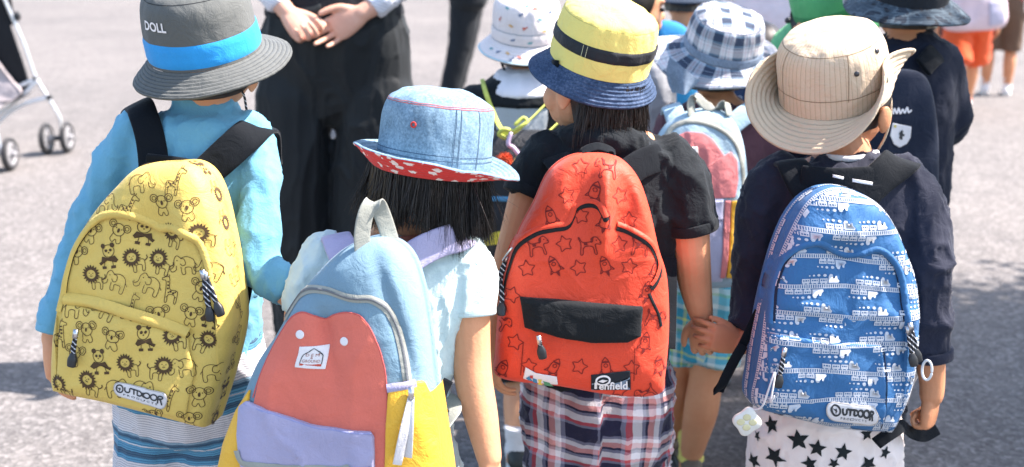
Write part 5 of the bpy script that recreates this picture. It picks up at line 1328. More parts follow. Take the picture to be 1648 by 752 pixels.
    tag(mk('chin_cord', tube([P(1431, 140, 2.07), P(1434, 165, 2.06), P(1432, 195, 2.06), P(1424, 222, 2.07), P(1414, 240, 2.10)], .0022, n=7), tan2, loc=P(1430, 190, 2.06)), 'tan chin cord hanging beside the ear below the tan hat', 'cord')

    # blue bag printed with trains
    bl = cloth('cobalt_nylon', (0.026, 0.120, 0.285), .65, .35, .12, .3)
    out = [(1345, 303), (1385, 310), (1420, 332), (1442, 364), (1462, 410), (1477, 460), (1480, 540), (1470, 620), (1442, 690), (1425, 698), (1350, 692), (1272, 674), (1216, 655), (1218, 600), (1230, 520), (1243, 460), (1260, 400), (1282, 350), (1309, 318)]
    arc = [(1238, 520), (1238, 470), (1246, 440), (1262, 415), (1290, 397), (1320, 392), (1345, 404), (1365, 412), (1388, 410), (1415, 402), (1440, 420), (1454, 450), (1460, 500), (1461, 530)]
    mem = {}
    def extra(b, xz):
        if 'c' not in mem: mem['c'] = smooth_path(b.px(*arc), .004)
        v = fbm(np.stack([xz[:, 0] / .09, xz[:, 1] / .07, 0 * xz[:, 0]], 1), 81, 3) * .0034; c = mem['c']
        dist = np.min(np.hypot(xz[:, None, 0] - c[None, :, 0], xz[:, None, 1] - c[None, :, 1]), axis=1)
        top = np.interp(xz[:, 0], c[:, 0], c[:, 1], left=-9, right=-9) if True else 0
        i = np.argsort(c[:, 0]); top = np.interp(xz[:, 0], c[i, 0], c[i, 1]); ins = (xz[:, 1] < top) & (xz[:, 0] > c[:, 0].min()) & (xz[:, 0] < c[:, 0].max())
        v = v - .008 * ins * sstep(0, .006, dist) * (1 - .7 * sstep(.05, .15, dist))
        q = xz - b.px((1355, 398))[0]; v = v - .010 * np.exp(-((q[:, 0] / .03) ** 2 + ((q[:, 1] + .012) / .02) ** 2)) + .010 * np.exp(-((q[:, 0] / .05) ** 2 + ((q[:, 1] - .022) / .018) ** 2))
        q = xz - b.px((1340, 520))[0]; v = v - .004 * np.exp(-((q[:, 1] + .16 * q[:, 0]) / .010) ** 2) + .003 * np.exp(-((q[:, 1] - .022 + .1 * q[:, 0]) / .014) ** 2)
        return v
    B = Bag('backpack', 'cobalt blue backpack printed with white trains and railway tracks', out, 1.905, A_(.10, -1, .10), .076, .05, 4.6, extra, bl)
    wh = cloth('white_print_ink', (.46, .50, .56), .75, .06, .08)
    lp = B.px(*arc); B.add('zip_flap', B.ribbon(lp, .010, prof=[.0002, .0014, .0026, .0034, .0034, .002], across=6, step=.003), bl)
    B.add('zipper', B.ribbon(lp + (lp.mean(0) - lp) * .05, .006, .0008, .001), zip_ := cloth('navy_zip_tape', (.012, .018, .04)))
    pk = B.px((1236, 535), (1290, 545), (1350, 553), (1420, 556), (1424, 600), (1420, 680), (1340, 678), (1270, 664), (1234, 652)); B.add('front_pocket', B.patch(pk, .007, m=14, base=.0006, nr=30, nt_=220), bl)
    B.base = B.pillow(pk, .007, 14, .0006)
    # trains along wavy tracks
    def add_print(nm, k):
        V, F = k.mesh(B)
        if sum(len(f) for f in F): 
            used = np.unique(np.concatenate([f.ravel() for f in F])); re_ = np.full(len(V), -1); re_[used] = np.arange(len(used))
            B.add(nm, (V[used], [re_[f] for f in F if len(f)]), wh, B.body)
    R_ = random.Random(12); x0, x1 = B.outline[:, 0].min(), B.outline[:, 0].max(); z0, z1 = B.outline[:, 1].min(), B.outline[:, 1].max(); row = .047; nrow = int((z1 - z0) / row) + 2
    for ri in range(nrow):
        ph, am = R_.uniform(0, 6), R_.uniform(.002, .004); zb = z1 - .022 - ri * row
        zf = lambda x: zb - .06 * x + am * math.sin(x * 26 + ph)
        def at(x, dz): return (x, zf(x) + dz)
        k = Ink()
        for s_ in (-1, 1): k.stroke([at(x, s_ * .0031) for x in np.arange(x0, x1, .006)], .0011, lift=.0010)
        for x in np.arange(x0, x1, .0036): k.fill([at(x, -.0031), at(x + .0019, -.0031), at(x + .0019, .0031), at(x, .0031)], .0009)
        if ri < nrow - 1: add_print('track_print', k)
        for up_ in (1, -1):
            x = x0 + R_.uniform(-.05, .02)
            while x < x1:
                nc = R_.choice((2, 3, 3, 4)); k = Ink()
                for c_ in range(nc):
                    w_ = .0128; lo, hi = up_ * .0052, up_ * .0125
                    k.ring([at(x, lo), at(x + w_, lo), at(x + w_, hi), at(x, hi)][::up_], [at(x + .0018, lo + up_ * .0032), at(x + w_ - .0018, lo + up_ * .0032), at(x + w_ - .0018, hi - up_ * .0018), at(x + .0018, hi - up_ * .0018)][::up_], .0010)
                    for wx in (.004, .0082): k.fill([at(x + wx, lo + up_ * .003), at(x + wx + .0012, lo + up_ * .003), at(x + wx + .0012, hi - up_ * .0015), at(x + wx, hi - up_ * .0015)], .0011)
                    for wx in (.003, .0098): k.fill([at(x + wx + .0014 * math.cos(t), lo - up_ * .0003 + .0014 * math.sin(t)) for t in np.linspace(0, 6.28, 8)[:-1]], .0011)
                    x += w_ + .0016
                lo = up_ * .0052
                k.fill([at(x, lo), at(x + .017, lo), at(x + .0185, lo + up_ * .003), at(x + .015, lo + up_ * .0065), at(x + .0142, lo + up_ * .011), at(x + .0115, lo + up_ * .011), at(x + .011, lo + up_ * .0066), at(x + .007, lo + up_ * .0066), at(x + .007, lo + up_ * .0112), at(x, lo + up_ * .0112)], .0010)
                for s_, (dx, dz, r_) in enumerate(((.004, .0165, .0026), (-.006, .0170, .0024), (-.016, .0175, .0021), (-.024, .0172, .0016), (-.031, .0170, .0012))):
                    k.fill([at(x + dx + r_ * 1.25 * math.cos(t), up_ * (dz + lo * up_ * .1) + r_ * math.sin(t)) for t in np.linspace(0, 6.28, 9)[:-1]], .0010)
                add_print('train_print', k)
                x += .019 + R_.uniform(.010, .055)
    k = Ink(); L_ = 1.3
    for y_ in (.000, .042):
        for s_ in (-1, 1): k.stroke([(x, y_ + s_ * .0031 + .004 * math.sin(x * 30 + y_ * 90)) for x in np.arange(0, L_, .006)], .0011)
        for x in np.arange(0, L_, .0040): yy = y_ + .004 * math.sin(x * 30 + y_ * 90); k.fill([(x, yy - .0031), (x + .002, yy - .0031), (x + .002, yy + .0031), (x, yy + .0031)])
        x = 0
        while x < L_:
            yy = y_ + .004 * math.sin(x * 30 + y_ * 90) + .0055
            k.fill([(x, yy), (x + .0125, yy), (x + .0125, yy + .0066), (x, yy + .0066)]); x += .0145 if R_.random() < .8 else .05
    B.add('track_print', k.mesh(B, side=True), wh, B.body)
    badge_outdoor(B, [(1328, 644), (1410, 653), (1408, 679), (1327, 669)])
    pull(B.root, B.S(B.px((1262, 562)), .012)[0], B.front(1251, 620, .012), toward=nrm(B.Y))
    q = B.S(B.px((1462, 520)), .008)[0]; pl = pull(B.root, q, B.front(1466, 580, .016), toward=nrm(B.Y), w=.005); pull(B.root, q + A_(-.004, 0, -.006), B.front(1460, 586, .016), toward=nrm(B.Y), w=.005)
    c = P(1492, 596, 1.835); t = np.linspace(0, 2 * math.pi, 25); ringp = np.array([c + A_(.006 * math.cos(a), -.006 * math.cos(a), .017 * math.sin(a)) for a in t])
    tag(mk('key_ring', tube(ringp[:-1], .0022, n=8, sub=2), plain('clear_white_plastic', (.7, .72, .72), .25), loc=c), 'white oval plastic ring hanging beside the blue backpack zip', 'ring')
    B.add('side_gusset_seam', B.ribbon(B.px((1424, 560), (1428, 610), (1424, 660), (1418, 690)), .0018, .0012, .0008), zip_)
    B.add('shoulder_strap', strap([P(1380, 325, 1.945), P(1405, 298, 1.955), P(1430, 275, 1.97), P(1448, 262, 2.0), P(1458, 268, 2.06), P(1464, 310, 2.13)], [.055, .06, .062, .06, .055, .05], .013, [A_(.75, .1, -.65), A_(.75, .1, -.65), A_(.8, .2, -.55), A_(.9, .2, -.4), A_(.97, 0, -.2), A_(.97, 0, -.2)]), BLACKW)
    B.add('shoulder_strap', strap([P(1310, 325, 1.945), P(1292, 298, 1.955), P(1280, 274, 1.97), P(1272, 262, 2.0), P(1264, 270, 2.06), P(1258, 310, 2.13)], .052, .012, [A_(.9, 0, .4), A_(.9, .1, .4), A_(.95, .1, .3), A_(1, .1, .1), A_(1, 0, .2), A_(1, 0, .2)]), BLACKW)
    B.add('strap_yoke', strap([P(1290, 290, 1.955), P(1345, 294, 1.945), P(1404, 291, 1.955)], .05, .010, [A_(0, .1, 1)] * 3), BLACKW)
    B.add('yoke_label', box(P(1388, 293, 1.938), [A_(.017, 0, -.003), A_(0, 0, .0026), A_(0, .0012, 0)]), WHITE_PATCH); B.add('yoke_label', box(P(1349, 285, 1.936), [A_(.009, 0, -.002), A_(0, 0, .0022), A_(0, .0012, 0)]), WHITE_PATCH)
    # adjuster tails: one hangs from the left cuff side, one gripped in the right fist
    B.add('strap_tail', strap([P(1222, 500, 1.90), P(1205, 535, 1.895), P(1184, 578, 1.89), P(1168, 608, 1.885), P(1156, 630, 1.88), P(1160, 622, 1.872), P(1176, 590, 1.875), P(1196, 556, 1.885)], .020, .0024, [A_(.8, .3, .5)] * 8), BLACKW)
    B.add('strap_tail', strap([P(1410, 714, 1.93), P(1438, 694, 1.94), P(1453, 686, 1.955), P(1466, 696, 1.985), P(1486, 701, 2.0), P(1508, 690, 2.02)], .024, .003, [A_(.2, .7, .7)] * 6), BLACKW)
    # round hanging tag
    k0 = P(1246, 600, 1.80); ct = P(1202, 678, 1.80); ch = tag(thing('bag_charm', ct, 'x', 'charm'), 'clear white charm tag on a string, hanging at the lower left of the blue bag', 'charm')
    t = np.linspace(0, 2 * math.pi, 40, endpoint=False); rr = .022 * (1 + .12 * np.cos(4 * t + .6)); xx, zz = np.cos(t) * rr, np.sin(t) * rr * 1.05
    rings = [np.stack([ct[0] + xx * f, np.full(40, ct[1] + y), ct[2] + zz * f], 1) for f, y in ((.9, .002), (1, .0), (1, -.003), (.9, -.005))]
    tg = mk('tag_plate', rings_to_mesh(np.array(rings)), plain('milky_plastic', (.62, .62, .58), .3, var=.08), ch)
    mk('flower_print', merge([ellipsoid(ct + A_(.010 * math.cos(a) - .001, -.0052, .009 * math.sin(a)), [A_(.007, 0, 0), A_(0, 0, .006), A_(0, .0006, 0)], 10, 5) for a in (0, 1.6, 3.1, 4.7)]), plain('pale_yellow_print', (.58, .55, .33), .6), tg)
    mk('string', merge([tube([k0, P(1236, 630, 1.792), P(1226, 655, 1.79), ct + A_(.008, -.001, .02)], .0018, n=6), tube([k0 + A_(.002, 0, 0), P(1244, 625, 1.79), P(1240, 648, 1.785), P(1246, 638, 1.784)], .0016, n=6)]), plain('white_string', (.6, .6, .6), .8), ch)
child_train()

# =================================================================== PEOPLE FURTHER BACK
def std_arms(J, H, kL=1.0):
    out = []
    for k in 'LR': out.append((np.array([J['sh' + k], J['sh' + k] * .5 + J['el' + k] * .5, J['el' + k], J['el' + k] * .5 + J['wr' + k] * .5, J['wr' + k]]), np.array([.034, .033, .028, .026, .019]) * H))
    return out
def std_hands(J, L):
    r, f = J['r'], J['f']
    return [hand(J['wrL'], A_(0, 0, -1) + f * .15, r, f, L, RELAX), hand(J['wrR'], A_(0, 0, -1) + f * .15, -r, f, L, RELAX)]
def figure(label, base, H, yaw, shirt, bottoms, hairm=HAIR, skin=SKIN, cat='child', sleeve='short', leg=.55, head_yaw=None, tilt=0, stride=0, hk=None, vox=.006, shoes=None, sock=None, arm=((0, 0), (0, 0)), torso=None, arms=None, hands=None, hx=(0, 0, 0), cap_kw={}, head=None, mod=None, bot_uv=None, girth=1.0, sname='shirt', bname='shorts', group=None, amp=.004, legw=.066, hipw=.115, legk=1.0):
    J = skeleton(base, H, yaw, stride, arm, girth)
    if mod: mod(J)
    hk = hk or (1.0 if H < 1.35 else 1.12)
    hc = J['head'] + A_(*hx) if head is None else head; R = rot(head_yaw if head_yaw is not None else yaw, tilt, 0)
    ar = arms or std_arms(J, H); hd = hands if hands is not None else std_hands(J, .108 * H)
    tor = torso or J['torso']
    p = build_person(label, J, skin, hc, R, hk, hd, ar, legs_std(J, legk), tor, vox=vox, cat=cat, hairm=hairm, cap_kw=cap_kw, group=group)
    n = 3 if sleeve == 'short' else 5
    sl = []
    for pts, r in ar:
        q = pts[:n] if sleeve == 'long' else pts[:3]; g = np.linspace(.010, .008, len(q)) * H / 1.2
        sl.append(tube(q, r[:len(q)] + g, n=20, sub=5, rc=(1, .15)))
    garment(p, sname, sl + [loft(*[[t[i] for t in tor] for i in range(3)], n=30, sub=4, rc=.25, power=2.3)], shirt, vox * 1.25, 4, amp, .07 * H / 1.2, int(base[0] * 50) % 90, (1, 1, .6))
    garment(p, bname, trousers(J, leg, 1.0, hem=legw * .92, hipw=hipw), bottoms, vox * 1.25, 4, amp, .07, int(base[1] * 30) % 80, (1, 1, .6), uvf=bot_uv(J) if bot_uv else None)
    up, so = shoes or (plain('white_trainer', (.6, .6, .6), .5), plain('white_sole', (.6, .6, .58), .6))
    for k in 'LR':
        e = J['ank' + k]; shoe(p, e, J['f'], .155 * H if H < 1.4 else .15 * H, up, so, sock or WHITE_PATCH, e + A_(0, .004, .062 * H / 1.2), .0325 * H / 1.2)
    return p, J

# ---- adult in black trousers, hands clasped behind the back
def adult_clasped():
    d = 3.6; base = G(540, d, .8); H = 1.66
    J = skeleton(base[:2], H)
    tor = [(J['neck'] + A_(0, 0, .03), A_(.055, 0, 0), A_(0, .05, 0)), (J['neck'] - A_(0, 0, .01), A_(.12, 0, 0), A_(0, .07, 0)), (J['neck'] - A_(0, 0, .06), A_(.195, 0, 0), A_(0, .09, 0)), sec(418, 648, -150, d, .115), sec(428, 640, -60, d, .11), sec(428, 645, 0, d, .12), sec(424, 650, 24, d, .125)]
    wl, wr_ = P(464, 22, 3.47), P(582, 22, 3.46)
    aL = (np.array([J['shL'], P(385, -80, 3.56), P(430, -20, 3.50), wl]), np.array([.050, .042, .032, .026]))
    aR = (np.array([J['shR'], P(690, -80, 3.56), P(628, -10, 3.49), wr_]), np.array([.050, .042, .032, .026]))
    hR = hand(wr_, nrm(P(500, 70, 3.45) - wr_), A_(-.1, -1, .1), A_(0, 0, 1), .185, [(6, 14, 10), (10, 18, 12), (14, 22, 14), (18, 26, 16)], thumb=(.75, .85, .25), thumb2=(.1, 1, .2))
    hL = hand(wl, nrm(P(528, 90, 3.40) - wl), A_(.1, -.85, .5), A_(0, -.2, 1), .185, [(38, 58, 34), (44, 62, 36), (50, 64, 38), (54, 64, 38)], thumb=(.55, .95, .2), thumb2=(.1, 1, .2))
    J['hipL'], J['hipR'], J['kneeL'], J['kneeR'], J['ankL'], J['ankR'] = P(476, 160, d), P(602, 160, d), P(477, 330, d), P(588, 330, d), G(490, d - .02, .055), G(588, d + .08, .055)
    p = build_person('adult in loose black trousers holding both hands clasped behind the back', J, SKIN_ADULT, J['head'], rot(0, 0, 0), 1.12, [hR, hL], [aL, aR], legs_std(J, .75), tor, vox=.0034, cat='adult', hairm=HAIR)
    garment(p, 'vest', [loft(*[[t[i] for t in tor] for i in range(3)], n=32, sub=4, rc=.25, power=2.3)], cloth('black_knit', (.012, .014, .018)), .008, 4, .004, .09, 3)
    k = NT('fine_striped_shirting', .8, .2); co = k.coord(); sp = k.n('ShaderNodeSeparateXYZ'); k.l(co, sp.inputs[0])
    v = k.math('ADD', k.math('MULTIPLY', sp.outputs[2], .9), k.math('MULTIPLY', sp.outputs[0], .35))
    finish_cloth(k, stripes(k, v, 1 / .0085, [(0, (.30, .36, .48, 1)), (.28, (.70, .70, .74, 1))]), co, 1, .2, .06)
    for (pts, r), q, nm in ((aL, P(452, 8, 3.48), 'sleeve'), (aR, P(600, 12, 3.472), 'sleeve')):
        garment(p, nm, [tube(np.vstack([pts[:3], q]), np.array([.060, .052, .042, .037]), n=24, sub=6, rc=(1, .12))], k.m, .006, 4, .004, .05, 5, (1, 1, .7))
    # wide trousers with folds
    J2 = dict(J); q = []
    hl, hr = P(475, 170, d), P(604, 170, d)
    pel = [(540, 8, 108, .12), (540, 60, 120, .14), (541, 115, 122, .125), (541, 160, 112, .098), (541, 192, 92, .07)]
    q.append(loft([P(x, y, d) for x, y, w_, h_ in pel], [A_(rad(w_, P(x, y, d)), 0, 0) for x, y, w_, h_ in pel], [A_(0, h_, 0) for x, y, w_, h_ in pel], n=34, sub=4, rc=(.15, .4)))
    for a, b, c_, e in (((474, 150), (475, 300), (480, 430), G(490, d, .02)), ((604, 150), (590, 300), (584, 430), G(588, d + .1, .02))):
        pts = np.array([P(*a, d), P(*b, d), P(*c_, d), e]); q.append(tube(pts, [rad(60, pts[0]), rad(56, pts[1]), rad(49, pts[2]), .092], n=26, sub=6, flat=1.0, rc=(1, .1)))
    tm = cloth('black_twill', (.009, .012, .014), .7, .14, .10, .3, sheen=.10)
    garment(p, 'trousers', q, tm, .007, 10, .010, .15, 7, (1, 1, .32))
    mk('belt_loop', box(P(618, 8, 3.49), [A_(.006, 0, 0), A_(0, .003, 0), A_(0, 0, .02)]), tm, p)
    for e in (G(490, d - .02, .055), G(588, d + .08, .055)): shoe(p, e, A_(0, 1, 0), .26, plain('black_leather', (.012, .012, .013), .3), RUBBER)
adult_clasped()

# ---- adult in black leggings, side on
def adult_leggings():
    d = 8.0; base = G(750, d, .8); LG = cloth('black_leggings', (.010, .013, .017), .85, .2)
    def mod(J):
        J['hipL'] = P(751, -6, d); J['hipR'] = P(756, -6, d + .1); J['kneeL'] = P(741, 70, d); J['ankL'] = G(714, d, .07); J['kneeR'] = P(745, 72, d + .12); J['ankR'] = G(722, d + .14, .07); J['pel'] = P(753, -22, d)
        J['torso'] = [(c + A_(0, 0, .16 * max(0, i - 3) / 3), a_, b_) for i, (c, a_, b_) in enumerate(J['torso'])]
        for k in 'LR': J['el' + k] = J['el' + k] + A_(0, 0, .08); J['wr' + k] = J['el' + k] + J['f'] * .24 + A_(0, 0, .05)
    p, J = figure('adult in tight black leggings walking on the bright ground beyond the children', base[:2], 1.68, -70, cloth('dark_grey_coat', (.03, .033, .04)), LG, cat='adult', sleeve='long', leg=.97, legw=.042, hipw=.085, legk=.82, mod=mod, bname='leggings', vox=.010, shoes=(plain('black_leather', (.012, .012, .013), .3), RUBBER), sname='coat')
adult_leggings()

# ---- child with the dinosaur hat
def child_dino():
    d = 2.95; base = G(838, d)
    tor = [sec(800, 880, 116, d + .02, .05), sec(782, 898, 130, d, .06), sec(757, 922, 152, d, .066), sec(747, 930, 185, d, .075), sec(748, 930, 240, d, .085), sec(750, 926, 330, d, .088), sec(748, 926, 440, d, .09), sec(745, 928, 500, d, .095)]
    BLK = cloth('black_cotton', (0.008, 0.011, 0.014))
    def mod(J):
        J['shL'], J['shR'] = P(765, 168, d), P(912, 168, d)
        J['ankL'] = G(833, 2.84, .055); J['kneeL'] = P(838, 600, d); J['hipL'] = P(808, 500, d); J['hipR'] = P(875, 500, d); J['kneeR'] = G(890, d, .27); J['ankR'] = G(892, d + .03, .055); J['pel'] = P(842, 490, d)
    p, J = figure('child in a black and grey top with a white collar and a pale dinosaur hat', base[:2], 1.18, 0, BLK, cloth('black_shorts', (.014, .017, .02)), torso=tor, mod=mod, head=P(846, 72, d + .04), hk=.95, leg=.58, shoes=(plain('black_green_trainer', (.02, .024, .022), .5), plain('white_sole', (.6, .6, .58), .6)), cap_kw=dict(back=-.05, top=.02), vox=.0055, legw=.075, amp=.0015)
    gy = cloth('heather_grey_jersey', (.42, .46, .48))
    yk = [sec(775, 892, 158, d, .078), sec(768, 908, 172, d, .082), sec(766, 912, 196, d, .087), sec(768, 912, 210, d, .088)]
    garment(p, 'shirt_yoke', [loft(*[[t[i] for t in yk] for i in range(3)], n=30, sub=4, rc=.2)], gy, .006, 3, .002, .06, 3)
    cl = [sec(797, 884, 118, d + .01, .060), sec(786, 895, 134, d, .076), sec(782, 900, 148, d, .089)]
    garment(p, 'collar', [loft(*[[t[i] for t in cl] for i in range(3)], n=30, sub=4, rc=.3)], cloth('white_collar_cotton', (.72, .70, .74)), .005, 3, .002, .05, 8)
    garment(p, 'neck_trim', [loft(*[[t[i] for t in [sec(775, 905, 148, d, .083), sec(769, 911, 163, d, .090)]] for i in range(3)], n=30, sub=4, rc=.2)], BLK, .006, 3, .001, .05, 8)
    # hat
    wt = cloth('white_hat_cotton', (.68, .62, .61), .85, .35, .06); tl = cloth('pale_blue_edging', (.34, .50, .56))
    H = Hat('bucket_hat', 'white bucket hat printed with small coloured dinosaurs', P(846, 58, d + .02), rot(0, 12, 2), .0845, .093, [(1.0, 0), (1.0, .02), (.985, .05), (.96, .07), (.90, .088), (.78, .098), (.5, .106), (.2, .109), (0, .110)],
            lambda a: .044 + 0 * a, lambda a: 46 + 0 * a, lambda a: -4 + 0 * a, wt, wt, tl, wr=.0032, wl=.035, seed=31, rows=5, row_h=.0005)
    H.band(.0, .16, wt, 'band', .002); th = cloth('grey_blue_thread', (.25, .30, .36))
    H.stitch('band_seam', [[(a, .17) for a in range(180, 364, 6)], [(a, .01) for a in range(180, 364, 6)]], th, .0016, .0022)
    ed = [[(a, .97) for a in range(170, 372, 5)], [(a, .90) for a in range(170, 372, 5)]]; H.stitch('brim_edging', [ed[0]], tl, .0055, .0012, on='b')
    dino = np.array([(-.5, -.05), (-.2, .05), (0, .12), (.18, .2), (.24, .42), (.36, .52), (.56, .46), (.56, .36), (.40, .32), (.36, .1), (.30, -.05), (.36, -.12), (.28, -.16), (.2, -.12), (.16, -.4), (.24, -.46), (.06, -.46), (.06, -.2), (-.06, -.2), (-.1, -.42), (-.2, -.42), (-.16, -.12)])
    low = np.array([(-.6, -.1), (-.3, .1), (0, .22), (.25, .12), (.45, .2), (.6, .12), (.5, 0), (.35, -.05), (.34, -.28), (.24, -.28), (.2, -.1), (-.12, -.1), (-.14, -.28), (-.24, -.28), (-.26, -.05)])
    cs = [(.10, .16, .27), (.55, .12, .07), (.65, .36, .10), (.08, .33, .36), (.26, .40, .30)]
    R_ = random.Random(4)
    for i, (a, t, on, ci, sh) in enumerate(((258, .43, 'c', 0, dino), (292, .36, 'c', 3, low), (232, .50, 'c', 3, low), (243, .25, 'c', 2, low), (266, .24, 'c', 1, dino), (300, .20, 'c', 2, low), (248, .10, 'c', 0, low), (276, .08, 'c', 3, low), (220, .3, 'c', 1, dino), (316, .45, 'c', 0, low), (330, .2, 'c', 1, dino),
                                             (228, .5, 'b', 0, dino), (244, .45, 'b', 2, low), (262, .6, 'b', 1, low), (284, .5, 'b', 3, low), (213, .5, 'b', 3, low), (252, .8, 'b', 0, dino), (304, .55, 'b', 1, low), (270, .62, 'c', 3, low), (250, .66, 'c', 2, low), (285, .55, 'c', 1, low))):
        Sf = H.Sc if on == 'c' else H.Sb; q0 = np.array([[a, t]]); e = Sf(q0)[0]; ea = Sf(q0 + A_(.5, 0))[0] - Sf(q0 - A_(.5, 0))[0]; et = Sf(q0 + A_(0, .01))[0] - Sf(q0 - A_(0, .01))[0]
        an = R_.uniform(-.5, .3); sz = .013; m_ = np.array([[math.cos(an), -math.sin(an)], [math.sin(an), math.cos(an)]]); pp = lin(np.vstack([sh, sh[:1]]), 61)[:-1] @ m_.T * sz * A_(1, 1 if on == 'c' else -1)
        qa = np.stack([a + pp[:, 0] / np.linalg.norm(ea), t + pp[:, 1] / np.linalg.norm(et) * .02], 1); P3 = Sf(qa); nn = nrm(np.cross(ea, et)); nn = nn * np.sign((e - H.c + H.R[:, 2] * (.1 if on == 'b' else 0)) @ nn)
        P3 = np.vstack([P3, P3.mean(0)]) + nn * (.0026 if (on == 'c' and t < .16) else .0016); j = np.arange(60)
        mk('dinosaur_print', (P3, [np.stack([j, (j + 1) % 60, np.full(60, 60)], 1)]), cloth('dino_print_%s' % 'navy red amber teal green'.split()[ci], cs[ci], .85, .05), H.crown if on == 'c' else H.brim)
    tag(mk('chin_cord', tube([P(806, 94, d - .03), P(808, 104, d - .03), P(812, 112, d - .02)], .003, n=6), BLACKW, loc=P(808, 104, d - .03)), 'black cord end under the brim of the dinosaur hat', 'cord')
    # black rucksack with lime laces
    nyl = cloth('black_nylon', (.012, .014, .018), .55, .4, .1, .4)
    B = Bag('backpack', 'black backpack with lime laces, blue piping and a yellow band', [(782, 218), (840, 212), (900, 220), (922, 270), (926, 400), (915, 480), (840, 492), (765, 480), (746, 400), (752, 280)], d - .16, A_(-.05, -1, .08), .075, .04, 4.0, lambda b, xz: fbm(np.stack([xz[:, 0] / .08, xz[:, 1] / .08, 0 * xz[:, 0]], 1), 7, 2) * .004, nyl)
    lime = plain('lime_lace', (.50, .54, .10), .7); bp = cloth('blue_piping', (.08, .25, .42), .5)
    B.add('piping', B.ribbon(B.px((752, 322), (780, 320), (840, 322), (915, 330)), .012, .002, .003), bp)
    B.add('reflective_band', B.ribbon(B.px((752, 386), (790, 384), (850, 378), (918, 376)), .030, .002, .002), plain('yellow_reflective_band', (.72, .58, .05), .45))
    B.add('flap', B.ribbon(B.px((770, 262), (840, 258), (910, 266)), .05, .003, .004), nyl)
    B.add('lace', strap([P(776, 128, d), P(782, 150, d - .085), P(790, 172, d - .10), P(802, 200, d - .14), P(814, 216, d - .245)], .011, .003, [A_(1, .1, .2)] * 5), lime)
    B.add('lace', strap([P(896, 146, d - .075), P(878, 168, d - .11), P(850, 196, d - .2), P(830, 212, d - .25), P(806, 214, d - .25)], .012, .003, [A_(.5, 0, .8)] * 5), lime)
    B.add('lace', strap([P(905, 192, d - .10), P(890, 206, d - .16), P(870, 224, d - .24)], .012, .003, [A_(.5, 0, .8)] * 3), lime)
    B.add('lace_bow', merge([tube([P(826, 212, d - .262), P(838, 204, d - .27), P(848, 196, d - .265), P(842, 190, d - .26), P(830, 200, d - .265)], .0045, n=8), tube([P(826, 212, d - .262), P(812, 208, d - .27), P(803, 216, d - .265), P(812, 222, d - .26)], .005, n=8)]), lime)
    c = P(818, 250, d - .27); ch = tag(thing('pompom_charm', c, '', 'charm'), 'small red and yellow pompom charm on a lilac ring, hanging on the black bag', 'charm')
    mk('charm_ring', tube([P(822, 216, d - .27), P(818, 232, d - .275), P(826, 238, d - .27), P(836, 250, d - .27), P(846, 258, d - .265)], .0055, n=8), plain('lilac_plastic', (.50, .38, .52), .4), ch)
    R2 = np.random.default_rng(2)
    for nm, cc, col, rr in (('red_pompom', P(812, 256, d - .28), (.62, .09, .03), .024), ('yellow_pompom', P(838, 262, d - .275), (.75, .62, .22), .022)):
        n_ = 420; dr = nrm(R2.normal(size=(n_, 3))); mk(nm, strands(np.repeat(cc[None], n_, 0) + dr * rr * .3, dr, np.full(n_, rr * .8), .0016, .25, 4, .003, 4), plain('%s_yarn' % nm, col, .9), ch)
child_dino()

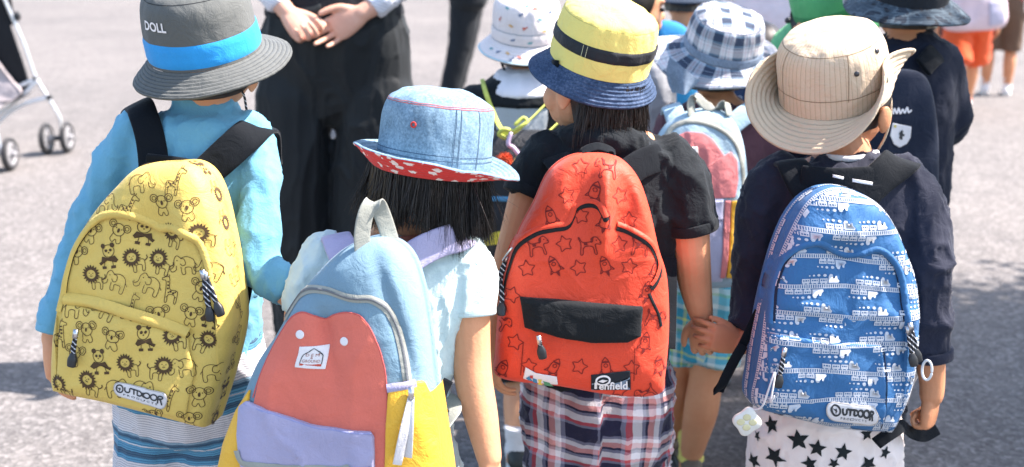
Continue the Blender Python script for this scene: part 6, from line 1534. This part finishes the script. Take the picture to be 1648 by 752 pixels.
# ---- child with the check hat
def child_check():
    d = 2.75; base = G(1138, d - .0)
    tor = [sec(1118, 1190, 158, d + .02, .048), sec(1098, 1212, 172, d, .06), sec(1076, 1236, 190, d, .066), sec(1072, 1240, 225, d, .075), sec(1084, 1232, 300, d, .085), sec(1088, 1216, 400, d, .085), sec(1084, 1206, 470, d, .09)]
    mar = cloth('maroon_cotton', (.10, .045, .06))
    def mod(J):
        J['shL'], J['shR'] = P(1088, 200, d), P(1222, 206, d); J['elR'] = P(1248, 280, d); J['wrR'] = P(1250, 370, d - .02); J['elL'] = P(1062, 290, d); J['wrL'] = P(1058, 380, d)
        J['hipL'], J['hipR'] = P(1098, 470, d), P(1160, 470, d); J['kneeL'] = P(1092, 588, d + .05); J['kneeR'] = P(1136, 608, d - .02); J['ankL'] = G(1086, 2.93, .06); J['ankR'] = G(1112, 2.79, .06); J['pel'] = P(1134, 462, d)
    T_, W_, G_, Y_ = (.03, .24, .34, 1), (.52, .60, .58, 1), (.22, .42, .17, 1), (.50, .50, .12, 1)
    st_ = [(0, T_), (.24, W_), (.36, (.12, .40, .50, 1)), (.58, G_), (.66, W_), (.80, T_), (.93, Y_)]
    pm = plaid('teal_green_madras', None, st_, st_, 1 / .10, 1 / .095)
    shoes = (plain('brown_trainer', (.10, .075, .05), .6), plain('dark_sole', (.03, .03, .03), .6)); yl = cloth('lemon_sock', (.62, .55, .14), .9)
    p, J = figure('child in maroon top, teal checked shorts and yellow socks, wearing a check hat', base[:2], 1.17, 0, mar, pm, torso=tor, mod=mod, head=P(1152, 106, d + .055), hk=.93, leg=.50, shoes=shoes, sock=yl, cap_kw=dict(back=-.055, top=.02), vox=.0045, bot_uv=lambda J: leguv(J['hipL'], J['hipR'], .07), legw=.074, skin=SKIN_TAN, head_yaw=-15)
    # check hat with drooping side flaps
    K_, N_, P_ = (.035, .05, .085, 1), (.17, .27, .36, 1), (.56, .44, .46, 1); WW = (.60, .60, .62, 1)
    a_ = [(0, K_), (.42, WW), (.52, P_), (.57, WW), (.66, (.10, .14, .2, 1)), (.70, WW), (.80, P_), (.84, WW)]
    b_ = [(0, N_), (.10, K_), (.44, N_), (.52, WW), (.76, P_), (.80, WW), (.92, (.10, .14, .2, 1)), (.96, WW)]
    ck = plaid('navy_white_check', None, a_, b_, 1 / .054, 1 / .052); ch_ = denim('chambray', (.17, .22, .29), .2)
    sd_ = lambda a: np.exp(-((((a - 205 + 180) % 360) - 180) / 26.0) ** 2)
    H = Hat('bucket_hat', 'navy and white check hat with a wide wavy brim and chambray lining', P(1163, 80, d + .03), rot(0, 20, 7), .0905, .098, [(1.0, 0), (1.0, .02), (.985, .045), (.965, .062), (.90, .078), (.82, .084), (.6, .092), (.3, .098), (0, .099)],
            lambda a: .068 + .010 * np.cos(np.radians(a * 2)), lambda a: 28 + 13 * np.cos(np.radians(a * 3 + 40)) - 14 * np.clip(np.cos(np.radians(a + 10)), 0, 1) ** 2, lambda a: 6 * np.cos(np.radians(a * 3)), ck, ck, ch_, top_t=.55, wr=.003, wl=.03, seed=37, rows=7, row_h=.0005)
    H.band(.0, .13, ch_, 'band', .002); th = cloth('navy_thread', (.04, .08, .14)); H.stitch('top_seam', [[(a, .535) for a in range(180, 364, 6)]], th, .0012)
    H.stitch('brim_stitching', [[(a, t) for a in range(180, 374, 6)] for t in (.3, .5, .7, .9)], cloth('pale_blue_thread', (.33, .40, .47)), .0008, .0008, on='b')
    # hanging neck flap of chambray
    u_ = np.linspace(0, 1, 26); v_ = np.linspace(0, 1, 16); UU, VV = np.meshgrid(u_, v_, indexing='ij')
    left, right = P(1078, 92, d - .08), P(1126, 130, d - .09); bl_, br_ = P(1082, 150, d - .085), P(1108, 150, d - .095)
    g = (left[None, None] * (1 - UU)[..., None] + right * UU[..., None]) * (1 - VV)[..., None] + (bl_ * (1 - UU)[..., None] + br_ * UU[..., None]) * VV[..., None]
    g[..., 1] += .010 * np.sin(UU * 7) * VV - .012 * np.sin(UU * math.pi) ; g[..., 0] -= .010 * np.sin(VV * math.pi) * (1 - UU)
    th_ = g + A_(0, .003, 0); Vf = np.vstack([g.reshape(-1, 3), th_.reshape(-1, 3)])
    mk('neck_flap', (Vf, [gridfaces(26, 16, False), gridfaces(26, 16, False, 26 * 16)[:, ::-1]]), ch_, H.root)
    # colour-block bag like the girl's
    blue = cloth('pale_blue_canvas', (0.30, 0.42, 0.50), .85, .3, .1); co_ = cloth('rose_canvas', (.62, .20, .20), .85, .3, .1); lav = cloth('pale_lavender_canvas', (.44, .44, .58), .85, .3, .1); yel = cloth('golden_yellow_nylon', (.72, .40, .03)); gw = cloth('grey_webbing', (.29, .30, .265))
    B = Bag('backpack', 'pale blue, rose and yellow backpack on the child in the check hat', [(1128, 176), (1168, 180), (1192, 208), (1204, 260), (1206, 330), (1203, 440), (1196, 462), (1130, 468), (1066, 462), (1054, 420), (1050, 320), (1056, 240), (1084, 194)], d - .165, A_(.02, -1, .12), .07, .04, 3.6, lambda b, xz: fbm(np.stack([xz[:, 0] / .07, xz[:, 1] / .09, 0 * xz[:, 0]], 1), 77, 3) * .004, blue)
    B.add('front_panel', B.patch(B.px((1076, 240), (1084, 222), (1104, 212), (1130, 214), (1146, 224), (1158, 240), (1166, 252), (1176, 244), (1186, 258), (1188, 290), (1183, 318), (1110, 320), (1072, 318)), .002, m=20, base=.0006, nr=24), co_)
    B.add('front_pocket', B.patch(B.px((1070, 322), (1164, 320), (1164, 356), (1162, 452), (1070, 452)), .005, m=14, base=.0006, nr=24), lav)
    B.add('pocket_flap', B.patch(B.px((1076, 324), (1163, 322), (1162, 354), (1120, 360), (1078, 358)), .006, m=10, base=.006, nr=14), lav)
    B.add('coral_stripe', B.patch(B.px((1166, 322), (1175, 322), (1166, 445), (1158, 445)), .0035, m=16, base=.005, nr=10), co_)
    B.add('side_pocket', B.patch(B.px((1177, 324), (1198, 320), (1199, 380), (1196, 448), (1168, 446)), .005, m=14, base=.0006, nr=16), yel)
    B.add('zipper', B.ribbon(B.px((1064, 236), (1082, 206), (1112, 196), (1150, 204), (1180, 226), (1194, 262), (1198, 316)), .010, .001, .002), gw)
    B.add('label', B.patch(B.px((1098, 238), (1122, 236), (1124, 258), (1100, 260)), .001, m=20, base=.003, nr=6, nt_=40), WHITE_PATCH)
    B.add('grab_handle', strap([P(1114, 188, d - .18), P(1112, 166, d - .175), P(1120, 156, d - .17), P(1136, 170, d - .17), P(1154, 174, d - .17), P(1168, 166, d - .17), P(1174, 186, d - .18)], .022, .004, [A_(.7, .5, .3)] * 3 + [A_(.2, .4, .9)] + [A_(.7, .5, -.3)] * 3), gw)
    B.add('shoulder_strap', strap([P(1180, 200, d - .12), P(1200, 184, d - .10), P(1216, 178, d - .06), P(1226, 184, d), P(1232, 215, d + .07)], .048, .012, [A_(.5, .1, -.85), A_(.6, .1, -.75), A_(.8, .2, -.5), A_(.95, 0, -.2), A_(.95, 0, -.2)]), cloth('pale_blue_canvas', (0.30, 0.42, 0.50)))
    B.add('shoulder_strap', strap([P(1090, 200, d - .12), P(1084, 180, d - .10), P(1080, 172, d - .05), P(1078, 182, d), P(1076, 215, d + .07)], .045, .012, [A_(.9, .1, .3)] * 5), cloth('pale_blue_canvas', (0.30, 0.42, 0.50)))
child_check()

# ---- child in navy with a camouflage hat
def child_crest():
    d = 2.72; base = G(1398, d, .8); nv = cloth('navy_blazer', (.010, .014, .028), .85, .3)
    tor = [sec(1432, 1500, 52, d + .02, .05), sec(1412, 1520, 70, d, .06), sec(1398, 1534, 88, d, .068), sec(1394, 1540, 120, d, .08), sec(1398, 1532, 200, d, .09), sec(1400, 1524, 300, d, .09), sec(1396, 1520, 390, d, .095), sec(1396, 1518, 430, d, .095)]
    def mod(J):
        J['shL'], J['shR'] = P(1412, 100, d), P(1514, 100, d); J['elR'] = P(1534, 196, d + .02); J['wrR'] = P(1478, 235, d + .17); J['elL'] = P(1392, 200, d); J['wrL'] = P(1400, 280, d + .05)
    p, J = figure('child in a navy jacket with a dark camouflage sun hat', base[:2], 1.20, 0, nv, cloth('navy_trouser_cloth', (.014, .018, .03)), torso=tor, mod=mod, head=P(1462, 0, d + .03), sleeve='long', leg=1.0, hipw=.085, legw=.05, cap_kw=dict(back=-.06, top=.02), vox=.0065, skin=SKIN_TAN, sname='jacket', bname='trousers', shoes=(plain('white_trainer', (.6, .6, .6), .5), RUBBER))
    k = NT('blue_grey_camouflage', .85, .25); co = k.coord(); f = k.noise(co, 26, 2, .5, .4)
    finish_cloth(k, k.ramp(f, [(0, (.012, .016, .024, 1)), (.42, (.035, .055, .075, 1)), (.52, (.065, .095, .12, 1)), (.60, (.02, .03, .045, 1))], 'CONSTANT'), co)
    dk = cloth('black_hat_cotton', (.012, .016, .022))
    H = Hat('sun_hat', 'dark camouflage sun hat with a wide brim and black crown', P(1462, -6, d + .03), rot(0, 14, 2), .088, .095, [(1.0, 0), (1.0, .03), (.97, .06), (.9, .085), (.7, .098), (.3, .105), (0, .106)], lambda a: .062 + 0 * a, lambda a: 20 + 10 * np.cos(np.radians(a * 2)), lambda a: 6 + 0 * a, dk, k.m, k.m, wr=.003, wl=.04, seed=41, rows=6, row_h=.0005)
    bagm = cloth('navy_bag_canvas', (.009, .015, .032), .8, .3)
    B = Bag('backpack', 'dark navy school bag with a small white crest badge', [(1428, 118), (1466, 112), (1492, 124), (1505, 165), (1512, 240), (1506, 330), (1470, 340), (1410, 338), (1398, 240), (1402, 140)], d - .15, A_(-.03, -1, .1), .06, .04, 4.5, lambda b, xz: fbm(np.stack([xz[:, 0] / .08, xz[:, 1] / .1, 0 * xz[:, 0]], 1), 17, 2) * .005, bagm)
    sq = B.px((1436, 198), (1467, 204), (1466, 222), (1460, 232), (1448, 238), (1438, 232), (1432, 218)); cr = B.add('crest_badge', B.patch(sq, .001, m=20, base=.0012, nr=8, nt_=60), WHITE_PATCH)
    i = Ink(); c = B.px((1450, 217))[0]
    i.fill(c + np.array([(-.001, .008), (.002, .011), (.004, .007), (.003, .003), (.008, .001), (.007, -.003), (.003, -.003), (.004, -.010), (.0, -.011), (-.004, -.007), (-.003, -.001), (-.005, .003)]), .0030); B.add('heraldic_emblem', i.mesh(B), INK, cr)
    i = Ink(); i.fill(B.px((1440, 203))[0] + np.stack([np.cos(np.linspace(0, 6.2, 9)), np.sin(np.linspace(0, 6.2, 9))], 1) * .0035, .0030); B.add('gold_dot', i.mesh(B), plain('gold_print', (.6, .5, .12)), cr)
    i = Ink(); i.stroke(B.px((1437, 184), (1439, 175), (1443, 183), (1446, 174), (1449, 183), (1453, 176), (1456, 182), (1460, 173), (1462, 181), (1467, 177)), .0036, lift=.0018); B.add('script_mark', i.mesh(B), WHITE_PATCH)
    B.add('shoulder_strap', strap([P(1486, 108, d - .10), P(1500, 92, d - .08), P(1512, 84, d - .03), P(1518, 92, d + .04), P(1520, 120, d + .09)], .05, .012, [A_(.7, .1, -.6)] * 3 + [A_(1, 0, -.2)] * 2), BLACKW)
    # striped jersey showing below the tan hat
    q = [sec(1398, 1424, 206, d - .10, .03), sec(1398, 1424, 260, d - .10, .03)]
child_crest()

# ---- child with the green hat
def child_green():
    d = 3.05; base = G(1322, d, .8)
    p, J = figure('child in a green sun hat and navy top, mostly hidden behind the tan hat', base[:2], 1.20, 12, cloth('navy_jersey', (0.024, 0.027, 0.045)), cloth('grey_marl', (.30, .31, .33)), leg=.55, cap_kw=dict(back=-.05, top=.02), head_yaw=20, head=P(1322, 38, d), vox=.0075)
    gr = cloth('bright_green_cotton', (.09, .37, .15), .85, .3); g2 = cloth('mint_green_cotton', (.16, .46, .24), .85, .3)
    H = Hat('sun_hat', 'bright green sun hat with its brim slanting down to the left', P(1334, 20, d), rot(0, 8, -19), .088, .095, [(1.0, 0), (1.0, .03), (.97, .06), (.9, .085), (.7, .098), (.3, .105), (0, .106)], lambda a: .084 + 0 * a, lambda a: 22 - 12 * np.cos(np.radians(a)), lambda a: -4 + 0 * a, gr, gr, g2, wr=.003, wl=.04, seed=47, rows=6, row_h=.0006)
    H.band(0, .12, cloth('dark_green_band', (.04, .22, .08)))
    tag(mk('cord_stopper', ellipsoid(P(1268, 33, d - .085), [A_(.008, 0, 0), A_(0, .008, 0), A_(0, 0, .008)], 14, 8), RUBBER, loc=P(1268, 33, d - .085)), 'round black cord stopper at the left of the green hat', 'stopper')
child_green()

# ---- child with the blue and orange rucksack, navy cap
def child_orange():
    d = 4.1; base = G(1092, d, .8); org = cloth('orange_red_cotton', (.66, .10, .03))
    p, J = figure('child in an orange top and navy cap with a blue bag, beyond the yellow hat', base[:2], 1.20, 0, org, cloth('navy_jersey', (0.024, 0.027, 0.045)), cap_kw=dict(back=-.06, top=.02), head=P(1100, -12, d), vox=.008)
    nvh = cloth('navy_cap_cotton', (.02, .035, .06)); H = Hat('cap', 'dark navy cap beside the check hat, cut by the top of the picture', P(1100, -14, d), rot(0, 4, 0), .086, .094, [(1.0, 0), (1.0, .03), (.97, .06), (.85, .09), (.5, .105), (0, .108)], lambda a: .05 + 0 * a, lambda a: 18 + 0 * a, lambda a: 8 + 0 * a, nvh, nvh, nvh, wr=.002, seed=3)
    bm = cloth('mid_blue_canvas', (.02, .19, .42)); bl = cloth('sky_blue_canvas', (.03, .26, .50))
    B = Bag('backpack', 'bright blue backpack with black edging on the child in orange', [(1058, 38), (1085, 34), (1110, 50), (1122, 90), (1124, 170), (1118, 210), (1080, 214), (1050, 206), (1042, 150), (1044, 80)], d - .17, A_(0, -1, .1), .07, .04, 4, None, bm)
    B.add('piping', B.ribbon(B.px((1050, 60), (1058, 84), (1070, 98), (1086, 92), (1100, 70)), .014, .002, .003), BLACKW)
    B.add('front_pocket', B.patch(B.px((1050, 106), (1080, 96), (1116, 104), (1116, 200), (1050, 200)), .012, m=8, base=.001), bl)
    B.add('shoulder_strap', strap([P(1062, 52, d - .12), P(1056, 40, d - .09), P(1054, 36, d - .03), P(1052, 60, d + .05)], .05, .012, [A_(1, 0, .2)] * 4), cloth('blue_strap', (.03, .20, .42)))
    # bare-headed child in profile
    d = 3.35; base = G(1028, d, .8)
    p, J = figure('bare headed child with short black hair seen in profile behind the yellow hat', base[:2], 1.22, -75, cloth('grey_marl', (.30, .31, .33)), cloth('navy_jersey', (0.024, 0.027, 0.045)), head=P(1020, 10, d), head_yaw=-75, vox=.0055)
    # pale blouse and flowered top
    d = 4.7; base = G(1238, d, .8)
    p, J = figure('person in a loose white blouse seen between the check hat and the green hat', base[:2], 1.45, -25, cloth('white_blouse', (.68, .66, .70)), cloth('beige_chino', (.40, .33, .25)), vox=.009, leg=.9, sleeve='short', cat='person', arm=((.02, .04), (.02, .04)), sname='blouse', bname='trousers')
    d = 3.45; base = G(1216, d, .8)
    k = NT('navy_floral_cotton', .85, .25); co = k.coord(); vo = k.n('ShaderNodeTexVoronoi'); k.l(co, vo.inputs['Vector']); vo.inputs['Scale'].default_value = 26; nz = k.noise(co, 90, 2)
    finish_cloth(k, k.ramp(k.math('ADD', vo.outputs['Distance'], k.math('MULTIPLY', k.math('SUBTRACT', nz, .5), .5)), [(.26, (.50, .56, .62, 1)), (.31, (.022, .045, .10, 1))]), co)
    p, J = figure('child in a navy top with white flowers, glimpsed right of the check hat', base[:2], 1.10, 0, k.m, cloth('navy_jersey', (0.024, 0.027, 0.045)), vox=.0075, shoes=(plain('white_trainer', (.6, .6, .6), .5), plain('dark_grey_sole', (.08, .085, .09), .6)))
    # figures at the far right
    d = 8.7; base = G(1556, d, .5)
    p, J = figure('child in orange red shorts and white trainers walking away at the far right', base[:2], 1.36, -8, cloth('pale_pink_cotton', (.62, .50, .53)), cloth('orange_red_cotton', (.66, .10, .03)), stride=.16, leg=.56, vox=.010, sock=cloth('red_sock', (.5, .07, .05)), legw=.098, girth=1.2)
    B = Bag('backpack', 'pale pink and lilac backpack on the child in orange shorts', [(1530, -60), (1575, -64), (1612, -50), (1622, 0), (1620, 42), (1575, 50), (1530, 47), (1522, 10)], d - .22, A_(.1, -1, .1), .12, .06, 3.5, lambda b, xz: fbm(np.stack([xz[:, 0] / .12, xz[:, 1] / .12, 0 * xz[:, 0]], 1), 5, 2) * .01, cloth('pink_lilac_canvas', (.62, .50, .56)))
    B.add('side_pocket', B.patch(B.px((1590, 2), (1614, 0), (1614, 38), (1592, 42)), .012, m=8, base=.001), cloth('lilac_canvas', (.46, .44, .56)))
    d = 9.4; base = G(1524, d, .5); p, J = figure('child in charcoal shorts beside the one in orange shorts', base[:2], 1.36, 0, cloth('navy_jersey', (0.024, 0.027, 0.045)), cloth('charcoal_shorts_cloth', (.03, .035, .04)), vox=.010, legw=.09, sock=cloth('beige_sock', (.5, .42, .33)))
    d = 9.6; base = G(1612, d, .5); p, J = figure('child in a faded red top at the far right edge', base[:2], 1.32, -20, cloth('faded_red_cotton', (.45, .13, .11)), cloth('brown_shorts_cloth', (.12, .075, .05)), vox=.010, skin=SKIN_TAN)
child_orange()

# =================================================================== PUSHCHAIR AT THE LEFT EDGE
def stroller():
    al = plain('brushed_aluminium', (.62, .62, .63), .35, .85); blk = cloth('black_stroller_fabric', (.012, .013, .016)); gy = cloth('grey_stroller_lining', (.36, .32, .33)); pl = plain('grey_plastic', (.24, .24, .25), .45); ty = plain('black_tyre', (.02, .02, .022), .7)
    o = A_(-3.18, 6.85, 0)
    s = thing('stroller', o, 'silver framed pushchair with black fabric at the left edge of the picture', 'stroller')
    r0 = .095
    def wheel(c, r=r0, w=.022):
        t = np.linspace(0, 2 * math.pi, 33)[:-1]
        def torus(R, a, b, n=10):
            u = np.linspace(0, 2 * math.pi, n, endpoint=False)
            V = np.array([[c + A_(b * math.sin(v), (R + a * math.cos(v)) * math.cos(q), (R + a * math.cos(v)) * math.sin(q)) for v in u] for q in np.append(t, t[0] + 2 * math.pi)])
            return V.reshape(-1, 3), [gridfaces(33, n)]
        wq = mk('wheel', torus(r * .62, .012, w * .75), pl, s)
        mk('tyre', torus(r - .014, .014, w * .8), ty, wq)
        sp = [tube([c, c + A_(0, math.cos(q) * r * .62, math.sin(q) * r * .62)], [.013, .008], n=8, sub=2) for q in np.arange(6) * math.pi / 3]
        mk('spokes', merge(sp + [tube([c - A_(w * 1.1, 0, 0), c + A_(w * 1.1, 0, 0)], .018, n=14, sub=2)]), pl, wq)
    def rotw(c): return c
    fr = [G(108, 7.15, r0), G(75, 7.10, r0)]; bk = [G(16, 6.62, r0), G(-18, 6.58, r0)]
    for c in fr + bk + [G(-120, 7.2, r0), G(-150, 7.15, r0), G(-235, 6.62, r0), G(-268, 6.58, r0)]: wheel(c)
    pt = lambda x, y, d=7.1: P(x, y, d)
    def side(dx, dd, s_):
        q = lambda x, y: P(x + dx, y, 7.1 + dd)
        mk('frame', tube([q(-55, -190), q(-20, -70), q(12, 10), q(38, 70), q(56, 122), q(78, 158), q(96, 190), q(99, 214)], [.011] * 8, n=12), al, s)
        mk('frame', merge([tube([q(-40, 200), q(0, 182), q(30, 160), q(60, 130)], .014, n=12), tube([q(-60, 172), q(0, 152), q(58, 127)], .012, n=12), tube([q(-40, 240), q(5, 190), q(40, 168), q(76, 158)], .013, n=12)]), plain('white_tube', (.66, .66, .67), .4), s)
        mk('joint', merge([ellipsoid(q(79, 157), [A_(.022, 0, 0), A_(0, .016, 0), A_(0, 0, .018)]), ellipsoid(q(57, 127), [A_(.018, 0, 0), A_(0, .016, 0), A_(0, 0, .018)]), ellipsoid(q(28, 26), [A_(.02, 0, 0), A_(0, .016, 0), A_(0, 0, .03)])]), RUBBER, s)
        mk('axle', tube([G(108 + dx, 7.15 + dd, r0), G(75 + dx, 7.10 + dd, r0)], .016, n=10), RUBBER, s)
        mk('frame', tube([q(-14, 130), q(-8, 200), G(2 + dx, 6.62 + dd, r0)], .012, n=10), al, s)
    side(0, 0, 1); side(-228, 0, -1)
    # seat and hood: padded sheets between the two sides
    def sheet(name, prof, m, x0=-5, x1=-222, th=.018, amp=.010):
        prof = catmull(np.array(prof, float), 40); n = 30; rows = []
        for u in np.linspace(0, 1, n): rows.append(np.array([P(p[0] + x0 + (x1 - x0) * u, p[1], 7.1 + (p[2] if len(p) > 2 else 0)) for p in prof]))
        V = np.array(rows); V = V + (fbm(V.reshape(-1, 3) / .12, 3, 3) * amp).reshape(n, 40, 1) * A_(.3, -1, .4); W = V + A_(0, th, .004)
        Vf = np.vstack([V.reshape(-1, 3), W.reshape(-1, 3)]); idx = np.arange(n * 40).reshape(n, 40); ed = np.concatenate([idx[0, :-1], idx[:-1, -1], idx[-1, :0:-1], idx[:0:-1, 0]]); e2 = np.roll(ed, -1)
        mk(name, (Vf, [gridfaces(n, 40, False), gridfaces(n, 40, False, n * 40)[:, ::-1], np.stack([ed, e2, e2 + n * 40, ed + n * 40], 1)]), m, s)
    sheet('seat', [(-8, -60, .02), (10, 10, 0), (30, 70, 0), (46, 118, 0), (52, 150, .0), (20, 165, -.1)], blk)
    sheet('seat_lining', [(-40, 40, -.03), (-10, 90, -.05), (20, 130, -.05), (34, 152, -.06), (0, 172, -.12)], gy, -2, -215, .03, .02)
    sheet('canopy', [(-120, -160, -.25), (-70, -190, -.1), (-10, -150, .05), (10, -70, .03), (26, 30, 0), (22, 40, .0)], blk)
    mk('handle', tube([P(-55, -190, 7.1), P(-75, -225, 7.0), P(-165, -232, 6.98), P(-260, -225, 7.0), P(-283, -190, 7.1)], .016, n=12), RUBBER, s)
    mk('basket', loft([P(-110, 205, 6.95), P(-110, 225, 6.95)], [A_(.30, 0, 0), A_(.27, 0, 0)], [A_(0, .2, 0), A_(0, .18, 0)], n=28, power=4, sub=3), blk, s)
stroller()

# =================================================================== UNSEEN TREE ADDED TO THROW SHADE ON THE GROUND AT THE RIGHT
def added_shade_tree(base, label, hgt, crown, n_leaf, seed, rr):
    bark = plain('grey_brown_bark', (.11, .085, .065), .9, scale=14, bump=.8)
    lf = NT('green_leaf', .55, .4); co = lf.coord(); nz = lf.noise(co, 2.2, 3)
    lf.l(lf.ramp(nz, [(.3, (.028, .065, .016, 1)), (.7, (.09, .15, .035, 1))]), lf.b.inputs['Base Color'])
    R_ = np.random.default_rng(seed); t = thing('added_shade_tree', base, label, 'added_shade_tree'); b = A_(*base); top = b + A_(.1, .1, hgt * .62)
    parts = [tube([b - A_(0, 0, .1), b + A_(.02, 0, hgt * .2), b + A_(.06, .04, hgt * .42), top], [.15, .12, .10, .07], n=16)]
    tips = []
    for i in range(16):
        h0 = R_.uniform(.30, .60) * hgt; p0 = b + A_(.05, .03, h0); a = i * 2.4 + R_.uniform(-.3, .3); c = b + A_(*crown); e = c + A_(math.cos(a) * rr * R_.uniform(.4, .85), math.sin(a) * rr * R_.uniform(.4, .85), R_.uniform(-.5, .7) * rr * .7)
        m = (p0 + e) / 2 + A_(0, 0, .15); parts.append(tube([p0, m, e], [.045, .028, .009], n=8)); tips += [m * .4 + e * .6, e, e + R_.normal(0, .2, 3), (m + e) / 2]
    mk('trunk', merge(parts), bark, t)
    tips = np.array(tips); c = tips[R_.integers(0, len(tips), n_leaf)] + R_.normal(0, .30 * rr / 1.3, (n_leaf, 3)) * A_(1, 1, .8)
    d = nrm(R_.normal(size=(n_leaf, 3)) + A_(0, 0, -.3)); s_ = nrm(np.cross(d, R_.normal(size=(n_leaf, 3)))); nn = np.cross(d, s_); L = R_.uniform(.06, .11, n_leaf)[:, None]
    V = np.stack([c, c + d * L * .5 + s_ * L * .30 + nn * L * .08, c + d * L, c + d * L * .5 - s_ * L * .30 + nn * L * .08], 1).reshape(-1, 3)
    o = mk('crown', (V, [np.arange(n_leaf * 4).reshape(-1, 4)]), lf.m, t, smooth=False); o['kind'] = 'stuff'
k_ = 3.3 / math.tan(SUN_EL)
cx, cy = 2.10 + k_ * math.cos(SUN_AZ), 2.70 + k_ * math.sin(SUN_AZ)  # added crown sits up-sun of the ground patch it has to shade
added_shade_tree((cx + .6, cy + .8, 0), 'unseen leafy crown and trunk added right of the children to shade the ground', 4.6, (-.6, -.8, 3.3), 36000, 5, 1.5)
